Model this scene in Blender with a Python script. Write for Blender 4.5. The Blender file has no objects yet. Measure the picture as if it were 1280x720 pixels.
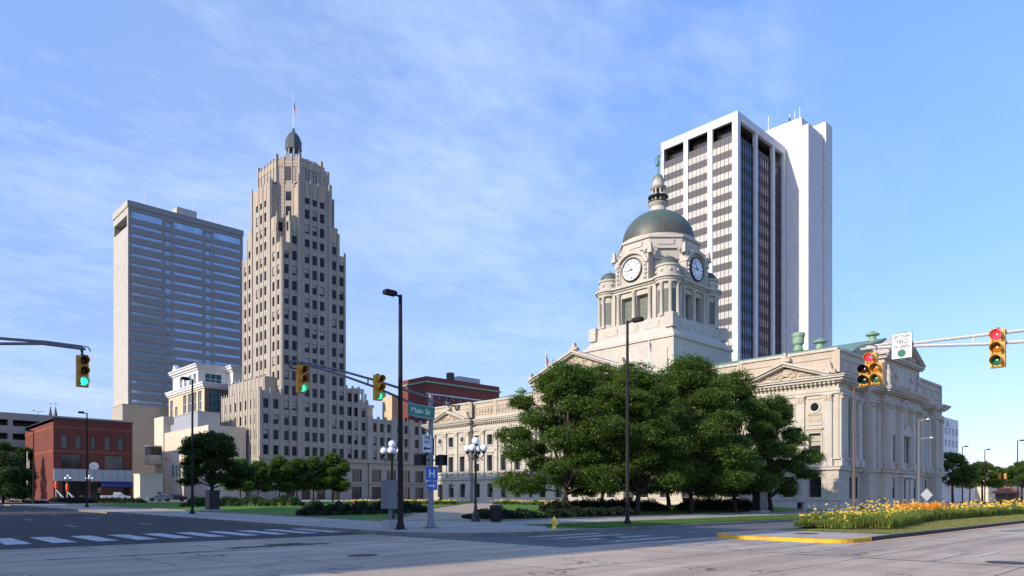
import bpy, bmesh, math, random
import numpy as np
from mathutils import Vector, Matrix

C = bpy.context.scene.collection
S = bpy.context.scene
R = math.radians
# ---------------------------------------------------------------- camera
cam = bpy.data.cameras.new('camera'); camo = bpy.data.objects.new('camera', cam); C.objects.link(camo)
cam.sensor_width = 36; cam.lens = 24.708; cam.shift_y = 262 / 1280
cam.clip_start = .1; cam.clip_end = 6000
camo.location = (0, 0, 1.7); camo.rotation_euler = (R(90), 0, R(-44))
S.camera = camo
CA, SA = math.cos(R(44)), math.sin(R(44))

def ray(px, py=622):
    X = (px - 640) / 878.5; Y = (622 - py) / 878.5
    return Vector((X * CA + SA, -X * SA + CA, Y)).normalized()

# ---------------------------------------------------------------- sun and sky
SUN_AZ = math.atan2(.13, -1); SUN_EL = R(25)
sdir = Vector((math.cos(SUN_AZ) * math.cos(SUN_EL), math.sin(SUN_AZ) * math.cos(SUN_EL), math.sin(SUN_EL)))
sl = bpy.data.lights.new('sun', 'SUN'); sl.energy = 4.6; sl.angle = R(.53); sl.color = (1, .88, .70)
so = bpy.data.objects.new('sun', sl); C.objects.link(so)
so.rotation_euler = sdir.to_track_quat('Z', 'Y').to_euler()
W = bpy.data.worlds.new('World'); S.world = W; W.use_nodes = True
wn = W.node_tree.nodes; wl = W.node_tree.links; wn.clear()
def WN(t, **k):
    n = wn.new(t)
    for a, b in k.items(): setattr(n, a, b)
    return n
sky = WN('ShaderNodeTexSky', sky_type='NISHITA', sun_disc=False)
sky.sun_elevation = SUN_EL; sky.sun_rotation = math.pi / 2 - SUN_AZ
sky.altitude = 200; sky.air_density = 1.0; sky.dust_density = .6; sky.ozone_density = 3.0
tc = WN('ShaderNodeTexCoord')
def wmath(op, a, b=None, clamp=False):
    n = WN('ShaderNodeMath', operation=op, use_clamp=clamp)
    for i, v in enumerate((a, b)):
        if v is None: continue
        if isinstance(v, (int, float)): n.inputs[i].default_value = v
        else: wl.new(v, n.inputs[i])
    return n.outputs[0]
sep = WN('ShaderNodeSeparateXYZ'); wl.new(tc.outputs['Generated'], sep.inputs[0])
zc = wmath('MAXIMUM', wmath('ADD', sep.outputs[2], .12), .05)
cmb = WN('ShaderNodeCombineXYZ')
wl.new(wmath('DIVIDE', sep.outputs[0], zc), cmb.inputs[0]); wl.new(wmath('DIVIDE', sep.outputs[1], zc), cmb.inputs[1])
def cloudnoise(scale, detail, rough, off, dist=.6, rot=0, sc=(1, 1, 1)):
    m = WN('ShaderNodeMapping'); m.inputs['Location'].default_value = off; m.inputs['Rotation'].default_value = (0, 0, rot)
    m.inputs['Scale'].default_value = sc; wl.new(cmb.outputs[0], m.inputs[0])
    n = WN('ShaderNodeTexNoise'); n.inputs['Scale'].default_value = scale; n.inputs['Detail'].default_value = detail
    n.inputs['Roughness'].default_value = rough; n.inputs['Distortion'].default_value = dist
    wl.new(m.outputs[0], n.inputs['Vector']); return n.outputs[0]
def blob(px, py, width, w=1.0):
    d = ray(px, py); n = WN('ShaderNodeVectorMath', operation='DOT_PRODUCT'); wl.new(tc.outputs['Generated'], n.inputs[0])
    n.inputs[1].default_value = d
    mr = WN('ShaderNodeMapRange', interpolation_type='SMOOTHERSTEP')
    mr.inputs['From Min'].default_value = math.cos(R(width)); mr.inputs['From Max'].default_value = 1
    mr.inputs['To Min'].default_value = 0; mr.inputs['To Max'].default_value = w
    wl.new(n.outputs['Value'], mr.inputs['Value']); return mr.outputs[0]
big = cloudnoise(1.25, 5, .5, (3, 1, 0), .25, .6, (1, 1.5, 1))
fine = cloudnoise(9, 9, .62, (0, 2, 0), .12, .9, (1, 1.5, 1))
mask = blob(760, 120, 17, .8)
for b in (blob(600, 230, 20, .6), blob(120, 200, 17, .75), blob(30, 350, 13, .8), blob(530, 80, 11, .6), blob(370, 0, 11, .6), blob(870, 90, 8, .5), blob(850, 380, 20, .2), blob(1200, 330, 17, .22),
          blob(200, 470, 22, .35), blob(700, 400, 20, .3), blob(60, 40, 20, .35)):
    mask = wmath('ADD', mask, b)
mask = wmath('MINIMUM', wmath('ADD', mask, .02), 1.0)
dens = wmath('ADD', wmath('MULTIPLY', big, 1.15), wmath('MULTIPLY', fine, .62))
dens = wmath('MULTIPLY', wmath('SUBTRACT', dens, .76), 1.7, True)
cl = wmath('MULTIPLY', wmath('MULTIPLY', dens, mask), .56, True)
veil = wmath('ADD', blob(60, 330, 42, .13), blob(560, 330, 30, .08)); cl = wmath('MINIMUM', wmath('ADD', cl, veil), .75)
grade = WN('ShaderNodeMix', data_type='RGBA', blend_type='MULTIPLY'); grade.inputs[0].default_value = 1
wl.new(sky.outputs[0], grade.inputs[6]); 
gz = WN('ShaderNodeValToRGB'); wl.new(wmath('MULTIPLY', sep.outputs[2], 1.6, True), gz.inputs[0])
gz.color_ramp.elements[0].color = (.86, .76, 1.05, 1); gz.color_ramp.elements[1].color = (1.74, 1.86, 2.2, 1)
e_ = gz.color_ramp.elements.new(.35); e_.color = (1.08, 1.11, 1.49, 1)
wl.new(gz.outputs[0], grade.inputs[7])
mx = WN('ShaderNodeMix', data_type='RGBA'); wl.new(cl, mx.inputs[0]); wl.new(grade.outputs[2], mx.inputs[6])
mx.inputs[7].default_value = (4.8, 5.7, 7.0, 1)
bg = WN('ShaderNodeBackground'); bg.inputs[1].default_value = .15
wl.new(mx.outputs[2], bg.inputs[0]); wo = WN('ShaderNodeOutputWorld'); wl.new(bg.outputs[0], wo.inputs[0])
S.view_settings.view_transform = 'Standard'; S.view_settings.look = 'None'
S.view_settings.exposure = 0.17; S.view_settings.gamma = 1; S.view_settings.use_curve_mapping = False
S.render.engine = 'CYCLES'

# ---------------------------------------------------------------- materials
MATS = {}
class NT:
    def __init__(s, name):
        s.m = bpy.data.materials.new(name); s.m.use_nodes = True; s.n = s.m.node_tree.nodes; s.l = s.m.node_tree.links
        s.b = s.n['Principled BSDF']; MATS[name] = s.m
    def N(s, t, **k):
        n = s.n.new(t)
        for a, b in k.items(): setattr(n, a, b)
        return n
    def put(s, v, sock):
        if isinstance(v, (int, float)): sock.default_value = v
        elif isinstance(v, tuple): sock.default_value = v if len(v) == 4 or len(sock.default_value) == 3 else (*v, 1)
        else: s.l.new(v, sock)
    def math(s, op, a, b=0.0, clamp=False):
        n = s.N('ShaderNodeMath', operation=op, use_clamp=clamp); s.put(a, n.inputs[0]); s.put(b, n.inputs[1]); return n.outputs[0]
    def coord(s, wall=False, scale=(1, 1, 1)):
        g = s.N('ShaderNodeNewGeometry')
        if wall:
            sp = s.N('ShaderNodeSeparateXYZ'); s.l.new(g.outputs['Position'], sp.inputs[0])
            c = s.N('ShaderNodeCombineXYZ'); s.l.new(s.math('ADD', sp.outputs[0], sp.outputs[1]), c.inputs[0]); s.l.new(sp.outputs[2], c.inputs[1])
            v = c.outputs[0]
        else: v = g.outputs['Position']
        m = s.N('ShaderNodeMapping'); m.inputs['Scale'].default_value = scale; s.l.new(v, m.inputs[0]); return m.outputs[0]
    def noise(s, vec, scale, detail=4, rough=.55, dist=0):
        n = s.N('ShaderNodeTexNoise'); n.inputs['Scale'].default_value = scale; n.inputs['Detail'].default_value = detail
        n.inputs['Roughness'].default_value = rough; n.inputs['Distortion'].default_value = dist; s.l.new(vec, n.inputs['Vector']); return n.outputs[0]
    def ramp(s, f, stops):
        n = s.N('ShaderNodeValToRGB'); e = n.color_ramp.elements
        while len(e) < len(stops): e.new(.5)
        for i, (p, c) in enumerate(stops):
            e[i].position = p; e[i].color = (*c, 1) if len(c) == 3 else c
        s.l.new(f, n.inputs[0]); return n.outputs[0]
    def mix(s, f, a, b, mode='MIX'):
        n = s.N('ShaderNodeMix', data_type='RGBA', blend_type=mode); s.put(f, n.inputs[0]); s.put(a, n.inputs[6]); s.put(b, n.inputs[7]); return n.outputs[2]
    def bump(s, h, d=.02, st=.5):
        n = s.N('ShaderNodeBump'); n.inputs['Distance'].default_value = d; n.inputs['Strength'].default_value = st; s.l.new(h, n.inputs['Height']); s.l.new(n.outputs[0], s.b.inputs['Normal'])
    def set(s, col=None, rough=None, metal=None, spec=None, **k):
        if col is not None: s.put(col, s.b.inputs['Base Color'])
        if rough is not None: s.put(rough, s.b.inputs['Roughness'])
        if metal is not None: s.b.inputs['Metallic'].default_value = metal
        if spec is not None: s.b.inputs['Specular IOR Level'].default_value = spec
        return s.m
def sc3(c, f): return tuple(min(1, v * f) for v in c)

def m_plain(name, col, rough=.5, metal=0, var=.12, sc=3.0, spec=.5):
    t = NT(name); v = t.coord(); n = t.noise(v, sc, 5, .6)
    t.set(t.ramp(n, [(.3, sc3(col, 1 - var)), (.7, sc3(col, 1 + var))]), rough, metal, spec); return t.m
def m_stone(name, col, bw=1.2, bh=.45, mortar=.012, joint=.7, streak=.25, rough=.85, var=.14):
    t = NT(name); wv = t.coord(True)
    br = t.N('ShaderNodeTexBrick'); t.l.new(wv, br.inputs['Vector']); br.inputs['Scale'].default_value = 1
    br.inputs['Brick Width'].default_value = bw; br.inputs['Row Height'].default_value = bh; br.inputs['Mortar Size'].default_value = mortar
    br.inputs['Mortar Smooth'].default_value = .3; br.inputs['Bias'].default_value = 0
    br.inputs['Color1'].default_value = (*sc3(col, 1 - var * .6), 1); br.inputs['Color2'].default_value = (*sc3(col, 1 + var * .5), 1)
    br.inputs['Mortar'].default_value = (*sc3(col, joint), 1)
    n1 = t.noise(t.coord(), .35, 5, .65); c = t.mix(.55, br.outputs[0], t.ramp(n1, [(.3, sc3(col, .8)), (.65, sc3(col, 1.08))]))
    st = t.noise(t.coord(True, (2.2, .12, 1)), 1.0, 6, .7)
    c = t.mix(t.math('MULTIPLY', t.ramp(st, [(.48, (0, 0, 0)), (.72, (1, 1, 1))]), streak), c, sc3((col[0] * .93, col[1] * .95, col[2]), .42))
    n3 = t.noise(t.coord(), 4, 4, .6); c = t.mix(.25, c, t.ramp(n3, [(.3, sc3(col, .75)), (.7, sc3(col, 1.1))]))
    t.set(c, rough, spec=.25); t.bump(t.math('ADD', br.outputs['Fac'], t.math('MULTIPLY', n3, -.6)), -.015, .6); return t.m
def m_glass(name, col, rough=.06, metal=.0, spec=.8, var=.5):
    t = NT(name); oi = t.N('ShaderNodeObjectInfo'); v = t.coord(True, (.35, .35, .35))
    w = t.N('ShaderNodeTexWhiteNoise'); sn = t.N('ShaderNodeVectorMath', operation='SNAP'); t.l.new(t.coord(True), sn.inputs[0]); sn.inputs[1].default_value = (1.5, 2, 1)
    t.l.new(sn.outputs[0], w.inputs[0]); f = t.math('ADD', t.math('MULTIPLY', w.outputs[0], .55), t.math('MULTIPLY', oi.outputs['Random'], .45))
    t.set(t.ramp(f, [(0, sc3(col, 1 - var)), (.7, col), (1, sc3(col, 1 + 1.6 * var))]), rough, metal, spec)
    t.bump(t.noise(t.coord(), .5, 2), .03, .12); return t.m

m_stone('limestone', (.505, .45, .36), 1.3, .5, .012, .72, .38)
m_stone('limestone_rusticated', (.49, .43, .34), 1.6, .56, .035, .42, .34)
m_stone('limestone_light', (.51, .465, .39), 1.4, .55, .012, .72, .34)
m_stone('limestone_warm', (.49, .41, .305), 1.3, .5, .01, .72, .42)
m_stone('tower_limestone', (.385, .34, .275), 1.1, .7, .014, .78, .5)
m_stone('tower_trim', (.38, .31, .23), .3, .3, .03, 1.6, .2)
m_stone('terracotta_panel', (.50, .40, .29), .55, .55, .10, .35, .2)
m_stone('white_panel', (.65, .635, .61), 6, 4.9, .03, .75, .04, .5, .03)
m_stone('white_slab', (.65, .635, .61), 4.5, 4.85, .035, .82, .22, .7, .07)
m_stone('concrete_panel', (.44, .42, .36), 40, 3.35, .04, .6, .08, .8, .05)
m_stone('concrete_beige', (.40, .36, .29), 9, 3.2, .05, .7, .2, .85, .08)
m_stone('spandrel_grey', (.26, .255, .245), 8, 3.35, .03, .8, .1, .55, .06)
m_stone('cream_wall', (.62, .53, .40), 8, 4, .02, .85, .1, .85, .05)
m_stone('cream_brick', (.60, .48, .31), .3, .1, .01, .85, .12, .85, .08)
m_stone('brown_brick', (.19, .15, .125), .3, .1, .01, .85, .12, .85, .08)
m_stone('red_brick', (.17, .052, .036), .42, .14, .012, .8, .12, .88, .12)
m_stone('red_brick_band', (.25, .08, .048), .42, .14, .012, .8, .1, .88, .1)
m_stone('dark_brick', (.20, .062, .05), .42, .14, .012, .8, .2, .88, .12)
m_stone('garage_concrete', (.36, .33, .28), 6, 3, .03, .7, .2, .88, .06)
m_stone('office_white', (.70, .69, .67), 4, 3.6, .02, .85, .06, .7, .03)
m_glass('glass_dark', (.022, .022, .024), .08)
m_glass('glass_tower', (.016, .016, .018), .12, 0, .3, .6)
m_glass('glass_sky', (.36, .50, .62), .10, .28, .6, .12)  # pale blue base colour carries the sky reflection of the ribbon windows
m_glass('glass_navy', (.075, .08, .105), .06, .55, .8, .3)
m_glass('glass_office', (.10, .16, .20), .08, .3, .7, .2)
m_glass('glass_teal', (.04, .17, .22), .07, .35, .8, .25)
m_glass('glass_blind', (.44, .42, .355), .35, 0, .5, .12)
m_glass('glass_bronze', (.045, .04, .038), .06, .25, .8, .3)
m_plain('frame_dark', (.03, .022, .018), .5); m_plain('blind_cream', (.38, .35, .29), .8, 0, .2); m_plain('louvre', (.13, .135, .115), .7, 0, .2)
m_plain('frame_grey', (.30, .31, .32), .45)
m_plain('frame_white', (.7, .7, .68), .5)
m_plain('spandrel_dark', (.052, .050, .054), .5, 0, .1)
m_plain('spandrel_navy', (.022, .024, .034), .4, 0, .1)
m_plain('bronze_paint', (.022, .018, .016), .75, 0, .12, 3, .2)
m_plain('brown_paint', (.12, .065, .04), .5)
m_plain('galvanised', (.19, .19, .195), .5, .5, .15, 6)
m_plain('galvanised_light', (.50, .50, .49), .45, .35, .1, 6)
m_plain('cabinet_grey', (.20, .20, .20), .45, .2)
m_plain('black_iron', (.012, .012, .013), .4, 0, .2)
m_plain('black_plastic', (.012, .012, .013), .55)
m_plain('signal_yellow', (.62, .30, .015), .45, 0, .12, 7)
m_plain('visor_yellow', (.52, .24, .012), .5, 0, .1, 7)
m_plain('lens_red_off', (.05, .008, .008), .15)
m_plain('lens_amber_off', (.10, .03, .004), .15)
m_plain('lens_amber_sun_tinted', (.42, .15, .01), .2)  # brighter copy of the unlit amber lens, sunlight put into its colour
m_plain('lens_green_off', (.004, .03, .02), .15)
m_plain('lens_green_dim', (.01, .16, .08), .15)
m_plain('sign_green', (.005, .19, .11), .4, 0, .04)
m_plain('sign_white', (.62, .63, .62), .4, 0, .04)
m_plain('sign_back', (.62, .63, .6), .4, .2, .06)
m_plain('sign_black', (.01, .01, .01), .5)
m_plain('sign_blue', (.012, .10, .42), .4, 0, .05)
m_plain('dot_green', (.0, .13, .065), .6, 0, .05)
m_plain('hydrant_yellow', (.85, .58, .08), .45, 0, .1, 9)
m_plain('orange_vinyl', (.95, .11, .02), .5, 0, .05)
m_plain('white_paint', (.72, .72, .70), .5)
m_plain('copper_green', (.20, .31, .20), .6, 0, .18, 1.5)
m_plain('statue_green', (.10, .19, .14), .55, .2, .2, 3)
m_plain('dial_white', (.80, .80, .76), .5, 0, .03)
m_plain('flag_red', (.5, .03, .04), .8); m_plain('flag_white', (.7, .7, .7), .8); m_plain('flag_blue', (.03, .04, .16), .8)
m_plain('awning_blue', (.012, .02, .11), .8); m_plain('copper_dull', (.085, .105, .085), .6, .1, .2, 2)
m_plain('metal_panel', (.36, .37, .38), .5, .3, .08)
m_plain('roof_gravel', (.17, .16, .15), .95)
m_plain('car_white', (.70, .70, .70), .25); m_plain('car_grey', (.25, .28, .31), .25, .4); m_plain('car_black', (.03, .03, .035), .2)
m_plain('tyre_rubber', (.02, .02, .02), .8); m_plain('rim_metal', (.5, .5, .5), .35, .7)
m_plain('tail_red', (.35, .01, .01), .3); m_plain('head_glass', (.7, .7, .7), .1)
m_plain('monument_dark', (.022, .022, .024), .4, 0, .3, 2)
m_plain('monument_base', (.36, .34, .31), .8)
m_plain('stone_block', (.42, .33, .23), .85)
m_plain('iron_cover', (.05, .042, .038), .6, .4, .4, 12)
m_plain('roof_tile_orange', (.35, .11, .055), .8)
m_plain('blue_tarp', (.03, .08, .4), .6)
m_plain('balustrade_iron', (.02, .02, .025), .5)
m_plain('slate_roof', (.07, .08, .09), .6)
def m_emit(name, col, st):
    t = NT(name); t.set((*sc3(col, .5), 1), .2); t.put((*col, 1), t.b.inputs['Emission Color']); t.b.inputs['Emission Strength'].default_value = st; return t.m
m_emit('lens_green_lit', (.03, 1, .62), 1.6); m_emit('lens_red_lit', (1, .04, .09), 1.5)
t = NT('globe_white'); t.set((.80, .82, .86, 1), .25); t.b.inputs['Subsurface Weight'].default_value = .0
# copper dome: green patina running into brown
t = NT('copper_dome'); n = t.noise(t.coord(False, (1, 1, .35)), .9, 6, .65); sp = t.N('ShaderNodeSeparateXYZ'); g = t.N('ShaderNodeNewGeometry'); t.l.new(g.outputs['Position'], sp.inputs[0])
f = t.math('ADD', t.math('MULTIPLY', n, .9), t.math('MULTIPLY', t.math('SUBTRACT', sp.outputs[2], 50.3), .075))
t.set(t.ramp(f, [(.22, (.085, .065, .045)), (.42, (.085, .088, .07)), (.62, (.085, .13, .10)), (.9, (.13, .19, .145))]), .5, .15)
# green ribbed copper roof
t = NT('copper_roof'); w = t.N('ShaderNodeTexWave', wave_type='BANDS', bands_direction='X'); t.l.new(t.coord(True), w.inputs[0]); w.inputs['Scale'].default_value = .62; w.inputs['Distortion'].default_value = 0
n = t.noise(t.coord(), .5, 5); c = t.ramp(n, [(.3, (.13, .25, .17)), (.7, (.22, .36, .25))])
t.set(t.mix(t.ramp(w.outputs[1], [(.72, (0, 0, 0)), (.86, (1, 1, 1))]), c, (.07, .13, .09)), .6); t.bump(w.outputs[1], .04, .7)
# ground surfaces
def m_ground(name, c0, c1, sc=.25, fs=18, fv=.18, rough=.92, cracks=0, joints=None, stains=.0, stain_c=(.03, .03, .03), tracks=0):
    t = NT(name); v = t.coord(); n = t.noise(v, sc, 6, .6); c = t.ramp(n, [(.32, c0), (.68, c1)])
    n2 = t.noise(v, fs, 3, .7); c = t.mix(1.0, c, t.ramp(n2, [(.3, (1 - fv,) * 3), (.7, (1 + fv,) * 3)]), 'MULTIPLY')
    hgt = n2
    if tracks:
        nt_ = t.noise(t.coord(False, (.02, .9, 1)), 1.0, 4, .6, .2); c = t.mix(t.math('MULTIPLY', t.ramp(nt_, [(.46, (0, 0, 0)), (.62, (1, 1, 1))]), tracks), c, (.20, .165, .14))
    if stains:
        n4 = t.noise(t.coord(False, (.25, 1, 1)), .55, 6, .7, .5)
        c = t.mix(t.math('MULTIPLY', t.ramp(n4, [(.50, (0, 0, 0)), (.74, (1, 1, 1))]), stains), c, stain_c)
    if joints:
        bk = t.N('ShaderNodeTexBrick'); t.l.new(v, bk.inputs['Vector']); bk.offset = joints[2]; bk.inputs['Scale'].default_value = 1
        bk.inputs['Brick Width'].default_value = joints[0]; bk.inputs['Row Height'].default_value = joints[1]; bk.inputs['Mortar Size'].default_value = joints[3]; bk.inputs['Mortar Smooth'].default_value = .5
        bk.inputs['Color1'].default_value = (.90, .90, .90, 1); bk.inputs['Color2'].default_value = (1.08, 1.07, 1.05, 1); bk.inputs['Mortar'].default_value = (.42, .40, .38, 1)
        c = t.mix(1.0, c, bk.outputs[0], 'MULTIPLY')
    if cracks:
        vo = t.N('ShaderNodeTexVoronoi', feature='DISTANCE_TO_EDGE'); vo.inputs['Scale'].default_value = cracks
        nv = t.N('ShaderNodeTexNoise'); nv.inputs['Scale'].default_value = .9; nv.inputs['Detail'].default_value = 6; t.l.new(v, nv.inputs['Vector'])
        va = t.N('ShaderNodeVectorMath', operation='MULTIPLY_ADD'); t.l.new(nv.outputs[1], va.inputs[0]); va.inputs[1].default_value = (3.2, 3.2, 0); t.l.new(v, va.inputs[2])
        t.l.new(va.outputs[0], vo.inputs['Vector'])
        gate = t.ramp(t.noise(v, .16, 3), [(.47, (0, 0, 0)), (.56, (1, 1, 1))])
        cf = t.math('MULTIPLY', t.math('LESS_THAN', vo.outputs[0], .006), gate)
        c = t.mix(t.math('MULTIPLY', cf, .75), c, (.045, .04, .036))
    t.set(c, rough, spec=.3); t.bump(hgt, .01, .5); return t.m
m_ground('asphalt', (.044, .041, .039), (.066, .062, .059), .2, 25, .25, .9, .12, None, .35, (.03, .03, .033))
m_ground('asphalt_old', (.095, .095, .098), (.13, .128, .128), .3, 25, .2, .9, .1, None, .25, (.07, .07, .072))
m_ground('concrete_road', (.42, .325, .245), (.56, .445, .335), .22, 22, .2, .9, .22, (6.2, 3.7, .5, .04), .7, (.19, .15, .12), .42)
m_ground('concrete_walk', (.34, .295, .25), (.43, .38, .325), .3, 20, .1, .9, 0, (1.8, 1.8, 0, .03), .2, (.18, .165, .15))
m_ground('kerb_stone', (.17, .15, .13), (.27, .245, .21), .8, 10, .2, .9, 0, None, .45, (.08, .07, .06))
m_ground('kerb_yellow', (.62, .35, .02), (.85, .50, .03), 2, 14, .25, .8, 0, None, .8, (.22, .16, .09))
m_ground('kerb_black', (.03, .028, .027), (.05, .047, .045), .8, 10, .3, .85)
m_ground('path_paving', (.34, .27, .19), (.42, .34, .25), .3, 20, .1)
m_ground('lawn', (.055, .14, .012), (.10, .21, .02), .35, 30, .38, .95)
m_ground('lawn_dry', (.16, .155, .05), (.31, .25, .11), .9, 26, .4, .95)
m_ground('mulch', (.045, .022, .016), (.075, .038, .026), 1.5, 14, .5)
m_ground('ground_plain', (.07, .075, .05), (.11, .11, .075), .05, 2, .3)
m_ground('road_paint', (.38, .38, .37), (.64, .64, .62), 2.6, 14, .25, .8, 0, None, .85, (.12, .12, .12))
m_ground('road_paint_worn', (.24, .205, .17), (.50, .46, .41), 1.8, 14, .2, .85, 0, None, .5, (.24, .20, .165))
m_ground('line_yellow', (.60, .28, .03), (.78, .38, .04), 2, 14, .25, .8)
def m_leaf(name, stops, trans=.25, rough=.55):
    t = NT(name); g = t.N('ShaderNodeNewGeometry'); n = t.noise(t.coord(), .8, 3)
    f = t.math('ADD', t.math('MULTIPLY', g.outputs['Random Per Island'], .6), t.math('MULTIPLY', n, .4)); c = t.ramp(f, stops)
    t.set(c, rough, spec=.3); tr = t.N('ShaderNodeBsdfTranslucent'); t.l.new(t.mix(1.0, c, (1.5, 1.7, .5), 'MULTIPLY'), tr.inputs[0])
    ms = t.N('ShaderNodeMixShader'); ms.inputs[0].default_value = trans; t.l.new(t.b.outputs[0], ms.inputs[1]); t.l.new(tr.outputs[0], ms.inputs[2])
    t.l.new(ms.outputs[0], t.n['Material Output'].inputs[0]); return t.m
m_leaf('leaf_locust', [(.15, (.032, .062, .012)), (.5, (.078, .132, .026)), (.85, (.17, .235, .055))], .36)
m_leaf('leaf_dark', [(.15, (.024, .05, .014)), (.5, (.042, .08, .02)), (.85, (.075, .12, .028))])
m_leaf('leaf_light', [(.15, (.045, .09, .015)), (.5, (.07, .135, .02)), (.85, (.10, .18, .03))])
m_leaf('leaf_yew', [(.15, (.008, .018, .008)), (.5, (.014, .032, .012)), (.85, (.026, .052, .018))], .1)
m_leaf('leaf_yellow', [(.15, (.12, .14, .02)), (.5, (.20, .21, .04)), (.85, (.30, .28, .06))])
m_leaf('leaf_red', [(.15, (.07, .02, .012)), (.5, (.12, .04, .02)), (.85, (.2, .07, .03))])
m_leaf('leaf_lily', [(.1, (.13, .18, .035)), (.5, (.23, .28, .06)), (.8, (.34, .36, .10)), (1, (.50, .42, .19))], .4)
m_leaf('grass_blade', [(.1, (.11, .125, .03)), (.6, (.20, .20, .06)), (1, (.42, .34, .15))], .2)
m_leaf('petal', [(.1, (.85, .22, .02)), (.28, (.88, .42, .05)), (.42, (.9, .62, .10)), (1, (.92, .76, .16))], .3)
m_leaf('petal_orange', [(.1, (.78, .20, .02)), (1, (.9, .38, .03))], .3)
m_leaf('petal_mixed', [(.1, (.8, .6, .08)), (.5, (.85, .7, .2)), (.8, (.7, .25, .15)), (1, (.9, .85, .7))], .2)
t = NT('bark'); t.set(t.ramp(t.noise(t.coord(False, (6, 6, 1)), 1.5, 5), [(.3, (.022, .017, .013)), (.7, (.06, .047, .036))]), .95)
M = lambda n: MATS[n]

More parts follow.
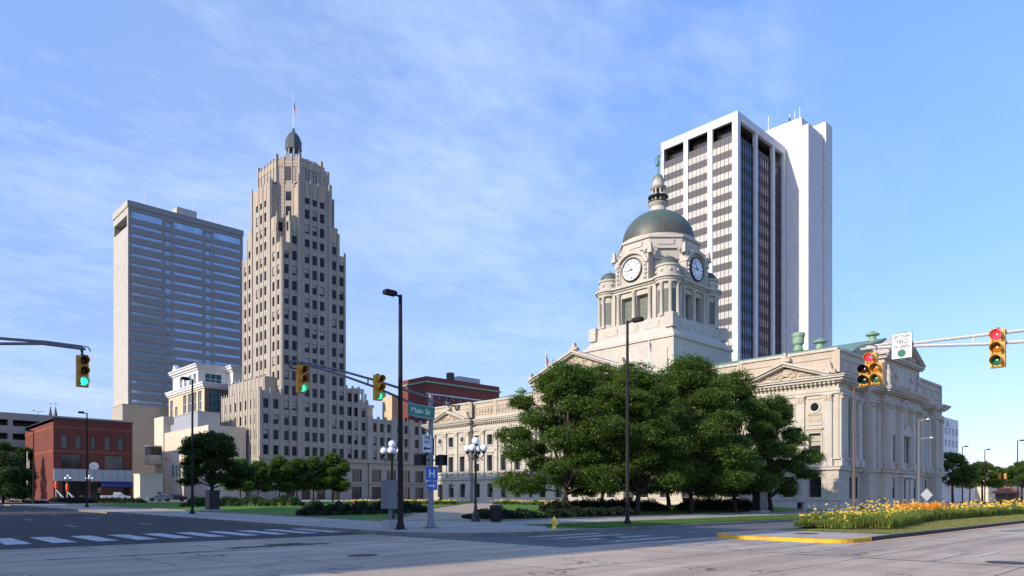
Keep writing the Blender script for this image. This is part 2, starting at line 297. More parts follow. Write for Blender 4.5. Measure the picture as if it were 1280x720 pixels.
# ---------------------------------------------------------------- mesh helpers
class MB:
    def __init__(s): s.v = []; s.f = []; s.m = []; s.mats = []
    def mi(s, m):
        if m not in s.mats: s.mats.append(m)
        return s.mats.index(m)
    def add(s, vs, fs, m):
        o = len(s.v); k = s.mi(m); s.v += [tuple(p) for p in vs]
        for f in fs: s.f.append(tuple(o + i for i in f)); s.m.append(k)
        return s
    def box(s, x0, y0, z0, x1, y1, z1, m):
        if x0 > x1: x0, x1 = x1, x0
        if y0 > y1: y0, y1 = y1, y0
        return s.add([(x0, y0, z0), (x1, y0, z0), (x1, y1, z0), (x0, y1, z0), (x0, y0, z1), (x1, y0, z1), (x1, y1, z1), (x0, y1, z1)],
              [(0, 3, 2, 1), (4, 5, 6, 7), (0, 1, 5, 4), (1, 2, 6, 5), (2, 3, 7, 6), (3, 0, 4, 7)], m)
    def frust(s, cx, cy, a0, b0, z0, a1, b1, z1, m):
        return s.add([(cx - a0, cy - b0, z0), (cx + a0, cy - b0, z0), (cx + a0, cy + b0, z0), (cx - a0, cy + b0, z0), (cx - a1, cy - b1, z1), (cx + a1, cy - b1, z1), (cx + a1, cy + b1, z1), (cx - a1, cy + b1, z1)],
              [(0, 3, 2, 1), (4, 5, 6, 7), (0, 1, 5, 4), (1, 2, 6, 5), (2, 3, 7, 6), (3, 0, 4, 7)], m)
    def prism(s, poly, z0, z1, m, poly1=None):
        n = len(poly); p1 = poly1 or poly
        return s.add([(x, y, z0) for x, y in poly] + [(x, y, z1) for x, y in p1], [tuple(range(n))[::-1], tuple(range(n, 2 * n))] + [(i, (i + 1) % n, n + (i + 1) % n, n + i) for i in range(n)], m)
    def extr(s, pts, d, m):   # polygon of 3D points pushed along vector d
        n = len(pts); d = Vector(d)
        return s.add(list(map(tuple, pts)) + [tuple(Vector(p) + d) for p in pts], [tuple(range(n))[::-1], tuple(range(n, 2 * n))] + [(i, (i + 1) % n, n + (i + 1) % n, n + i) for i in range(n)], m)
    def lathe(s, prof, m, c=(0, 0), seg=16, rot=0, a0=0, a1=2 * math.pi, ax='z', o=(0, 0, 0)):
        full = abs(a1 - a0 - 2 * math.pi) < 1e-6; k = seg if full else seg + 1; vs = []
        for r, z in prof:
            for i in range(k):
                a = a0 + (a1 - a0) * i / seg + rot
                if ax == 'z': vs.append((c[0] + r * math.cos(a), c[1] + r * math.sin(a), z))
                elif ax == 'y': vs.append((o[0] + r * math.cos(a), o[1] + z, o[2] + r * math.sin(a)))
                else: vs.append((o[0] + z, o[1] + r * math.cos(a), o[2] + r * math.sin(a)))
        fs = []
        for j in range(len(prof) - 1):
            for i in range(seg if full else seg):
                a = j * k + i; b = j * k + (i + 1) % k; fs.append((a, b, b + k, a + k))
        if full:
            if prof[0][0] > 1e-6 and not (abs(prof[0][1] - prof[1][1]) < 1e-6 and prof[1][0] < prof[0][0]): fs.append(tuple(range(k))[::-1])
            if prof[-1][0] > 1e-6 and not (abs(prof[-1][1] - prof[-2][1]) < 1e-6 and prof[-2][0] < prof[-1][0]): fs.append(tuple(range((len(prof) - 1) * k, len(prof) * k)))
        return s.add(vs, fs, m)
    def tube(s, pts, rad, m, seg=8):
        pts = [Vector(p) for p in pts]; n = len(pts)
        if isinstance(rad, (int, float)): rad = [rad] * n
        vs = []; prev = None
        for i, p in enumerate(pts):
            d = (pts[min(i + 1, n - 1)] - pts[max(i - 1, 0)]).normalized()
            u = d.cross(Vector((0, 0, 1))) if prev is None else prev - d * prev.dot(d)
            if u.length < 1e-3: u = d.cross(Vector((1, 0, 0)))
            u.normalize(); prev = u; w = d.cross(u)
            for k in range(seg):
                a = 2 * math.pi * k / seg; vs.append(p + (u * math.cos(a) + w * math.sin(a)) * rad[i])
        fs = [(i * seg + k, i * seg + (k + 1) % seg, (i + 1) * seg + (k + 1) % seg, (i + 1) * seg + k) for i in range(n - 1) for k in range(seg)]
        fs += [tuple(range(seg))[::-1], tuple(range((n - 1) * seg, n * seg))]
        return s.add(vs, fs, m)
    def sphere(s, c, r, m, seg=14, rings=8, sz=1, a0=-90, a1=90):
        prof = [(max(0, r * math.cos(R(a0 + (a1 - a0) * i / rings))), c[2] + r * sz * math.sin(R(a0 + (a1 - a0) * i / rings))) for i in range(rings + 1)]
        return s.lathe(prof, m, (c[0], c[1]), seg)
    def build(s, name, parent=None, smooth=False, kind=None, loc=None):
        me = bpy.data.meshes.new(name); o = Vector((0, 0, 0))
        if parent is not None and not parent.get('_local'): o = Vector(parent.location)
        if loc is not None: o = Vector(loc)
        vv = [(a - o.x, b - o.y, c - o.z) for a, b, c in s.v]
        me.from_pydata(vv, [], s.f); me.polygons.foreach_set('material_index', s.m)
        for m in s.mats: me.materials.append(MATS[m])
        bm = bmesh.new(); bm.from_mesh(me); bmesh.ops.recalc_face_normals(bm, faces=bm.faces); bm.to_mesh(me); bm.free()
        ob = bpy.data.objects.new(name, me); C.objects.link(ob)
        if parent is not None: ob.parent = parent
        elif loc is not None: ob.location = loc
        if smooth:
            me.polygons.foreach_set('use_smooth', [True] * len(me.polygons)); me.set_sharp_from_angle(angle=R(38))
        if kind: ob['kind'] = kind
        return ob
def tag(o, label, cat, group=None, kind=None):
    o['label'] = label; o['category'] = cat
    if group: o['group'] = group
    if kind: o['kind'] = kind
    return o
def thing(name, loc, label, cat, group=None, rz=0, local=False):
    o = bpy.data.objects.new(name, None); C.objects.link(o); o.location = loc; o.rotation_euler = (0, 0, rz); o.empty_display_size = .2
    tag(o, label, cat, group)
    if local: o['_local'] = 1
    return o
def copy_tree(o, loc=None, rz=None, label=None, scale=None, parent=None, rename=None):
    c = o.copy(); C.objects.link(c); c.parent = parent
    if loc is not None: c.location = loc
    if rz is not None: c.rotation_euler = (0, 0, rz)
    if scale is not None: c.scale = scale if isinstance(scale, tuple) else (scale,) * 3
    if label: c['label'] = label
    for ch in [x for x in bpy.data.objects if x.parent == o]: copy_tree(ch, parent=c)
    return c
def struct(o): o['kind'] = 'structure'; return o
def leafmesh(name, P, size, mat, seed=0, up=.6, aspect=.5, parent=None, kind=None):
    rg = np.random.default_rng(seed); n = len(P)
    nrm = rg.normal(size=(n, 3)); nrm[:, 2] = np.abs(nrm[:, 2]) + up; nrm /= np.linalg.norm(nrm, axis=1)[:, None]
    t = rg.normal(size=(n, 3)); t -= nrm * (t * nrm).sum(1)[:, None]; t /= np.linalg.norm(t, axis=1)[:, None]; b = np.cross(nrm, t)
    L = size * rg.uniform(.6, 1.3, n)[:, None]; w = L * aspect
    V = np.stack([P - t * L * .5, P + b * w * .5 + t * L * .05, P + t * L * .5 - nrm * L * .08, P - b * w * .5 + t * L * .05], 1).reshape(-1, 3)
    me = bpy.data.meshes.new(name); me.vertices.add(4 * n); me.vertices.foreach_set('co', V.astype(np.float32).ravel())
    me.loops.add(4 * n); me.loops.foreach_set('vertex_index', np.arange(4 * n, dtype=np.int32)); me.polygons.add(n)
    me.polygons.foreach_set('loop_start', np.arange(0, 4 * n, 4, dtype=np.int32)); me.polygons.foreach_set('loop_total', np.full(n, 4, dtype=np.int32))
    me.update(calc_edges=True); me.materials.append(MATS[mat]); ob = bpy.data.objects.new(name, me); C.objects.link(ob)
    if parent is not None: ob.parent = parent
    if kind: ob['kind'] = kind
    return ob

# ---------------------------------------------------------------- survey helpers (photo bearing -> place on a known line)
def at_x(px, x):
    X = (px - 640) / 878.5; Z = x / (X * CA + SA); return Z * (-X * SA + CA)
def at_y(px, y):
    X = (px - 640) / 878.5; Z = y / (-X * SA + CA); return Z * (X * CA + SA)
def at_Z(px, Z):
    X = (px - 640) / 878.5; return Z * (X * CA + SA), Z * (-X * SA + CA)
def depth(x, y): return x * SA + y * CA
def sm(t): t = max(0, min(1, t)); return t * t * (3 - 2 * t)
def H(x, y): return .0057 * max(0, min(150, y - 28))
def HW(x, y): return H(x, y) + .15
def HL(x, y):
    d = min(x - 24.5, y - 33.0, 122 - y, 150 - x); return H(x, y) + .165 + .38 * sm(d / 13)

# ---------------------------------------------------------------- ground
def sheet(name, poly, zf, dz, mat, step=2.0, kind='structure'):
    xs = [p[0] for p in poly]; ys = [p[1] for p in poly]; x0, x1, y0, y1 = min(xs), max(xs), min(ys), max(ys)
    nx = max(1, int((x1 - x0) / step)); ny = max(1, int((y1 - y0) / step)); bm = bmesh.new()
    g = [[bm.verts.new((x0 + (x1 - x0) * i / nx, y0 + (y1 - y0) * j / ny, 0)) for j in range(ny + 1)] for i in range(nx + 1)]
    for i in range(nx):
        for j in range(ny): bm.faces.new((g[i][j], g[i + 1][j], g[i + 1][j + 1], g[i][j + 1]))
    if len(poly) > 4 or abs((x1 - x0) * (y1 - y0) - abs(sum(xs[i] * ys[(i + 1) % len(xs)] - xs[(i + 1) % len(xs)] * ys[i] for i in range(len(xs))) / 2)) > .01:
        cx, cy = sum(xs) / len(xs), sum(ys) / len(ys)
        for i in range(len(poly)):
            a = Vector((*poly[i], 0)); b = Vector((*poly[(i + 1) % len(poly)], 0)); nn = Vector((b.y - a.y, a.x - b.x, 0))
            if nn.length < 1e-6: continue
            if nn.dot(Vector((cx, cy, 0)) - a) > 0: nn = -nn
            bmesh.ops.bisect_plane(bm, geom=bm.verts[:] + bm.edges[:] + bm.faces[:], plane_co=a, plane_no=nn, clear_outer=True)
    for v in bm.verts: v.co.z = zf(v.co.x, v.co.y) + dz
    me = bpy.data.meshes.new(name); bmesh.ops.recalc_face_normals(bm, faces=bm.faces); bm.to_mesh(me); bm.free(); me.materials.append(MATS[mat])
    for p in me.polygons: pass
    ob = bpy.data.objects.new(name, me); C.objects.link(ob); ob['kind'] = kind; return ob
def rect(x0, y0, x1, y1): return [(x0, y0), (x1, y0), (x1, y1), (x0, y1)]
def kerb(name, pts, zf, mat, w=.16, h=.15, closed=False, base=-.04, step=2.5):
    P = []
    n = len(pts)
    for i in range(n if closed else n - 1):
        a = Vector(pts[i]); b = Vector(pts[(i + 1) % n]); k = max(1, int((b - a).length / step))
        P += [a.lerp(b, j / k) for j in range(k)]
    if not closed: P.append(Vector(pts[-1]))
    vs = []; m = len(P)
    for i, p in enumerate(P):
        d = (P[(i + 1) % m] - P[i - 1]) if closed or 0 < i < m - 1 else (P[1] - P[0] if i == 0 else P[-1] - P[-2])
        d.normalize(); nn = Vector((-d.y, d.x)); z = zf(p.x, p.y)
        q = p + nn * w
        vs += [(p.x, p.y, z + base), (p.x, p.y, z + h - .02), (p.x + nn.x * .02, p.y + nn.y * .02, z + h), (q.x, q.y, z + h), (q.x, q.y, z + base)]
    fs = []
    for i in range(m if closed else m - 1):
        j = (i + 1) % m
        for k in range(4): fs.append((i * 5 + k, j * 5 + k, j * 5 + k + 1, i * 5 + k + 1))
    b = MB(); b.add(vs, fs, mat); return struct(b.build(name))
# ================================================================ THE SETTING
def arc(cx, cy, r, a0, a1, n=8): return [(cx + r * math.cos(R(a0 + (a1 - a0) * i / n)), cy + r * math.sin(R(a0 + (a1 - a0) * i / n))) for i in range(n + 1)]
gx = [-2500, -600, -200, -60, 0, 60, 120, 200, 320, 500, 900, 1500, 3500]; gy = [-2500, -600, -100, -40, 0, 28, 60, 100, 140, 178, 200, 260, 400, 700, 1500, 3500]
gb = MB(); gb.add([(x, y, H(x, y) - .05) for x in gx for y in gy], [(i * len(gy) + j, (i + 1) * len(gy) + j, (i + 1) * len(gy) + j + 1, i * len(gy) + j + 1) for i in range(len(gx) - 1) for j in range(len(gy) - 1)], 'ground_plain')
struct(gb.build('ground'))
sheet('left_street', rect(-4, 28, 17.9, 420), H, 0, 'asphalt', 6)
sheet('intersection', rect(-16, -24, 17.9, 28), H, -.001, 'concrete_road', 6)
sheet('corner_pavement', rect(17.9, 15.9, 26, 30), H, -.002, 'asphalt_old', 2)
sheet('right_street_near', rect(17.9, -13, 420, 15.9), H, -.003, 'concrete_road', 12)
sheet('right_street_far', rect(26, 15.9, 420, 22.6), H, -.001, 'asphalt_old', 4)
sheet('cross_street', rect(17.9, 129, 320, 145), H, -.004, 'asphalt', 6)
sheet('back_street', rect(152, 22.6, 166, 420), H, -.006, 'asphalt', 6)
# asphalt patch and tar strip in the concrete
pt = MB(); zz = .003
for (x0, y0, x1, y1) in [(9.5, 23.2, 13.2, 23.9), (11.2, 23.9, 12.6, 24.6), (4.2, 22.6, 9.8, 22.75)]:
    k = 14; top = [(x0 + (x1 - x0) * i / k, y1 + random.Random(i).uniform(-.12, .1)) for i in range(k + 1)]; bot = [(x0 + (x1 - x0) * i / k, y0 + random.Random(i + 50).uniform(-.1, .1)) for i in range(k + 1)]
    for i in range(k): pt.add([(*bot[i], zz), (*bot[i + 1], zz), (*top[i + 1], zz), (*top[i], zz)], [(0, 1, 2, 3)], 'asphalt')
struct(pt.build('road_patch'))
# crosswalk bars over the left street
cw = MB(); rb = random.Random(4)
for i in range(11):
    x = 3.0 + 1.43 * i; y0, y1 = 30.5, 34.9; k = 9
    pl = [(x + rb.uniform(-.03, .03), y0 + (y1 - y0) * j / k) for j in range(k + 1)]; pr = [(x + .78 + rb.uniform(-.04, .04), y0 + (y1 - y0) * j / k) for j in range(k + 1)]
    for j in range(k): cw.add([(pl[j][0], pl[j][1], H(*pl[j]) + .006), (pr[j][0], pr[j][1], H(*pr[j]) + .006), (pr[j + 1][0], pr[j + 1][1], H(*pr[j + 1]) + .006), (pl[j + 1][0], pl[j + 1][1], H(*pl[j + 1]) + .006)], [(0, 1, 2, 3)], 'road_paint')
struct(cw.build('left_crosswalk'))
ln = MB()
for x in (9.6, 13.5, 5.6):
    for k in range(12):
        y0 = 42 + 12.2 * k + (x * 1.3) % 5; ln.add([(x, y0, H(x, y0) + .006), (x + .12, y0, H(x, y0) + .006), (x + .12, y0 + 2.6, H(x, y0 + 2.6) + .006), (x, y0 + 2.6, H(x, y0 + 2.6) + .006)], [(0, 1, 2, 3)], 'road_paint')
for y in (5.2, 1.7):
    for k in range(9):
        x0 = 23.4 + 12.2 * k; ln.add([(x0, y, .006), (x0 + 2.8, y, .006), (x0 + 2.8, y + .12, .006), (x0, y + .12, .006)], [(0, 1, 2, 3)], 'road_paint')
struct(ln.build('lane_markings'))
wc = MB()
for k in range(9):
    y0 = 20.9 - 1.45 * k; wc.add([(21.6, y0, .007), (26.2, y0, .007), (26.2, y0 + .62, .007), (21.6, y0 + .62, .007)], [(0, 1, 2, 3)], 'road_paint_worn')
struct(wc.build('right_crosswalk'))
wl2 = MB()
for y0 in (8.1, 8.1 - 2.4): wl2.add([(21.0, y0, .0075), (25.0, y0, .0075), (25.0, y0 + .13, .0075), (21.0, y0 + .13, .0075)], [(0, 1, 2, 3)], 'road_paint_worn')
wl2.add([(20.9, 3, .0075), (21.05, 3, .0075), (21.05, 20, .0075), (20.9, 20, .0075)], [(0, 1, 2, 3)], 'road_paint_worn')
wl2.add([(30, 18.8, .006), (200, 18.8, .006), (200, 18.95, .006), (30, 18.95, .006)], [(0, 1, 2, 3)], 'road_paint_worn')
struct(wl2.build('worn_lane_markings'))
yl = MB(); yl.add([(26.5, 9.62, .009), (160, 9.62, .009), (160, 9.76, .009), (26.5, 9.76, .009)], [(0, 1, 2, 3)], 'line_yellow'); struct(yl.build('yellow_line'))
# median island
ms_ = [(27.9, 10.05)] + [(420, 10.05), (420, 15.9), (28.2, 15.9)] + arc(28.2, 14.5, 1.4, 90, 180, 5) + arc(28.0, 11.2, 1.15, 180, 265, 6)
mo = arc(27.9, 11.25, 1.2, 270, 180, 6) + arc(28.2, 14.4, 1.5, 180, 90, 5)
mpoly = [(x, y) for x, y in mo] + [(200, 15.9), (200, 10.05)]
sheet('median_paving', [p for p in mpoly if True][:len(mo)] + [(32.4, 15.9), (32.4, 10.05)], lambda x, y: .15, -.004, 'concrete_walk', 1.2)
sheet('median_verge', rect(32.4, 10.15, 200, 15.8), lambda x, y: .15, .012, 'lawn_dry', 3)
kerb('median_kerb_nose', [(29.4, 10.05)] + mo + [(34, 15.9)], lambda x, y: 0, 'kerb_yellow', -.17, .155, step=.4)
kerb('median_kerb_near', [(29.38, 10.05), (200, 10.05)], lambda x, y: 0, 'kerb_black', .14, .15)
kerb('median_kerb_near_top', [(29.4, 10.12), (200, 10.12)], lambda x, y: 0, 'kerb_stone', .12, .158, base=.12)
kerb('median_kerb_far', [(34, 15.9), (200, 15.9)], lambda x, y: 0, 'kerb_stone', -.15, .15)
# courthouse square: pavement slab with its kerb, lawns, path
corner = arc(23.3, 27.4, 5.2, 180, 270, 8)
sheet('square_pavement', corner + [(150, 22.2), (150, 127), (18.1, 127)], HW, 0, 'concrete_walk', 3)
kerb('square_kerb', [(18.1, 127)] + corner + [(150, 22.2), (150, 127)], H, 'kerb_stone', .17, .158, closed=True, step=1.5)
sheet('lawn_strip', [(26.6, 22.9), (28.2, 22.6), (140, 22.55), (140, 27.6), (29.4, 27.6), (26.0, 24.4)], lambda x, y: HW(x, y) + .03 * sm((x - 26) / 3), .012, 'lawn', 2)
d1, d2 = 11.8, 4.6   # diagonal path between y = x+d2 and y = x+d1
sheet('lawn_left', [(24.8, 24.8 + d1), (88, 88 + d1 - .01), (88, 122), (24.8, 122)], HL, 0, 'lawn', 2)
sheet('lawn_right', [(30.5, 33.2), (86.5, 33.2), (86.5, 86.5 + d2), (30.5, 30.5 + d2)], HL, 0, 'lawn', 2)
sheet('lawn_end', rect(86.5, 27.6 + 5.6, 140, 33.8), HL, .004, 'lawn', 2)
kerb('path_sill', [(30.4, 35.0), (26.0, 37.8)], HL, 'path_paving', .2, .012, base=-.2)
sheet('diagonal_path', [(26.0, 37.8), (30.4, 35.0), (86, 86 + d2), (86, 86 + d1)], HL, .005, 'path_paving', 2)
kerb('lawn_edging_left', [(24.8, 120), (24.8, 24.8 + d1), (86, 86 + d1)], HL, 'kerb_stone', .16, .07, base=-.2)
kerb('lawn_edging_right', [(86, 86 + d2), (30.4, 34.9), (30.6, 33.1), (140, 33.1)], HL, 'kerb_stone', .16, .07, base=-.2)
# blocks beyond
sheet('far_pavement', rect(18.1, 145, 150, 420), HW, 0, 'concrete_walk', 12)
kerb('far_kerb', [(18.1, 420), (18.1, 145), (150, 145), (150, 420)], H, 'kerb_stone', .17, .155, step=12)
sheet('far_lawn', rect(30, 147.5, 74, 157), HW, .02, 'lawn', 6)
sheet('right_pavement', rect(166, 22.2, 420, 420), HW, 0, 'concrete_walk', 16)
kerb('right_kerb', [(166, 420), (166, 22.2), (420, 22.2)], H, 'kerb_stone', .17, .155, step=16)
sheet('west_pavement', rect(-12, 28, -4.1, 420), HW, 0, 'concrete_walk', 12)
sheet('south_pavement', rect(17.9, -22, 420, -13.1), HW, 0, 'concrete_walk', 12)

# ================================================================ BUILDING HELPERS
def PF(face, c):
    return {'-y': lambda u, z, d: (u, c + d, z), '+y': lambda u, z, d: (u, c - d, z), '-x': lambda u, z, d: (c + d, u, z), '+x': lambda u, z, d: (c - d, u, z)}[face]
def facade(mb, face, c, u0, u1, z0, z1, ops, depth_, mat, reveal=None):
    P = PF(face, c); reveal = reveal or mat
    us = sorted(set([u0, u1] + [v for o in ops for v in o[:2]])); zs = sorted(set([z0, z1] + [v for o in ops for v in o[2:4]]))
    for i in range(len(us) - 1):
        um = (us[i] + us[i + 1]) / 2; run = None
        for j in range(len(zs) - 1):
            zm = (zs[j] + zs[j + 1]) / 2; inside = any(o[0] < um < o[1] and o[2] < zm < o[3] for o in ops)
            if not inside and run is None: run = zs[j]
            if inside and run is not None:
                mb.add([P(us[i], run, 0), P(us[i + 1], run, 0), P(us[i + 1], zs[j], 0), P(us[i], zs[j], 0)], [(0, 1, 2, 3)], mat); run = None
        if run is not None: mb.add([P(us[i], run, 0), P(us[i + 1], run, 0), P(us[i + 1], z1, 0), P(us[i], z1, 0)], [(0, 1, 2, 3)], mat)
    for a, b, e, f in [o[:4] for o in ops]:
        mb.add([P(a, e, 0), P(b, e, 0), P(b, f, 0), P(a, f, 0), P(a, e, depth_), P(b, e, depth_), P(b, f, depth_), P(a, f, depth_)], [(0, 1, 5, 4), (1, 2, 6, 5), (2, 3, 7, 6), (3, 0, 4, 7)], reveal)
    return [(face, c, *o[:4], depth_) for o in ops]
def shell(mb, x0, x1, y0, y1, z0, z1, mat, skip=('-x', '-y'), top=None):
    q = {'-y': [(x0, y0), (x1, y0)], '+y': [(x0, y1), (x1, y1)], '-x': [(x0, y0), (x0, y1)], '+x': [(x1, y0), (x1, y1)]}
    for k, (a, b) in q.items():
        if k not in skip: mb.add([(*a, z0), (*b, z0), (*b, z1), (*a, z1)], [(0, 1, 2, 3)], mat)
    mb.add([(x0, y0, z1), (x1, y0, z1), (x1, y1, z1), (x0, y1, z1)], [(0, 1, 2, 3)], top or mat)
BR = random.Random(77)
def window_mb(mb, w, glass, frame, nu=2, nz=2, bar=.06, fr=.08, proud=.05, blind=0):
    face, c, a, b, e, f, d = w; P = PF(face, c)
    mb.add([P(a, e, d - .02), P(b, e, d - .02), P(b, f, d - .02), P(a, f, d - .02)], [(0, 1, 2, 3)], glass)
    if blind and BR.random() < blind:
        h_ = (f - e) * BR.choice((.25, .4, .5, .5, .75)); mb.add([P(a, f - h_, d - .024), P(b, f - h_, d - .024), P(b, f, d - .024), P(a, f, d - .024)], [(0, 1, 2, 3)], 'blind_cream')
    if frame is None: return
    def bx(u0, u1, z0, z1, pr):
        p = P(u0, z0, d - .025 - pr); q = P(u1, z1, d - .021); mb.box(*p, *q, frame)
    bx(a + .002, a + fr, e + .002, f - .002, proud); bx(b - fr, b - .002, e + .002, f - .002, proud)
    bx(a + fr, b - fr, e + .002, e + fr, proud - .004); bx(a + fr, b - fr, f - fr, f - .002, proud - .004)
    for i in range(1, nu): u = a + (b - a) * i / nu; bx(u - bar / 2, u + bar / 2, e + fr, f - fr, proud - .012)
    for i in range(1, nz): z = e + (f - e) * i / nz; bx(a + fr, b - fr, z - bar / 2, z + bar / 2, proud - .018)
def windows(parent, ws, glass, frame='frame_dark', nu=2, nz=2, name='window', limit=100, **k):
    def key(w): p = PF(w[0], w[1])((w[2] + w[3]) / 2, w[4], 0); return depth(p[0], p[1])
    ws = sorted(ws, key=key); gl = glass if callable(glass) else (lambda w: glass)
    for w in ws[:limit]:
        mb = MB(); window_mb(mb, w, gl(w), frame, nu, nz, **k); mb.build(name, parent)
    if len(ws) > limit:
        mb = MB()
        for w in ws[limit:]: window_mb(mb, w, gl(w), frame, nu, nz, **k)
        mb.build(name, parent, kind='stuff')
def cols(cs, w, z0, h, pitch, n): return [(c - w / 2, c + w / 2, z0 + pitch * i, z0 + pitch * i + h) for c in cs for i in range(n)]
def dome_prof(r, z0, h, n=8): return [(r * math.cos(math.pi / 2 * i / n), z0 + h * math.sin(math.pi / 2 * i / n)) for i in range(n + 1)]
def flag_mesh(name, parent, x, y, ztop, L=3.0, Hh=1.9, ux=.35, uy=-.3, droop=.75):
    # flag hanging limply from its staff: folded strip with stripes and canton
    b = MB(); n = 9; m = 13
    def P(i, j):
        u = i / n; v = j / m; sag = droop * L * u; wx = ux * L * u * .55; wy = uy * L * u * .55 + .12 * math.sin(u * 14) * u
        return (x + .06 + wx + .10 * math.sin(u * 11), y + wy, ztop - v * Hh - sag * (1 - .15 * v))
    for i in range(n):
        for j in range(m):
            mt = 'flag_blue' if (i < 4 and j < 7) else ('flag_red' if j % 2 == 0 else 'flag_white')
            b.add([P(i, j), P(i + 1, j), P(i + 1, j + 1), P(i, j + 1)], [(0, 1, 2, 3)], mt)
    return b.build(name, parent)
# ================================================================ FAR TOWERS
# ---- grey slab tower on the left
b0 = thing('office_tower', (72.4, 263.7, .9), 'tall grey slab tower with blue ribbon windows and a beige side wall', 'skyscraper')
w = MB(); x0, x1, y0, y1 = 72.4, 112.2, 263.7, 281; zt = 103
strips = [(at_y(a, y0), at_y(b, y0)) for a, b in ((164.3, 203.5), (217.5, 253.7), (267.5, 300.8))]
smalls = [(at_y(a, y0), at_y(b, y0)) for a, b in ((206.4, 215), (256.8, 265.2))]
ops = []; sm_ops = []
ops += [(a, b, 97.6, 100.1) for a, b in strips]
for k in range(22):
    z = 94.6 - 3.35 * k
    ops += [(a, b, z, z + 1.15) for a, b in strips]
for k in range(23):
    z = 97.5 - 3.35 * k; sm_ops += [(a, b, z, z + 2.15) for a, b in smalls]
ws1 = facade(w, '-y', y0, x0, x1, .9, zt, [o for o in ops if o[2] > 97], .9, 'spandrel_grey') if False else []
allops = ops + sm_ops
P0 = facade(w, '-y', y0, x0, 0.5 * (strips[0][1] + smalls[0][0]), .9, zt, [o for o in allops if o[1] < strips[0][1] + .1], .35, 'spandrel_grey')
cuts = [0.5 * (strips[0][1] + smalls[0][0]), 0.5 * (smalls[0][1] + strips[1][0]), 0.5 * (strips[1][1] + smalls[1][0]), 0.5 * (smalls[1][1] + strips[2][0]), x1]
for ci in range(4): P0 += facade(w, '-y', y0, cuts[ci], cuts[ci + 1], .9, zt, [o for o in allops if cuts[ci] < o[0] < cuts[ci + 1]], 1.0 if ci % 2 == 0 else .35, 'spandrel_grey', 'white_panel' if ci % 2 == 0 else None)  # small-window reveals made white, the sun on them put into the colour
sl_ops = [(y0 + 1.2, y1 - .8, 94.8, 98.6)]
P1 = facade(w, '-x', x0, y0, y1, .9, zt, sl_ops, 2.5, 'concrete_panel')
shell(w, x0, x1, y0, y1, .9, zt, 'concrete_panel')
w.box(x0 - .25, y0 - .3, 101.3, x1 + .2, y0 - .004, zt + .3, 'spandrel_grey'); w.box(x0 - .3, y0 - .28, 101.2, x0 - .004, y1 + .2, zt + .35, 'concrete_panel')
w.build('wall', b0)
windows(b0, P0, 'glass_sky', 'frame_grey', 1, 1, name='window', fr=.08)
windows(b0, P1, 'glass_dark', None)
q = MB(); q.box(89, 266, zt, 96, 274, zt + 3.6, 'concrete_panel'); q.build('roof_penthouse', b0)
for ax, h in ((78.5, 6), (83, 4.2), (103, 4.5), (105, 5), (104, 2.4)): q = MB(); q.tube([(ax, 266, zt), (ax, 266, zt + h)], .09, 'frame_white', 6); q.build('antenna', b0)
# ---- beige lower block in front of it
b1 = thing('annex_building', (67, 250, .9), 'plain beige concrete block standing in front of the grey slab tower', 'building')
w = MB(); w.box(67, 250, .8, 92, 262, 31.6, 'concrete_beige'); w.box(66.9, 249.9, 31.61, 92.1, 262.1, 32.0, 'concrete_beige')
w.build('wall', b1)
for k, (u, z) in enumerate([(78.5, 27), (78.5, 23), (78.5, 15), (78.5, 11)]):
    q = MB(); q.box(u - .9, 249.85, z, u + .9, 249.996, z + 1.5, 'concrete_panel'); q.build('panel', b1)
# ---- white and teal building
b2 = thing('classical_office', (79.8, 215, .9), 'white and buff office building with teal glass and heavy white cornice', 'building')
w = MB(); x0 = 79.8; y0 = 215; yl_ = at_x(211, x0); x1 = 101
tallw = [(y0 + a, y0 + a + 3.0, 20, 34) for a in (2.2, 6.4, 10.6, 14.8)] + [(yl_ - 3.8, yl_ - 1.4, 20, 33.5)]
smallw = [(yl_ - 8.2, yl_ - 6, 27.5, 31), (yl_ - 8.2, yl_ - 6, 20, 24)]
smallw = [o for o in smallw if o[0] > y0 + 18]
P1 = facade(w, '-x', x0, y0, yl_, .9, 35, tallw + smallw, .5, 'cream_brick')
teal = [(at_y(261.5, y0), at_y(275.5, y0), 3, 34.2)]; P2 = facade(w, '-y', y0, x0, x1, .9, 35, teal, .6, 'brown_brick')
shell(w, x0, x1, y0, yl_, .9, 35, 'cream_brick', top='roof_gravel'); w.build('wall', b2)
windows(b2, P1, 'glass_office', 'frame_white', 2, 5, fr=.12, bar=.12); windows(b2, P2, 'glass_teal', 'frame_grey', 3, 12, bar=.1)
q = MB()
for k, (z, e) in enumerate(((34.6, .35), (35.1, .7), (35.8, .95))): q.box(x0 - e, y0 - e, z, x1 + e, yl_ + e, z + (.5, .7, .5)[k] - .003, 'white_panel')
q.build('cornice', b2)
w = MB(); ys, yt = y0 + 7.5, yl_ - 1.2; pen = [(ys + 1.6 + i * 4.0, ys + 4.1 + i * 4.0, 36.8, 40.2) for i in range(4) if ys + 4.1 + i * 4 < yt]
P3 = facade(w, '-x', x0 + .9, ys, yt, 36.3, 41.2, pen, .4, 'white_panel'); P4 = facade(w, '-y', ys, x0 + .9, x1 - 1, 36.3, 41.2, [(x0 + 3, x0 + 8.2, 36.9, 40.3), (x0 + 12.5, x0 + 18, 36.9, 40.3)], .5, 'white_panel')
shell(w, x0 + .9, x1 - 1, ys, yt, 36.3, 41.2, 'white_panel'); w.box(x0 + 10, ys - 4, 36.3, x1 - 1, ys - .003, 41.2, 'white_panel'); w.build('upper_storey', b2)
windows(b2, P3, 'glass_office', 'frame_white', 2, 2, fr=.12, bar=.12); windows(b2, P4, 'glass_teal', 'frame_white', 3, 2, bar=.1)
q = MB()
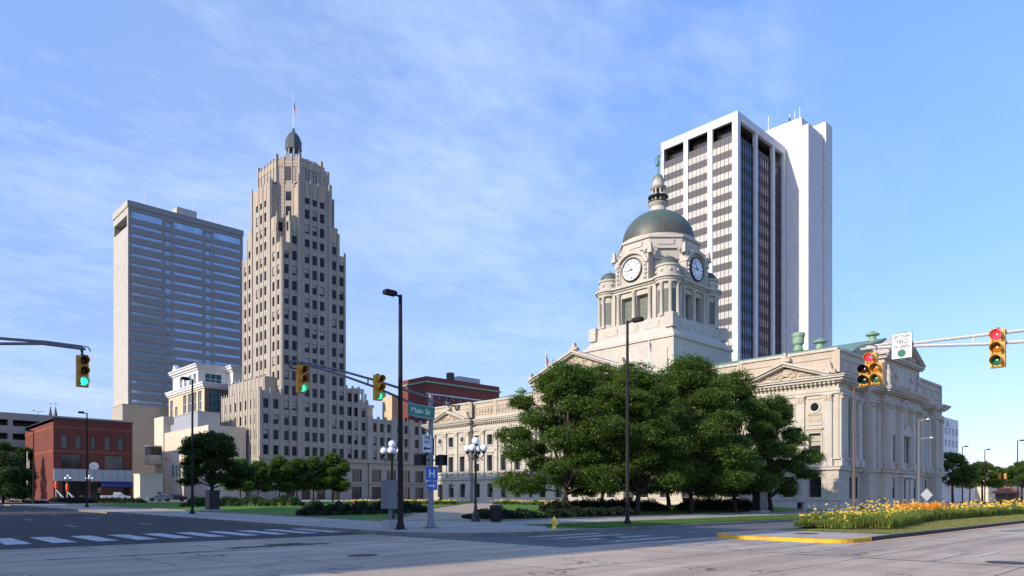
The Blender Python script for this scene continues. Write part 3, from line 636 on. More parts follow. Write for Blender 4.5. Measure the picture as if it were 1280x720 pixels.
for z, e, h in ((41.2, .4, .6), (41.8, .9, .7), (42.5, 1.2, .4)):
    q.box(x0 + .9 - e, ys - e, z, x0 + 10 - e - .01, yt + e, z + h - .003, 'white_panel'); q.box(x0 + 10 - e, ys - 4 - e, z, x1 - 1 + e, yt + e, z + h - .003, 'white_panel')
q.extr([(x0 + .2, yt - 5, 42.9), (x0 + .2, yt - 1, 42.9), (x0 + .2, yt - 3, 45)], (1.2, 0, 0), 'white_panel'); q.build('cornice', b2)
# ---- cream low building
b3 = thing('cream_building', (70, 197, .9), 'low plain cream building with grey metal rooftop boxes, behind the dark tree on the left', 'building')
w = MB(); ws = [(at_x(a, 70), at_x(b, 70), 7.5, 11) for a, b in ((217.3, 214.6), (221.5, 219.2), (226, 223.4))]; ws = [(min(a, b), max(a, b), c, d) for a, b, c, d in ws]
P1 = facade(w, '-x', 70, 186, 227, .9, 20.6, ws, .35, 'cream_wall'); shell(w, 70, 80, 186, 227, .9, 20.6, 'cream_wall', skip=('-x',))
w.box(69.7, 219.5, .9, 73, 227.6, 25.6, 'cream_wall'); w.build('wall', b3); windows(b3, P1, 'glass_dark', 'frame_grey', 1, 2)
q = MB(); q.box(71, 196, 20.6, 77, 214.5, 24.9, 'metal_panel'); q.box(70.9, 195.9, 24.9, 77.1, 214.6, 25.2, 'metal_panel'); q.build('roof_box', b3)
q = MB(); q.box(71.5, 216, 20.6, 76, 219, 23, 'metal_panel'); q.build('roof_box', b3)
q = MB(); q.box(66.5, 221, 11.5, 69.6, 226.5, 14.2, 'cream_wall'); q.box(66.7, 221.2, 14.2, 69.6, 226.3, 16.6, 'frame_dark'); q.box(66.4, 220.9, 16.6, 69.6, 226.6, 17.0, 'metal_panel'); q.build('balcony', b3)
b4 = thing('cream_annex', (46.2, 160, .9), 'small windowless cream building with flat roof beside the red brick building', 'building')
w = MB(); xa = at_x  # west corner
xa0 = at_y(175, 160); w.box(xa0, 160, .7, at_y(203.5, 160), 164.2, 6.5, 'cream_wall'); w.box(xa0 - .12, 159.88, 6.5, at_y(203.5, 160) + .12, 164.32, 6.75, 'cream_wall'); w.build('wall', b4)
q = MB(); q.box(xa0 + 3.4, 159.9, .9, xa0 + 4.2, 159.99, 2.9, 'brown_paint'); q.build('door', b4)
# ---- parking garage
b5 = thing('parking_garage', (18, 210, .9), 'long concrete parking garage with dark open decks at the far left', 'parking garage')
w = MB(); ops = []
for k in range(6):
    z = 2.6 + 3.35 * k
    for i in range(6): ops.append((12 + 6.6 * i, 12 + 6.6 * i + 5.7, z, z + 1.55))
P0 = facade(w, '-y', 210, 10, 57, .9, 22.6, ops, 3.0, 'garage_concrete'); shell(w, 10, 57, 210, 240, .9, 21.3, 'garage_concrete'); w.build('wall', b5)
q = MB(); q.box(10.2, 213, .9, 56.8, 239, 20.5, 'frame_dark'); q.build('deck_shade_fill', b5)  # near-black block behind the openings, shade of the decks put into colour
# ---- stone skyscraper
T = thing('stone_skyscraper', (97, 192.6, .9), 'art deco limestone skyscraper with stepped crown, lantern and flagpole', 'skyscraper')
X0, X1, Y0, Y1 = 87.2, 106.8, 180.0, 205.3; xc, yc = 97.0, 192.65
w = MB(); allw = []; pitch = 4.12; z0w = 13.2; wh = 2.55; wwd = 1.42
xs7 = [88.55, 90.95, 94.7, 97, 99.3, 103.05, 105.45]; ys7 = [182.0, 184.9, 190.0, 192.65, 195.3, 200.4, 203.3]
tops = {71.3: 14, 78.9: 16, 86.5: 17, 89.6: 18}
def strip(face, c, u0, u1, zt_, cs, zb=12.4, mat='tower_limestone', width=wwd, sink=.25, low=True):
    n = int((zt_ - 1.6 - z0w - wh) / pitch) + 1; o = [(q_ - width / 2, q_ + width / 2, z0w + pitch * i, z0w + pitch * i + wh) for q_ in cs for i in range(n) if z0w + pitch * i + wh < zt_ - .8]
    allw.extend(facade(w, face, c, u0, u1, zb, zt_, o, sink, mat))
nx1, nx2, ny1, ny2 = 2.55, 5.2, 3.3, 6.6
strip('-y', Y0, X0, X0 + nx1, 71.3, xs7[:1]); strip('-y', Y0, X0 + nx1, X0 + nx2, 78.9, xs7[1:2]); strip('-y', Y0, X0 + nx2, X1 - nx2, 89.6, xs7[2:5])
strip('-y', Y0, X1 - nx2, X1 - nx1, 78.9, xs7[5:6]); strip('-y', Y0, X1 - nx1, X1, 71.3, xs7[6:])
strip('-x', X0, Y0, Y0 + ny1, 71.3, ys7[:1], width=1.3); strip('-x', X0, Y0 + ny1, Y0 + ny2, 78.9, ys7[1:2], width=1.3); strip('-x', X0, Y0 + ny2, Y1 - ny2, 89.6, ys7[2:5], width=1.3)
strip('-x', X0, Y1 - ny2, Y1 - ny1, 78.9, ys7[5:6], width=1.3); strip('-x', X0, Y1 - ny1, Y1, 71.3, ys7[6:], width=1.3)
# faces that appear where corners step back
def st(face, c, u0, u1, za, zb, cs=()):
    o = [(q_ - wwd / 2, q_ + wwd / 2, z0w + pitch * i, z0w + pitch * i + wh) for q_ in cs for i in range(30) if z0w + pitch * i > za + .5 and z0w + pitch * i + wh < zb - .8]
    allw.extend(facade(w, face, c, u0, u1, za, zb, o, .38, 'tower_limestone'))
for (xa, sx) in ((X0, 1), (X1, -1)):
    a, b = sorted((xa, xa + sx * nx1)); st('-y', Y0 + ny1, a, b, 71.3, 78.9, [(a + b) / 2])
    a, b = sorted((xa, xa + sx * nx2)); st('-y', Y0 + ny2, a, b, 78.9, 89.0, [(a + b) / 2])
for (ya, sy) in ((Y0, 1), (Y1, -1)):
    a, b = sorted((ya, ya + sy * ny1)); st('-x', X0 + nx1, a, b, 71.3, 78.9, [(a + b) / 2]); 
    a, b = sorted((ya, ya + sy * ny2)); st('-x', X0 + nx2, a, b, 78.9, 87.5, [(a + b) / 2]); st('+x', X1 - nx2, a, b, 78.9, 87.5)
# solid core, roofs and rear
for (a, b, c, d, zz_) in ((X0 + .42, X1, Y0 + .42, Y1, 71.0), (X0 + nx1 + .42, X1 - nx1, Y0 + .42, Y1, 78.6), (X0 + .42, X1, Y0 + ny1 + .42, Y1 - ny1, 78.61), (X0 + nx2 + .42, X1 - nx2, Y0 + .42, Y1, 89.3), (X0 + .42, X1 - .01, Y0 + ny2 + .42, Y1 - ny2, 89.31)):
    w.box(a, c, .9, b, d, zz_, 'tower_limestone')
# caps
for (a, b, c, d, zz_) in ((X0, X1, Y0, Y1, 71.0), (X0 + nx1, X1 - nx1, Y0, Y1, 78.6), (X0, X1, Y0 + ny1, Y1 - ny1, 78.605), (X0 + nx2, X1 - nx2, Y0, Y1, 89.3), (X0, X1 - .01, Y0 + ny2, Y1 - ny2, 89.305)):
    w.box(a + .01, c + .01, zz_, b - .01, d - .01, zz_ + .3, 'tower_limestone')
# base below the belt
base_ops = [(X0 + 1.2 + i * 4.6, X0 + 3.9 + i * 4.6, 1.2 + j * 5.4, 4.9 + j * 5.4) for i in range(4) for j in range(2)]
allbig = facade(w, '-y', Y0, X0, X1, .8, 12.4, base_ops, .35, 'tower_limestone'); facade(w, '-x', X0, Y0, Y1, .8, 12.4, [], .4, 'tower_limestone')
w.build('wall', T)
windows(T, allw, lambda v: 'glass_tower', 'frame_dark', 1, 2, fr=.1, bar=.09, proud=.04, blind=.3)
windows(T, allbig, 'glass_dark', 'frame_dark', 3, 2, name='shop_window')
pr = MB()   # vertical piers
def pier(x, y, wd, zt_, zb=12.4, m='tower_limestone', dp=.3, face='-y', tip=1.0):
    if face == '-y': pr.box(x - wd / 2, y - dp, zb, x + wd / 2, y - .003, zt_ + tip, m)
    else: pr.box(x - dp, y - wd / 2, zb, x - .003, y + wd / 2, zt_ + tip, m)
for x, zt_ in ((X0 + .35, 71.3), (89.75, 76), (92.3, 89.6), (95.85, 89), (98.15, 89), (101.7, 89.6), (104.25, 76), (X1 - .35, 71.3)): pier(x, Y0, .55 if zt_ < 89.6 else .9, zt_, dp=.28 if zt_ != 89.6 else .45)
for y, zt_ in ((Y0 + .4, 71.3), (183.4, 76), (186.9, 89.6), (191.3, 89), (194, 89), (198.5, 89.6), (201.9, 76), (Y1 - .4, 71.3)): pier(X0, y, .55 if zt_ != 89.6 else .9, zt_, face='-x', dp=.12 if zt_ != 89.6 else .3)
for x in (X0 + .3, X0 + 2.2): pier(x, Y0 + ny1, .5, 78.9, 71.3)
for x in (X0 + .3, X0 + 2.6, X0 + 4.8, X1 - .3, X1 - 2.6): pier(x, Y0 + ny2, .5, 89, 78.9)
for y in (Y0 + .3, Y0 + 3): pier(X0 + nx1, y, .5, 78.9, 71.3, face='-x')
for y in (Y0 + .3, Y0 + 3.2, Y0 + 6): pier(X0 + nx2, y, .5, 87.5, 78.9, face='-x')
pr.build('piers', T)
class TRC:
    def box(s, *a): b = MB(); b.box(*a); b.build('ornament_panel', T)
tr = TRC()   # terracotta panels above the top windows
for x in (94.7, 97, 99.3): tr.box(x - .75, Y0 - .12, 84.9, x + .75, Y0 - .004, 89.3, 'terracotta_panel')
for y in (190.0, 192.65, 195.3): tr.box(X0 - .12, y - .75, 84.9, X0 - .004, y + .75, 89.3, 'terracotta_panel')
for x in (90.95, 103.05): tr.box(x - .7, Y0 - .1, 74.6, x + .7, Y0 - .004, 78.9, 'terracotta_panel')
for x in (88.55, 105.45): tr.box(x - .7, Y0 - .1, 68.6, x + .7, Y0 - .004, 71.2, 'terracotta_panel')
for y in (184.9, 182): tr.box(X0 - .1, y - .7, 75 if y > 183 else 68.6, X0 - .004, y + .7, 78.9 if y > 183 else 71.2, 'terracotta_panel')
tr.box(X0 + nx2 - .12, 181, 80.2, X0 + nx2 - .004, 183.0, 88, 'terracotta_panel')

cr = MB()   # crown
def octa(cx, cy, a, b, c): return [(cx - a + c, cy - b), (cx + a - c, cy - b), (cx + a, cy - b + c), (cx + a, cy + b - c), (cx + a - c, cy + b), (cx - a + c, cy + b), (cx - a, cy + b - c), (cx - a, cy - b + c)]
oc = octa(xc, yc, 7.9, 10.4, 4.6); cr.prism(oc, 71.0, 96.4, 'tower_limestone'); cr.prism(octa(xc, yc, 6.6, 9.0, 3.9), 96.4, 97.5, 'terracotta_panel'); cr.prism(octa(xc, yc, 4.2, 6, 2.5), 97.5, 98.6, 'tower_limestone')
oc2 = octa(xc, yc, 8.02, 10.52, 4.65); cr.prism(oc2, 94.2, 95.9, 'terracotta_panel')
for i in range(8):
    a = Vector(oc[i]); c_ = Vector(oc[(i + 1) % 8]); cr.box(a.x - .35, a.y - .35, 89.6, a.x + .35, a.y + .35, 97.6, 'tower_limestone')
    n = max(2, int((c_ - a).length / 1.9))
    for k in range(1, n): p = a.lerp(c_, k / n); cr.box(p.x - .22, p.y - .22, 89.6, p.x + .22, p.y + .22, 96.9, 'tower_limestone')
cr.build('crown', T)
sl_ = MB()
for k in range(4): 
    a = Vector(oc[7]).lerp(Vector(oc[0]), .5); 
dv = (Vector(oc[0]) - Vector(oc[7])).normalized(); nv = Vector((-dv.y, dv.x)); 
a = Vector(oc[7]).lerp(Vector(oc[0]), .38); b_ = Vector(oc[7]).lerp(Vector(oc[0]), .62); off = Vector((-1, -1)).normalized() * .12
sl_.extr([(a.x + off.x, a.y + off.y, 90.4), (b_.x + off.x, b_.y + off.y, 90.4), (b_.x + off.x, b_.y + off.y, 94), (a.x + off.x, a.y + off.y, 94)], (-off.x * .8, -off.y * .8, 0), 'frame_dark')
for x in (xc - 1.4, xc + .8): sl_.box(x, yc - 10.6, 90.6, x + .8, yc - 10.42, 94, 'frame_dark')
sl_.build('crown_slot', T)
m0 = Vector(oc[7]).lerp(Vector(oc[0]), .5); tq = (Vector(oc[0]) - Vector(oc[7])).normalized()
for zq in (80.6, 84.7, 76.4):
    q = MB(); a_ = m0 - tq * .75 + off * .4; b2q = m0 + tq * .75 + off * .4; q.extr([(a_.x, a_.y, zq), (b2q.x, b2q.y, zq), (b2q.x, b2q.y, zq + 2.5), (a_.x, a_.y, zq + 2.5)], (-off.x * .3, -off.y * .3, 0), 'glass_tower'); q.build('corner_window', T)
for sg in (-1, 1):
    q = MB(); a_ = m0 + tq * sg * 1.5 - tq * .35 + off; b2q = m0 + tq * sg * 1.5 + tq * .35 + off; q.extr([(a_.x, a_.y, 71.4), (b2q.x, b2q.y, 71.4), (b2q.x, b2q.y, 94), (a_.x, a_.y, 94)], (-off.x * .9, -off.y * .9, 0), 'terracotta_panel'); q.build('ornament_panel', T)
la = MB()
for k in range(8): a = math.pi / 8 + k * math.pi / 4; la.tube([(xc + 1.95 * math.cos(a), yc + 1.95 * math.sin(a), 98.4), (xc + 1.95 * math.cos(a), yc + 1.95 * math.sin(a), 103.8)], .24, 'frame_grey', 6)
la.lathe([(2.2, 98.4), (2.2, 98.9), (.5, 98.9), (.5, 103.2), (2.35, 103.4), (2.35, 106.2), (2.1, 106.4), (1.9, 107.3), (1.2, 108.2), (.5, 108.6), (.35, 109.8), (0, 110)], 'slate_roof', (xc, yc), 8, math.pi / 8)
la.build('lantern', T)
fp = MB(); fp.tube([(xc, yc, 109.5), (xc, yc, 120)], [.16, .08], 'frame_white', 6); fp.sphere((xc, yc, 120.1), .22, 'frame_white', 8, 5); fp.build('flagpole', T)
fl = flag_mesh('flag', T, xc, yc, 117.8, 3.4, 2.3)
# wings of the skyscraper
wing = MB(); ww = []
def wblock(x0, x1, y0, y1, zt_, xcs, ycs, wx=1.42, dy=0):
    o1 = [(c - wx / 2, c + wx / 2, z0w + pitch * i, z0w + pitch * i + wh) for c in xcs for i in range(20) if z0w + pitch * i + wh < zt_ - 1]
    o2 = [(c - .65, c + .65, z0w + pitch * i, z0w + pitch * i + wh) for c in ycs for i in range(20) if z0w + pitch * i + wh < zt_ - 1 and z0w + pitch * i > dy]
    ww.extend(facade(wing, '-y', y0, x0, x1, 12.4, zt_, o1, .38, 'tower_limestone')); ww.extend(facade(wing, '-x', x0, y0, y1, max(12.4, dy), zt_, o2, .38, 'tower_limestone'))
    wing.box(x0 + .4, y0 + .4, .9, x1, y1, zt_ - .3, 'tower_limestone'); wing.box(x0 + .01, y0 + .01, zt_ - .35, x1 - .01, y1 - .01, zt_ - .05, 'tower_limestone')
def crenels(x0, x1, y, zt_, n, face='-y', w_=.6):
    for i in range(n + 1):
        u = x0 + (x1 - x0) * i / n
        if face == '-y': wing.box(u - w_ / 2, y - .28, 12.4, u + w_ / 2, y - .004, zt_ + .75, 'tower_limestone')
        else: wing.box(y - .13, u - w_ / 2, 12.4, y - .004, u + w_ / 2, zt_ + .75, 'tower_limestone')
wblock(80.8, 87.15, 179.6, 204.6, 30.2, [82.6, 85.4], [182, 185.2, 188.4, 191.6, 194.8, 198, 201.2]); crenels(81.1, 86.9, 179.6, 30.2, 2); crenels(180, 204.3, 80.8, 30.2, 14, '-x', .5)
wblock(83.8, 87.1, 183, 207, 34.6, [], [186, 190, 194, 198, 202], dy=30.5); crenels(184, 206.6, 83.8, 34.6, 9, '-x', .5)
wblock(106.85, 111.6, 180.4, 204, 33.6, [108.4, 110.6 - .1], []); crenels(107.2, 111.3, 180.4, 33.6, 2)
wblock(111.6, 114.6, 180.5, 204, 29.9, [113.1], []); crenels(111.9, 114.3, 180.5, 29.9, 1)
lowx = [116.6 + i * 2.55 + (1.2 if i > 2 else 0) + (1.6 if i > 4 else 0) for i in range(9)]
wblock(114.6, 141.0, 180.0, 204, 25.3, [x for x in lowx if x < 139.6], []); 
for i in range(10):
    u = (lowx[i - 1] + lowx[i]) / 2 if 0 < i < 9 else (115 if i == 0 else 140.4); wd_ = .45 if 0 < i < 9 and lowx[i] - lowx[i - 1] < 3 else .9
    wing.box(u - wd_, 179.72, 12.4, u + wd_, 179.996, 26.0, 'tower_limestone')
for (a, b) in ((80.8, 87.2), (106.8, 114.6), (114.6, 141.0)):
    n = max(1, int((b - a) / 5.2)); o = [(a + (b - a) * (i + .5) / n - 1.7, a + (b - a) * (i + .5) / n + 1.7, 1.3 + j * 5.1, 4.9 + j * 5.1) for i in range(n) for j in range(2)]
    ww2 = facade(wing, '-y', 179.7 if a < 90 else 180.2 if a < 110 else 179.9, a, b, .8, 12.4, o, .5, 'tower_limestone'); windows(T, ww2, 'glass_dark', 'frame_dark', 3, 2, name='shop_window')
facade(wing, '-x', 80.8, 179.6, 204.6, .8, 12.4, [(183, 187, 1.2, 5), (192, 196, 1.2, 5)], .4, 'tower_limestone')
wing.box(80.5, 179.3, 12.0, 141.2, 179.69, 12.7, 'tower_trim'); wing.box(80.5, 179.3, 6.0, 141.2, 179.66, 6.3, 'tower_trim')
wing.build('wing', T)
mb_rest = MB()
for v in ww: window_mb(mb_rest, v, 'glass_tower', 'frame_dark', 1, 2, fr=.1, bar=.09, proud=.04, blind=.3)
mb_rest.build('wing_windows', T, kind='stuff')
# ---- small roofs behind the right wing
b6 = thing('white_corner_building', (116, 212, .9), 'ornate white stone building with paired columns under its cornice, peeking over the skyscraper wing', 'building')
w = MB(); xa, xb = at_y(441, 212), at_y(456, 212); w.box(xa, 212, .9, xb, 222, 33.6, 'cream_wall')
for x in (xa + .8, xa + 2.2, xa + 4.2, xa + 5.4): w.lathe([(.5, 34), (.42, 38)], 'white_panel', (x, 212.6), 8)
w.box(xa + .2, 213.2, 33.6, xb - 1.6, 221, 38, 'frame_grey'); w.box(xa - .5, 211.5, 38, xb - .6, 221.6, 39.4, 'white_panel'); w.box(xa - .3, 211.6, 33.2, xb + .2, 222.2, 34, 'white_panel')
w.box(xb, 212.6, 30, xb + 3.6, 222, 33.4, 'cream_wall'); w.box(xb - .1, 212.2, 33.4, xb + 4, 222.3, 34.3, 'white_panel'); w.build('wall', b6)
b7 = thing('beige_roof_building', (130, 214, .9), 'low beige building roofline seen behind the stone skyscraper wing', 'building')
w = MB(); w.box(at_y(455, 216), 216, .9, at_y(484, 216), 228, 29.2, 'cream_wall'); w.box(at_y(484, 216) + .01, 216, .9, at_y(490, 216), 228, 29.0, 'brown_brick'); w.build('wall', b7)
b8 = thing('cream_tower_block', (140, 212, .9), 'narrow cream block with small dark windows left of the dark brick hotel', 'building')
w = MB(); xa, xb = at_y(490, 206), at_y(503, 206); P0 = facade(w, '-y', 206, xa, xb, .9, 37.5, [(xa + 2.5, xa + 4.3, z, z + 2.2) for z in (31.8, 28, 24.2)], .3, 'cream_brick'); shell(w, xa, xb, 206, 212, .9, 37.5, 'cream_brick', skip=('-y',)); w.build('wall', b8); windows(b8, P0, 'glass_dark', 'frame_dark', 1, 2)
# ---- dark brick hotel
b9 = thing('dark_brick_building', (143.5, 190, .9), 'dark red brick block with green cornice rising behind the courthouse', 'building')
w = MB(); x0, y0, x1, y1 = 143.5, 190, 177, 206; zt = 42.6; rows = [(19.5 + 3.9 * k, 21.7 + 3.9 * k) for k in range(5)]
P0 = facade(w, '-y', y0, x0, x1, .9, zt, [(x0 + 2 + 3.15 * i, x0 + 3.5 + 3.15 * i, a, b) for i in range(10) for a, b in rows], .3, 'dark_brick')
P1 = facade(w, '-x', x0, y0, y1, .9, zt, [(y0 + 3 + 4 * i, y0 + 4.5 + 4 * i, a, b) for i in range(3) for a, b in rows[:3]], .3, 'dark_brick'); shell(w, x0, x1, y0, y1, .9, zt, 'dark_brick', top='roof_gravel'); w.build('wall', b9)
windows(b9, P0 + P1, 'glass_dark', 'frame_dark', 1, 2)
q = MB(); q.box(x0 - .5, y0 - .5, 40.4, x1 + .5, y1 + .3, 41.0, 'copper_green'); q.build('cornice', b9)
q = MB(); q.box(x0 - .15, y0 - .2, 36.5, x1 + .1, y0 - .004, 36.95, 'white_panel'); q.build('string_course', b9)
q = MB(); q.box(161, 194, zt, 171, 200, zt + 2.6, 'metal_panel'); q.box(156, 193, zt, 158, 195, zt + 3.2, 'frame_dark'); q.build('roof_plant', b9)

# ---- white framed glass tower
b10 = thing('glass_tower', (223.6, 119.9, .6), 'tall white framed tower with striped glass bays behind the courthouse dome', 'skyscraper')
x0, x1, y0, y1, zt = 223.6, 260.2, 119.9, 151.0, 134.8
w = MB(); ybays = [(122.0, 129.6), (131.5, 139.5), (141.3, 149.8)]; xbays = [(225.6, 236.6), (238.2, 250.0), (251.6, 258.6)]
facade(w, '-x', x0, y0, y1, .6, zt, [(a, b, 4, 131.9) for a, b in ybays], .9, 'white_panel')
facade(w, '-y', y0, x0, x1, .6, zt, [(a, b, 4, 131.9) for a, b in xbays], 1.2, 'white_panel')
shell(w, x0, x1, y0, y1, .6, zt, 'white_panel', top='roof_gravel'); w.build('frame', b10)
bl = []; pan = MB(); rg = random.Random(3); fh = 4.85; nf = 25; ztop = 124.8
cells = []
for (a, b) in ybays:
    for k in range(nf): cells.append(('-x', x0, a, b, ztop - fh * k - 2.3, ztop - fh * k, .45))
for (a, b) in xbays:
    for k in range(nf): cells.append(('-y', y0, a, b, ztop - fh * k - 2.5, ztop - fh * k, .9))
for (f_, c_, a, b, z_0, z_1, d_) in cells:
    P = PF(f_, c_); m_ = 'spandrel_dark' if f_ == '-x' else 'spandrel_navy'
    pan.add([P(a, z_1 + .001, d_ - .02), P(b, z_1 + .001, d_ - .02), P(b, z_0 + fh, d_ - .02), P(a, z_0 + fh, d_ - .02)], [(0, 1, 2, 3)], m_)
for (a, b) in ybays:
    pan.add([(x0 + 3.2, a, 125), (x0 + 3.2, b, 125), (x0 + 3.2, b, 131.9), (x0 + 3.2, a, 131.9)], [(0, 1, 2, 3)], 'glass_bronze'); pan.box(x0 + .5, a, 124.85, x0 + 3.2, b, 125.0, 'spandrel_dark')
for (a, b) in xbays:
    pan.add([(a, y0 + 3.4, 125), (b, y0 + 3.4, 125), (b, y0 + 3.4, 131.9), (a, y0 + 3.4, 131.9)], [(0, 1, 2, 3)], 'glass_dark'); pan.box(a, y0 + .9, 124.85, b, y0 + 3.4, 125.0, 'spandrel_navy')
pan.build('spandrel_panels', b10)
mul = MB()
for (a, b) in ybays:
    for i in range(1, 5): u = a + (b - a) * i / 5; mul.box(x0 + .34, u - .055, 4, x0 + .425, u + .055, 127, 'frame_dark')
for (a, b) in xbays:
    n = 7 if b - a > 8 else 4
    for i in range(1, n): u = a + (b - a) * i / n; mul.box(u - .07, y0 + .7, 4, u + .07, y0 + .87, 127, 'frame_dark')
mul.build('mullions', b10)
windows(b10, cells, lambda v: ('glass_blind' if v[0] == '-x' else 'glass_navy'), None, name='window_band')
b11 = thing('service_tower', (261, 111.5, .6), 'blank white concrete service tower joined to the back of the glass tower', 'skyscraper')
w = MB(); w.box(261, 111.5, .5, 274.4, 131.5, 141, 'white_slab'); w.build('wall', b11)
w = MB(); w.box(262, 114.5, 141, 272, 131.4, 144.9, 'white_slab'); w.build('lift_housing', b11)
w = MB(); w.box(275, 110.7, .5, 281, 131, 146.6, 'white_slab'); w.box(274.4, 114, .5, 275, 130, 140, 'white_slab'); w.build('rear_slab', b11)
for (x, y, h) in ((263, 128, 6), (266, 121, 5), (264, 118, 4.4), (263, 115.6, 4.5)): q = MB(); q.tube([(x, y, 144.8), (x, y, 144.9 + h)], .12, 'frame_white', 6); q.build('antenna', b11)
q = MB(); q.box(265.7, 120.7, 147.2, 266.3, 121.3, 148.6, 'frame_dark'); q.build('dish', b11)
# ---- white office to the right
b12 = thing('white_office_building', (228, 60, .6), 'white office building with rows of square dark windows, right of the courthouse', 'building')
yo = 57; xa, xb = at_y(1150, yo), at_y(1198, yo); zt = 1.7 + 96 * depth(xb, yo) / 878.5
w = MB(); fhh = 3.45; n = 8; wd = (xb - xa) / 10
ops = [(xa + wd * (i + .22), xa + wd * (i + .78), zt - 4.6 - fhh * k, zt - 2.7 - fhh * k) for i in range(10) for k in range(6)]
P0 = facade(w, '-y', yo, xa, xb, .6, zt, ops, .4, 'office_white'); P1 = facade(w, '-x', xa, yo, yo + 30, .6, zt, [], .3, 'office_white'); shell(w, xa, xb, yo, yo + 30, .6, zt, 'office_white'); w.build('wall', b12)
windows(b12, P0, 'glass_dark', 'frame_white', 1, 1)
q = MB(); lx = at_y(1184.5, yo); zl = zt - 1.5
for k in range(8):
    a = k * math.pi / 4; q.extr([(lx + .12 * math.cos(a + 1.57), yo - .06, zl + .12 * math.sin(a + 1.57)), (lx + (1.3 if k % 2 == 0 else .9) * math.cos(a), yo - .06, zl + (1.3 if k % 2 == 0 else .9) * math.sin(a)), (lx + .12 * math.cos(a - 1.57), yo - .06, zl + .12 * math.sin(a - 1.57))], (0, .05, 0), 'sign_blue')
q.box(lx - 1.9, yo - .05, zl - .75, lx - .3, yo - .004, zl - .45, 'copper_green'); q.box(lx + .3, yo - .05, zl - .75, lx + 1.9, yo - .004, zl - .45, 'copper_green'); q.build('emblem', b12)
# ---- low white hall and brick arcade building behind right-hand trees
b13 = thing('white_hall', (190, 46, .6), 'long low white building behind the row of trees on the right', 'building')
yo = 50; w = MB(); xa, xb = at_y(1150, yo), at_y(1219, yo); w.box(xa, yo, .5, xb, yo + 14, 1.7 + 19 * depth(xb, yo) / 878.5, 'white_panel')
w.box(xb, yo - 3, .5, 330, yo + 16, 6.9, 'cream_wall'); w.box(xb - .1, yo - 3.1, 6.9, 330.2, yo + 16, 7.2, 'white_panel'); w.build('wall', b13)
b14 = thing('arcade_building', (230, 68, .6), 'tan brick building with arched windows showing above the low white hall', 'building')
w = MB(); yo = 70; xa, xb = at_y(1195, yo), 400; w.box(xa, yo, .5, xb, yo + 20, 11.5, 'red_brick_band'); w.box(xa - .2, yo - .2, 11.5, xb, yo + 20, 12.1, 'limestone_warm'); w.box(xa - .1, yo - .15, 6.9, xb, yo - .004, 7.4, 'limestone_warm'); w.build('wall', b14)
for i in range(14):
    q = MB(); x = xa + 5 + i * 6.2; q.lathe([(0.01, 0), (1.5, 0), (1.5, .3)], 'glass_dark', seg=16, ax='y', o=(x, yo - .1, 8.9)); q.build('window', b14)
b15 = thing('kiosk', (0, 0, 0), 'small kiosk with low orange tiled roof beyond the flower bed', 'kiosk')
kx, ky = at_Z(1259, 150); b15.location = (kx, ky, .5); w = MB(); w.box(kx - 1.8, ky - 1.8, .3, kx + 1.8, ky + 1.8, 2.6, 'brown_brick'); w.build('wall', b15)
w = MB(); w.frust(kx, ky, 2.9, 2.9, 2.6, .5, .5, 3.9, 'roof_tile_orange'); w.box(kx - .5, ky - .5, 3.9, kx + .5, ky + .5, 4.6, 'roof_tile_orange'); w.build('roof', b15)

# ---- red brick building on the left
b16 = thing('red_brick_building', (33.8, 175.9, .85), 'red brick building with a blue awning and round wall clock', 'building')
x0, y0, x1, y1, zt, zg = 33.8, 175.9, 49.2, 206.5, 18.6, .85
w = MB(); Zs = depth(x0, y0)
up = [(at_y(a, y0), at_y(b, y0), 12.3, 15.3) for a, b in ((76.5, 84.5), (94.5, 102), (114, 120), (131, 138.5), (147.5, 154.5))]
mid = [(at_y(76.5, y0), at_y(102, y0), 8.1, 11.1), (at_y(131, y0), at_y(154.5, y0), 8.1, 11.1)]
sf = [(x0 + 1.6, x0 + 6.2, zg + .1, 5.2), (x0 + 7, x0 + 9.2, zg + .1, 5.0), (x0 + 10.2, x0 + 14.8, zg + .1, 5.2)]
P0 = facade(w, '-y', y0, x0, x1, zg, zt, up + mid, .35, 'red_brick') if False else facade(w, '-y', y0, x0, x1, zg, zt, up + mid + sf, .35, 'red_brick')
facade(w, '-x', x0, y0, y1, zg - .3, zt, [], .3, 'red_brick'); shell(w, x0, x1, y0, y1, zg, zt - .6, 'red_brick', top='roof_gravel')
w.box(x0, y0 + .01, zt - .6, x0 + .4, y1, zt, 'red_brick'); w.box(x1 - .4, y0 + .01, zt - .6, x1, y1, zt, 'red_brick'); w.build('wall', b16)
for z_, h_ in ((9.55 + 1.9, .55), (16.6, .5)):
    q = MB(); q.box(x0 - .06, y0 - .06, z_, x1, y0 - .003, z_ + h_, 'red_brick_band'); q.box(x0 - .06, y0 - .06, z_, x0 - .003, y1, z_ + h_, 'red_brick_band'); q.build('brick_band', b16)
q = MB(); q.box(x0 - .12, y0 - .12, zt, x1 + .1, y1 + .1, zt + .25, 'frame_dark'); q.build('coping', b16)
windows(b16, P0[:5], 'glass_bronze', 'frame_dark', 1, 2); windows(b16, P0[5:7], 'glass_dark', 'frame_dark', 2, 1); windows(b16, P0[7:], 'glass_dark', 'frame_dark', 3, 2, name='shop_window')
q = MB()
for i in range(10): q.box(x0 + .02 + i * 1.535, y0 - .5, 5.3, x0 + 1.5 + i * 1.535, y0 - .01, 7.9, 'metal_panel')
q.build('fascia_panels', b16)
q = MB(); aw0, aw1 = at_y(125, y0), at_y(163, y0); q.extr([(aw0, y0 - .51, 5.2), (aw0, y0 - 1.9, 4.3), (aw0, y0 - 1.9, 4.0), (aw0, y0 - .51, 4.0)], (aw1 - aw0, 0, 0), 'awning_blue'); q.build('awning', b16)
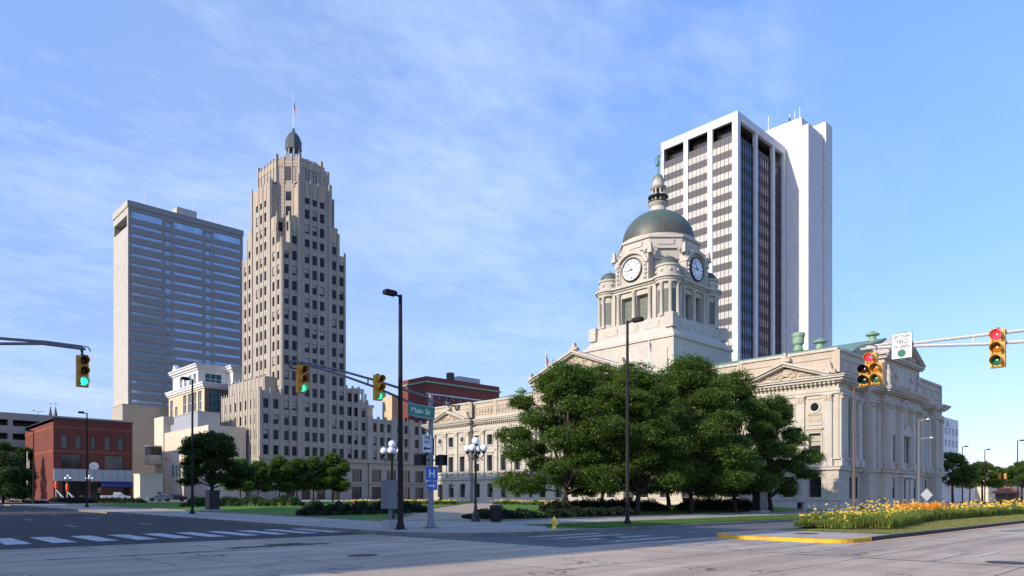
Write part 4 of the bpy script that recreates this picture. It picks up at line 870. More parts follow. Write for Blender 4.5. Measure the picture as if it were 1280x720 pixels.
ck = MB(); cx_ = at_y(117.3, y0); cz = 1.7 + (622 - 583) * depth(cx_, y0) / 878.5; ck.lathe([(.01, 0), (.95, 0), (.95, .18), (.8, .2)], 'dial_white', seg=20, ax='y', o=(cx_, y0 - .22, cz))
for k in range(12): a = k * math.pi / 6; ck.box(cx_ + .68 * math.cos(a) - .05, y0 - .245, cz + .68 * math.sin(a) - .05, cx_ + .68 * math.cos(a) + .05, y0 - .222, cz + .68 * math.sin(a) + .05, 'sign_black')
ck.box(cx_ - .5, y0 - .25, cz - .04, cx_, y0 - .225, cz + .04, 'sign_black'); ck.box(cx_ - .04, y0 - .256, cz - .05, cx_ + .04, y0 - .226, cz + .35, 'sign_black'); ck.build('wall_clock', b16)
# ---- church spires
for i, (px, lab) in enumerate(((63, 'slender dark church spire, the left one of the pair above the garage'), (69.5, 'slender dark church spire, the right one of the pair above the garage'))):
    x, y = at_Z(px, 330); s_ = thing('church_spire', (x, y, .9), lab, 'spire', 'twin church spires'); q = MB(); q.box(x - 2.3, y - 2.3, .5, x + 2.3, y + 2.3, 33, 'limestone'); q.build('tower', s_)
    q = MB(); q.lathe([(2.0, 33), (.12, 44.5)], 'slate_roof', (x, y), 8); q.build('spire', s_); q = MB(); q.tube([(x, y, 44), (x, y, 47)], .16, 'frame_white', 6); q.box(x - .8, y - .15, 45.6, x + .8, y + .15, 45.9, 'frame_white'); q.build('cross', s_)
# ---- buildings on the near side of the left street (outside the frame; they throw the morning shade over the crossing)
def street_block(x0, x1, y0, y1, zt, lab):
    t_ = thing('street_block', (x1, y0, .1), lab, 'building'); w = MB()
    ops = [(y0 + 3 + 5 * i, y0 + 5.4 + 5 * i, 4 + 4 * k, 6.4 + 4 * k) for i in range(int((y1 - y0 - 5) / 5)) for k in range(int((zt - 7) / 4))]
    P_ = facade(w, '+x', x1, y0, y1, 0, zt, ops, .3, 'concrete_beige'); shell(w, x0, x1, y0, y1, 0, zt, 'concrete_beige', skip=('+x',)); w.build('wall', t_); windows(t_, P_, 'glass_dark', 'frame_grey', 1, 2)
street_block(-52, -25, 22.0, 78, 28.5, 'beige office block across the left street, outside the picture')
street_block(-60, -25, 93, 127, 60, 'taller beige office block further up across the left street')
# ================================================================ THE COURTHOUSE
CH = thing('courthouse', (88.5, 34.1, .6), 'pale limestone courthouse with green copper dome, clock tower and sculpted pediments', 'courthouse')
XA, XB, YA, YB = 88.5, 131.5, 34.1, 116.4; ZG = .5; LS = 'limestone'; LR = 'limestone_rusticated'; LW = 'limestone_warm'; LL = 'limestone_light'
w = MB(); gw = []; fw = []; tw_ = []
# bay centres along the long front
bays = [37.0, 40.45, 44.0] + [48.5 + 3.72 * i for i in range(5)] + [67.9, 71.6, 75.25, 78.9, 82.6] + [87.2 + 3.72 * i for i in range(5)] + [105.6, 109.1, 112.6]
def secx(y):     # wall plane of each section
    if y < 47.2 or y > 102.6: return XA
    if 65.5 < y < 85.0: return XA - 1.6
    return XA + .7
secs = [(YA, 47.2), (47.2, 65.5), (65.5, 85.0), (85.0, 103.3), (103.3, YB)]
rnd = []
for (a, b) in secs:
    mid = (a + b) / 2; c = secx(mid) if not (mid > 103 or mid < 40) else XA; bs = [q_ for q_ in bays if a < q_ < b]; end = (a < 40 or b > 110)
    g = [(q_ - .8, q_ + .8, 1.75, 4.35) for q_ in bs]
    gw += facade(w, '-x', c, a, b, ZG + .9, 5.2, g, .55, LR)
    k_ = .006 if c <= XA else -.006; w.box(c - .12, a - k_, ZG - .6, c + .5, b + k_, ZG + .9, LL)
    o2 = [(q_ - .75, q_ + .75, 6.75, 9.75) for q_ in bs]; o3 = []
    for i, q_ in enumerate(bs):
        if end and i != 1: rnd.append((c, q_)); continue
        o3.append((q_ - .72, q_ + .72, 11.75, 13.65))
    r = facade(w, '-x', c, a, b, 5.2, 15.9, o2 + o3, .5, LS); fw += r[:len(o2)]; tw_ += r[len(o2):]
# short returns where sections step
for (y, c0, c1) in ((47.2, XA, XA + .7), (65.5, XA - 1.6, XA + .7), (85.0, XA - 1.6, XA + .7), (103.3, XA, XA + .7)):
    w.add([(c0, y, ZG), (c1, y, ZG), (c1, y, 20), (c0, y, 20)], [(0, 1, 2, 3)], LS)
# end front facing the right street
def fa(u0, u1, y, g=(), f=(), gz=(.9, 4.3), fz=(6.6, 10.2)):
    global gw, fw
    gw += facade(w, '-y', y, u0, u1, ZG + .9, 5.2, [(x - h, x + h, *gz) for x, h in g], .18, LR)
    fw += facade(w, '-y', y, u0, u1, 5.2, 15.9, [(x - h, x + h, *fz) for x, h in f], .15, LS); k_ = .006 if y == 34.1 else (-.006 if y > 35 else .007); w.box(u0 - k_, y - .12, ZG - .6, u1 + k_, y + .5, ZG + .9, LL)
fa(88.5, 91.6, 34.1); fa(91.6, 98.9, 35.2, [(93.2, .42), (95.3, .42), (97.4, .42)], [(93.2, .45), (97.4, .45)], (1.6, 4.4), (7, 13.6)); fa(98.9, 102.8, 34.1)
fa(102.8, 117.6, 33.4, [(106, .5), (115.2, .5)], [(106, .45), (115.2, .45)], (1.6, 4.4), (6.6, 10.4)); fa(117.6, 121.2, 34.1); fa(121.2, 128.4, 35.2, [(122.8, .42), (124.8, .42), (126.8, .42)], [(122.8, .45), (126.8, .45)], (1.6, 4.4), (7, 13.6)); fa(128.4, 131.5, 34.1)
for x, a, b in ((91.6, 34.1, 35.2), (98.9, 34.1, 35.2), (121.2, 34.1, 35.2), (128.4, 34.1, 35.2), (102.8, 33.4, 34.1), (117.6, 33.4, 34.1)): w.add([(x, a, ZG), (x, b, ZG), (x, b, 16), (x, a, 16)], [(0, 1, 2, 3)], LR if False else LS)
w.add([(XA, YB, ZG), (XB, YB, ZG), (XB, YB, 20), (XA, YB, 20)], [(0, 1, 2, 3)], LS); w.add([(XB, YA, ZG), (XB, YB, ZG), (XB, YB, 20), (XB, YA, 20)], [(0, 1, 2, 3)], LS)
w.box(XA + 1.8, YA + 2, ZG, XB - 1, YB - 1, 16.5, LS)
w.build('wall', CH)
windows(CH, gw, 'glass_dark', 'frame_dark', 1, 2, blind=.25); windows(CH, fw, 'glass_dark', 'frame_dark', 1, 3, blind=.45); windows(CH, tw_, 'glass_dark', 'frame_dark', 1, 2, blind=.3)
for c, y in rnd:
    q = MB(); q.lathe([(.52, .0), (.52, -.1), (.78, -.14), (.82, 0)], LL, seg=20, ax='x', o=(c, y, 13.05)); q.lathe([(.001, -.05), (.53, -.05)], 'glass_dark', seg=20, ax='x', o=(c, y, 13.05)); q.build('round_window', CH, smooth=True)
# --- stone trim
tm = MB()
def band(z0, z1, e, m=LL, ys=None):
    """a moulding that follows the plan of the two visible fronts"""
    for (a, b) in secs:
        mid = (a + b) / 2; c = XA if (mid > 103.2 or mid < 41) else secx(mid); prot = c < XA or c == XA
        ea = e if prot else -.001; tm.box(c - e, a - (e if (prot and a > YA + 1) else 0) + (e if not prot else 0), z0, c + .3, b + (e if prot else 0) - (e if not prot else 0), z1, m)
    for (u0, u1, y) in ((88.5 - e + .016, 91.6, 34.1), (91.6, 98.9, 35.2), (98.9, 102.8 - e, 34.1), (102.8 - e, 117.6 + e, 33.4), (117.6 + e, 121.2, 34.1), (121.2, 128.4, 35.2), (128.4, 131.5 + e, 34.1)):
        k_ = .006 if y == 34.1 else (-.006 if y > 35 else 0); tm.box(u0 - k_, y - e, z0 + .002, u1 + k_, y + .3, z1 - .002, m)
band(5.15, 5.5, .28); band(5.5, 5.62, .38); band(6.42, 6.6, .22); band(ZG + .85, ZG + 1.02, .2)
band(14.5, 14.8, .2); band(14.8, 15.05, .28); band(15.85, 16.05, .42)
tm.build('string_course', CH)
tm = MB(); band(16.05, 16.35, .75); band(16.35, 16.6, 1.0); band(16.6, 16.72, 1.12)
for (a, b) in secs:     # dentils
    mid = (a + b) / 2; c = XA if (mid > 103.2 or mid < 41) else secx(mid)
    k = a + .3
    while k < b - .2: tm.box(c - .62, k, 15.72, c - .1, k + .22, 15.98, LL); k += .55
tm.build('cornice', CH)
def pil_x(c, y, wd=.95, z0=5.62, z1=14.5, d=.28):
    pl = MB()
    pl.box(c - d - .12, y - wd / 2 - .12, z0, c + .1, y + wd / 2 + .12, z0 + .95, LL); pl.box(c - d, y - wd / 2, z0 + .95, c + .1, y + wd / 2, z1 - .7, LL)
    pl.box(c - d - .08, y - wd / 2 - .06, z1 - .85, c + .1, y + wd / 2 + .06, z1 - .7, LL)
    for k in range(5): yy = y - wd / 2 + wd * (k + .5) / 5; pl.box(c - d - .12 - .06 * (k % 2), yy - .09, z1 - .68, c + .1, yy + .09, z1 - .18 + .06 * (k % 2), LW)
    pl.box(c - d - .2, y - wd / 2 - .14, z1 - .16, c + .1, y + wd / 2 + .14, z1 - .003, LL); pl.build('pilaster', CH)
def pil_y(x, c, wd=.95, z0=5.62, z1=14.5, d=.28):
    pl = MB()
    pl.box(x - wd / 2 - .12, c - d - .12, z0, x + wd / 2 + .12, c + .1, z0 + .95, LL); pl.box(x - wd / 2, c - d, z0 + .95, x + wd / 2, c + .1, z1 - .7, LL)
    for k in range(5): xx = x - wd / 2 + wd * (k + .5) / 5; pl.box(xx - .09, c - d - .12 - .06 * (k % 2), z1 - .68, xx + .09, c + .1, z1 - .18 + .06 * (k % 2), LW)
    pl.box(x - wd / 2 - .14, c - d - .2, z1 - .16, x + wd / 2 + .14, c + .1, z1 - .003, LL); pl.build('pilaster', CH)
for e0, e1, lst in ((YA, 47.2, (35.3, 38.7, 42.25, 45.8)), (103.3, YB, (103.9, 107.35, 110.85, 114.4))):
    for y in lst: pil_x(XA, y)
for st_ in (46.64, 85.34):
    for i in range(6): pil_x(XA + .7, st_ + 3.72 * i if st_ > 50 else 46.64 + 3.72 * i, .8) if 47.6 < st_ + 3.72 * i < 65 or 85.2 < st_ + 3.72 * i < 103 else None
for y in (66.2, 69.75, 73.4, 77.1, 80.75, 84.3): pil_x(XA - 1.6, y, 1.05, d=.55)
for x in (89.1, 99.6, 102.0, 118.4, 120.6, 130.8): pil_y(x, 34.1, .9)
for x in (103.5, 108.0, 113.1, 116.9): pil_y(x, 33.4, 1.0, d=.55)
for x in (94.25, 96.35, 123.8, 125.8):      # free columns in the recesses
    pl = MB(); pl.box(x - .62, 33.95, 5.62, x + .62, 35.2, 6.5, LL); pl.lathe([(.58, 6.5), (.58, 6.7), (.48, 6.85), (.49, 9.5), (.42, 13.7), (.5, 13.8), (.44, 13.9), (.62, 14.35)], LL, (x, 34.6), 16); pl.box(x - .62, 34.0, 14.33, x + .62, 35.2, 14.5, LL); pl.build('column', CH, smooth=True)
    
for x in (92.2, 98.3, 121.8, 127.8): pil_y(x, 35.2, .7)
# window surrounds, sills, small hoods
for (f_, c, a, b, e, f, d) in gw + fw + tw_:
    sr = MB()
    if f_ == '-x':
        sr.box(c - .14, a - .22, e - .2, c + .05, b + .22, e - .003, LL)
        if f > 8: sr.box(c - .10, a - .2, e, c + .04, a - .003, f + .18, LL); sr.box(c - .10, b + .003, e, c + .04, b + .2, f + .18, LL); sr.box(c - .105, a - .003, f + .003, c + .04, b + .003, f + .18, LL)
        if e < 8 and f > 9: sr.box(c - .26, a - .32, f + .5, c + .04, b + .32, f + .66, LL); sr.box(c - .12, a - .1, f + .2, c + .04, b + .1, f + .49, LW); sr.box(c - .3, a + .1, e - .5, c + .04, b - .1, e - .21, LL)
        if f < 5: ks = MB(); ks.box(c - .1, (a + b) / 2 - .17, f + .003, c + .04, (a + b) / 2 + .17, f + .75, LR); ks.build('keystone', CH)
    else:
        sr.box(a - .18, c - .12, e - .18, b + .18, c + .05, e - .003, LL)
        if f > 8: sr.box(a - .18, c - .1, e, a - .003, c + .04, f + .16, LL); sr.box(b + .003, c - .1, e, b + .18, c + .04, f + .16, LL)
    sr.build('window_surround', CH)
for c, y in rnd:      # relief panels round the oculi
    sr = MB()
    sr.box(c - .1, y - .95, 10.75, c + .04, y + .95, 11.1, LL); sr.box(c - .08, y - .85, 11.25, c + .04, y + .85, 12.0, LW)
    for k in range(7): sr.sphere((c - .05, y - .75 + .25 * k, 12.15 - .12 * math.sin(k * math.pi / 6)), .13, LW, 6, 4)
    sr.box(c - .085, y - .3, 11.05, c + .03, y + .3, 11.3, LW); sr.build('relief_panel', CH)
    sr = MB(); sr.box(c - .1, y - .9, 14.05, c + .04, y + .9, 14.25, LL); sr.build('lintel', CH)
for (x_, y_, z_) in ((93.2, 35.2, 10.4), (97.4, 35.2, 10.4), (95.3, 35.2, 10.2), (122.8, 35.2, 10.4), (126.8, 35.2, 10.4), (104.9, 33.4, 12.6), (115.6, 33.4, 12.6), (100.8, 34.1, 11.4)):
    sr = MB()
    for k in range(7): a = k * .9; sr.sphere((x_ + .32 * math.cos(a), y_ - .08, z_ + .42 * math.sin(a)), .2, LW, 6, 4)
    sr.build('carved_boss', CH)
# --- attic parapet and panels
def atticx(c, a, b, z1, m=LW):
    at_ = MB()
    at_.box(c + .25, a, 16.7, c + 1.2, b, z1, m); at_.box(c + .05, a - .1, z1, c + 1.4, b + .1, z1 + .34, LL); at_.box(c + .12, a, 16.72, c + 1.0, b, 17.15, LL)
    n = max(1, int((b - a) / 5.8))
    for i in range(n):
        u0 = a + (b - a) * (i + .12) / n; u1 = a + (b - a) * (i + .88) / n
        at_.box(c + .14, u0, 17.6, c + .24, u1, 17.72, m); at_.box(c + .14, u0, 18.95, c + .24, u1, 19.07, m); at_.box(c + .14, u0, 17.72, c + .24, u0 + .12, 18.95, m); at_.box(c + .14, u1 - .12, 17.72, c + .24, u1, 18.95, m)
    for i in range(n + 1): u = a + (b - a) * i / n; at_.box(c + .1, u - .35, 17.15, c + .25, u + .35, z1, m)
    at_.build('attic_parapet', CH)
def atticy(y, a, b, z1, m=LS):
    at_ = MB()
    at_.box(a, y + .25, 16.71, b, y + 1.2, z1 - .002, m); at_.box(a - .1, y + .05, z1 - .002, b + .1, y + 1.4, z1 + .338, LL)
    n = max(1, int((b - a) / 3.2))
    for i in range(n):
        u0 = a + (b - a) * (i + .15) / n; u1 = a + (b - a) * (i + .85) / n
        at_.box(u0, y + .14, 17.6, u1, y + .24, 17.72, m); at_.box(u0, y + .14, 18.95, u1, y + .24, 19.07, m); at_.box(u0, y + .14, 17.72, u0 + .12, y + .24, 18.95, m); at_.box(u1 - .12, y + .14, 17.72, u1, y + .24, 18.95, m)
    at_.build('attic_parapet', CH)
atticx(XA, YA + .25, 47.2, 19.85); atticx(XA + .7, 47.3, 65.4, 19.85); atticx(XA + .7, 85.1, 103.2, 19.85); atticx(XA, 103.3, YB, 19.85)
atticy(YA, 89.85, 102.7, 19.85); atticy(YA, 118.9, 131.4, 19.85)
at_ = MB()
for (a, b) in ((88.8, 96.2),): 
    n = 18
    for k in range(n): u = 87.5 + 14.5 * (k + .5) / n; at_.sphere((XA + .7 + .2, u, 18.3), .26, LW, 6, 4, 2.0)   # swag frieze
at_.build('carved_frieze', CH)
# --- pediments
def pediment_x(name, c, a, b, zb, zt, dep=1.2, wall='limestone_warm', orn=True):
    q = MB(); m = (a + b) / 2; e = .55
    q.extr([(c + .1, a + .3, zb), (c + .1, b - .3, zb), (c + .1, m, zt - .35)], (dep, 0, 0), wall)
    for s_ in (-1, 1):
        u0 = a if s_ < 0 else b
        for (off, th, pj) in ((0, .28, .95), (.28, .22, .7)):
            q.extr([(c - pj, u0, zb + .12 - off), (c - pj, u0, zb + .40 - off), (c - pj, m, zt + .05 - off), (c - pj, m, zt - .28 - off)], (dep + pj, 0, 0), LL)
    if orn:
        rr = random.Random(int(a * 7));
        for k in range(90):
            v = rr.random() ** 1.3; hh = zb + .45 + v * (zt - zb - 1.3); half = (b - a) / 2 * (1 - (hh - zb) / (zt - zb)) - .9
            if half < .2: continue
            u = m + rr.uniform(-1, 1) * half; q.sphere((c + .06, u, hh), rr.uniform(.10, .24), LW, 6, 4)
        q.lathe([(.01, -.16), (.4, -.12), (.5, 0)], LW, seg=12, ax='x', o=(c + .05, m, zb + (zt - zb) * .42))
        for (u, z_, h) in ((m, zt + .1, 1.15), (a + .2, zb + .3, 1.3), (b - .2, zb + .3, 1.3)):   # acroteria
            q.frust(c - .1, u, .45, .5, z_, .3, .12, z_ + h, LW); q.box(c - .5, u - .75, z_ - .05, c + .4, u + .75, z_ + .28, LW)
            for s_ in (-1, 1): q.sphere((c - .1, u + s_ * .42, z_ + .38), .26, LW, 6, 4)
    q.build('pediment', CH)
pediment_x('p', XA, 34.9, 46.6, 16.72, 19.1); pediment_x('p', XA, 103.9, 115.8, 16.72, 19.1)
q = MB(); q.box(XA - 1.5, 65.6, 16.73, XA + 3, 84.9, 20.9, LW); q.box(XA - 1.9, 65.2, 20.9, XA + 3, 85.3, 21.5, LL); q.build('attic_parapet', CH)
pediment_x('p', XA - 1.6, 65.3, 85.2, 21.5, 25.6, 3.5)
# end pediment over the right-hand front
q = MB(); a, b, m, zb, zt, y = 102.4, 118.4, 110.4, 21.2, 24.9, 33.4
q.box(a + .5, y + .2, 16.72, b - .5, y + 2.2, 20.7, LS); q.box(a + .1, y - .25, 20.7, b - .1, y + 2.4, 20.95, LL); q.box(a, y - .45, 20.95, b, y + 2.4, 21.2, LL)
q.box(a + 3.6, y + .08, 17.5, b - 3.6, y + .195, 20.1, LL)
q.extr([(a + .4, y + .2, zb), (b - .4, y + .2, zb), (m, y + .2, zt - .3)], (0, 2, 0), LS)
for u0 in (a, b):
    for (off, pj) in ((0, .55), (.28, .35)): q.extr([(u0, y - pj, zb - off + .1), (u0, y - pj, zb + .4 - off), (m, y - pj, zt + .05 - off), (m, y - pj, zt - .28 - off)], (0, 2 + pj, 0), LL)
for k in range(26):
    t_ = k / 25; 
    for s_ in (-1, 1): q.frust(m + s_ * (1 - t_) * 7.9, y - .1, .1, .3, zb + .4 + t_ * (zt - zb - .3), .03, .2, zb + .85 + t_ * (zt - zb - .3), LW)
rr = random.Random(5)
for k in range(60): hh = zb + .3 + rr.random() ** 1.4 * 2.2; half = 8 * (1 - (hh - zb) / (zt - zb)) - 1.1; q.sphere((m + rr.uniform(-1, 1) * half, y + .12, hh), rr.uniform(.12, .26), LW, 6, 4)
q.build('pediment', CH)
# statues standing at the attic
for x in (103.9, 107.2, 113.6, 116.9):
    q = MB(); q.lathe([(.42, 16.75), (.42, 17.2), (.34, 17.25), (.36, 17.9), (.27, 18.5), (.36, 18.9), (.33, 19.2), (.14, 19.35), (.13, 19.45), (.19, 19.6), (.19, 19.8), (0.02, 19.95)], LL, (x, 33.45), 10); q.tube([(x - .3, 33.35, 19.1), (x - .42, 33.1, 18.6), (x - .1, 33.0, 18.4)], .1, LL, 6); q.build('statue', CH, smooth=True)
# arch niche, hooded window and door on the end front
q = MB(); cx = 110.55; y = 33.4
arch = [(cx + 2.25 * math.cos(R(a)), 12.9 + 2.25 * math.sin(R(a))) for a in range(0, 181, 12)]
q.extr([(cx + 2.25, y - .06, 11.4)] + [(x, y - .06, z) for x, z in arch] + [(cx - 2.25, y - .06, 11.4)], (0, .05, 0), LW)
for i in range(15):
    a0, a1 = R(12 * i), R(12 * i + 9.5); q.extr([(cx + 2.25 * math.cos(a0), y - .3, 12.9 + 2.25 * math.sin(a0)), (cx + 2.8 * math.cos(a0), y - .3, 12.9 + 2.8 * math.sin(a0)), (cx + 2.8 * math.cos(a1), y - .3, 12.9 + 2.8 * math.sin(a1)), (cx + 2.25 * math.cos(a1), y - .3, 12.9 + 2.25 * math.sin(a1))], (0, .3, 0), LL)
q.box(cx - 2.8, y - .3, 11.2, cx - 2.25, y, 12.9, LL); q.box(cx + 2.25, y - .3, 11.2, cx + 2.8, y, 12.9, LL); q.build('arch_niche', CH)
q = MB(); q.box(cx - 2.3, y - .5, 10.4, cx + 2.3, y, 10.75, LL); q.extr([(cx - 2.3, y - .5, 10.75), (cx + 2.3, y - .5, 10.75), (cx, y - .5, 12.1)], (0, .5, 0), LL)
for s_ in (-1, 1): q.box(cx + s_ * 1.75 - .22, y - .35, 6.6, cx + s_ * 1.75 + .22, y, 10.4, LL); q.box(cx + s_ * .02 - .16, y - .3, 6.6, cx + s_ * .02 + .16, y, 10.3, LL)
q.box(cx - 1.5, y - .02, 6.65, cx + 1.5, y - .004, 10.2, 'glass_dark'); q.build('hooded_window', CH)
q = MB(); q.box(cx - 1.7, y - .03, ZG + .2, cx + 1.7, y - .004, 4.3, 'glass_dark'); 
for s_ in (-1, 1): q.box(cx + s_ * 1.95 - .25, y - .45, ZG, cx + s_ * 1.95 + .25, y, 4.5, LL); q.lathe([(.3, ZG), (.26, 4.3)], LL, (cx + s_ * .8, y - .5), 12)
q.box(cx - 2.5, y - .7, 4.5, cx + 2.5, y, 4.95, LL); q.build('entrance', CH)
# --- copper roofs
q = MB(); rx0, rx1, ry0, ry1, zr0, zr1 = XA + 1.9, XB - 1.9, YA + 1.6, YB - 1.6, 19.2, 24.9; xm = (rx0 + rx1) / 2
q.add([(rx0, ry0, zr0), (xm, ry0, zr1), (xm, ry1, zr1), (rx0, ry1, zr0), (rx1, ry0, zr0), (rx1, ry1, zr0)], [(0, 1, 2, 3), (1, 4, 5, 2), (0, 4, 1), (3, 2, 5)], 'copper_roof')
ga, gb_, gz = 66.2, 84.3, 25.2; q.add([(XA - .2, ga, 21.4), (XA - .2, (ga + gb_) / 2, gz), (xm, (ga + gb_) / 2, gz), (xm, ga, 21.4), (XA - .2, gb_, 21.4), (xm, gb_, 21.4)], [(0, 1, 2, 3), (1, 4, 5, 2)], 'copper_roof')
q.build('roof', CH)
for (x, y, r, h, hat) in ((110, 48.6, .78, 3.0, 0), (110, 45.2, .7, 1.6, 1), (109, 37.2, .62, 1.5, 1), (99, 100, .8, 2.2, 1), (104, 96, .6, 1.6, 1)):
    zb = zr1 - abs(x - xm) * .292 - .2; q = MB()
    if hat: q.lathe([(r, zb), (r * .8, zb + .2), (r * .8, zb + h * .55), (r * 1.5, zb + h * .62), (r * 1.55, zb + h * .72), (r * .5, zb + h), (0, zb + h * 1.1)], 'copper_green', (x, y), 16)
    else: q.lathe([(r * .7, zb), (r, zb + .3), (r * .75, zb + h * .35), (r * 1.1, zb + h * .45), (r * 1.1, zb + h * .8), (r * 1.25, zb + h * .82), (r * 1.25, zb + h), (0, zb + h * 1.02)], 'copper_green', (x, y), 16)
    q.build('roof_ventilator', CH, smooth=True)
# --- clock tower
TX, TY = 110.0, 74.9
q = MB(); q.frust(TX, TY, 9.75, 9.75, 17, 9.55, 9.55, 28.6, LL); q.box(TX - 9.8, TY - 9.8, 28.6, TX + 9.8, TY + 9.8, 29.1, LL); q.frust(TX, TY, 9.5, 9.5, 29.1, 8.7, 8.7, 30.4, LL); q.frust(TX, TY, 8.6, 8.6, 30.4, 8.4, 8.4, 32.6, LL)
for sx in (-1, 1):
    for sy in (-1, 1): q.box(TX + sx * 8.3 - .8, TY + sy * 8.3 - .8, 30.5, TX + sx * 8.3 + .8, TY + sy * 8.3 + .8, 32.9, LL)
for u in (-4.4, 0, 4.4): q.box(TX + u - 1.6, TY - 8.62, 30.9, TX + u + 1.6, TY - 8.4, 32.0, LL); q.box(TX - 8.62, TY + u - 1.6, 30.9, TX - 8.4, TY + u + 1.6, 32.0, LL)
q.build('tower_base', CH)
q = MB(); sh = []
hw = 7.3
sh += facade(q, '-x', TX - hw, TY - hw, TY + hw, 32.6, 38.6, [(TY - 2.9, TY - .4, 32.9, 37.6), (TY + .4, TY + 2.9, 32.9, 37.6)], .9, LL)
sh += facade(q, '-y', TY - hw, TX - hw, TX + hw, 32.6, 38.6, [(TX - 2.9, TX - .4, 32.9, 37.6), (TX + .4, TX + 2.9, 32.9, 37.6)], .9, LL)
shell(q, TX - hw, TX + hw, TY - hw, TY + hw, 32.6, 38.6, LL)
for sx, sy in ((-1, -1), (-1, 1), (1, -1), (1, 1)): q.lathe([(1.75, 32.6), (1.75, 38.5)], LL, (TX + sx * 6.3, TY + sy * 6.3), 24)
q.build('belfry', CH, smooth=True)
windows(CH, sh, 'louvre', 'copper_green', 2, 5, name='louvred_window')
for sx, sy in ((-1, -1), (-1, 1), (1, -1)):
    for k in range(8):
        a = k * math.pi / 4 + math.pi / 8; cx_, cy_ = TX + sx * 6.3 + 1.77 * math.cos(a), TY + sy * 6.3 + 1.77 * math.sin(a)
        if (cx_ - TX) * sx < 6.9 and (cy_ - TY) * sy < 6.9: continue
        if (cx_ - TX) * sx < 5.6 or (cy_ - TY) * sy < 5.6: continue
        q = MB(); n_ = Vector((math.cos(a), math.sin(a), 0)); t_ = Vector((-math.sin(a), math.cos(a), 0)); o_ = Vector((cx_, cy_, 0)) - n_ * .12
        q.extr([o_ - t_ * .55 + Vector((0, 0, 33.4)), o_ + t_ * .55 + Vector((0, 0, 33.4)), o_ + t_ * .55 + Vector((0, 0, 37.4)), o_ - t_ * .55 + Vector((0, 0, 37.4))], n_ * .1, 'louvre'); q.build('turret_window', CH)
q = MB()
def col(x, y, r=.36, z0=32.7, z1=38.5): q.lathe([(r * 1.35, z0), (r * 1.35, z0 + .25), (r * 1.05, z0 + .4), (r, z0 + 1.2), (r * .86, z1 - .6), (r * 1.05, z1 - .5), (r * .9, z1 - .42), (r * 1.35, z1 - .08), (r * 1.35, z1)], LL, (x, y), 12)
for u in (-3.4, 0, 3.4): col(TX - hw - .25, TY + u); col(TX + u, TY - hw - .25)
for u in (-4.4, 4.4): q.box(TX - hw - .4, TY + u - .35, 32.6, TX - hw, TY + u + .35, 38.5, LL); q.box(TX + u - .35, TY - hw - .4, 32.6, TX + u + .35, TY - hw, 38.5, LL)
for sx, sy in ((-1, -1), (-1, 1), (1, -1)):
    for k in range(8):
        a = k * math.pi / 4; x, y = TX + sx * 6.3 + 1.95 * math.cos(a), TY + sy * 6.3 + 1.95 * math.sin(a)
        if (x - TX) * sx > 5.2 and (y - TY) * sy > 5.2: col(x, y, .3)
q.build('columns', CH, smooth=True)
q = MB()
for z, e, h in ((38.5, .35, .45), (38.95, .6, .35), (39.3, 1.0, .35)):
    q.box(TX - hw - e, TY - hw - e, z, TX + hw + e, TY + hw + e, z + h - .003, LL)
    for sx, sy in ((-1, -1), (-1, 1), (1, -1), (1, 1)): q.lathe([(2.02 + e * .7, z), (2.02 + e * .7, z + h - .006)], LL, (TX + sx * 6.3, TY + sy * 6.3), 24)
q.build('tower_cornice', CH, smooth=True)
q = MB(); q.prism(octa(TX, TY, 7.0, 7.0, 4.2), 39.6, 43.5, LL)
for s_ in (-1, 1):
    q.box(TX - 8.2, TY + s_ * 3.0 - .55, 39.6, TX - 6.8, TY + s_ * 3.0 + .55, 44.2, LL); q.box(TX + s_ * 3.0 - .55, TY - 8.2, 39.6, TX + s_ * 3.0 + .55, TY - 6.8, 44.2, LL)
q.box(TX - 8.0, TY - 2.5, 39.62, TX - 6.8, TY + 2.5, 44.9, LL); q.box(TX - 2.5, TY - 8.0, 39.62, TX + 2.5, TY - 6.8, 44.9, LL)
for k in range(9): # curved hood over each dial
    a0, a1 = R(20 + 140 * k / 9), R(20 + 140 * (k + 1) / 9); r0, r1 = 3.3, 3.9; cz = 41.55
    q.extr([(TX - 8.5, TY + r0 * math.cos(a0), cz + r0 * math.sin(a0)), (TX - 8.5, TY + r1 * math.cos(a0), cz + r1 * math.sin(a0)), (TX - 8.5, TY + r1 * math.cos(a1), cz + r1 * math.sin(a1)), (TX - 8.5, TY + r0 * math.cos(a1), cz + r0 * math.sin(a1))], (1.7, 0, 0), LL)
    q.extr([(TX + r0 * math.cos(a0), TY - 8.5, cz + r0 * math.sin(a0)), (TX + r1 * math.cos(a0), TY - 8.5, cz + r1 * math.sin(a0)), (TX + r1 * math.cos(a1), TY - 8.5, cz + r1 * math.sin(a1)), (TX + r0 * math.cos(a1), TY - 8.5, cz + r0 * math.sin(a1))], (0, 1.7, 0), LL)
rr = random.Random(8)
for s_ in (-1, 1):
    for k in range(7): z_ = 40.2 + .75 * k; q.sphere((TX - 8.25, TY + s_ * (2.9 + .12 * math.sin(k)), z_), .34, LL, 6, 4); q.sphere((TX + s_ * (2.9 + .12 * math.sin(k)), TY - 8.25, z_), .34, LL, 6, 4)
    q.frust(TX - 8.1, TY + s_ * 3.9, .4, .5, 44.2, .2, .2, 46.0, LL); q.frust(TX + s_ * 3.9, TY - 8.1, .5, .4, 44.2, .2, .2, 46.0, LL)
oc = octa(TX, TY, 7.2, 7.2, 4.25); q.prism(oc, 43.5, 45.3, LL); q.prism(octa(TX, TY, 7.6, 7.6, 4.45), 45.3, 45.8, LL); q.prism(octa(TX, TY, 7.0, 7.0, 4.15), 45.8, 47.4, LL, octa(TX, TY, 6.9, 6.9, 4.1)); q.prism(octa(TX, TY, 7.2, 7.2, 4.25), 47.4, 47.8, LL)
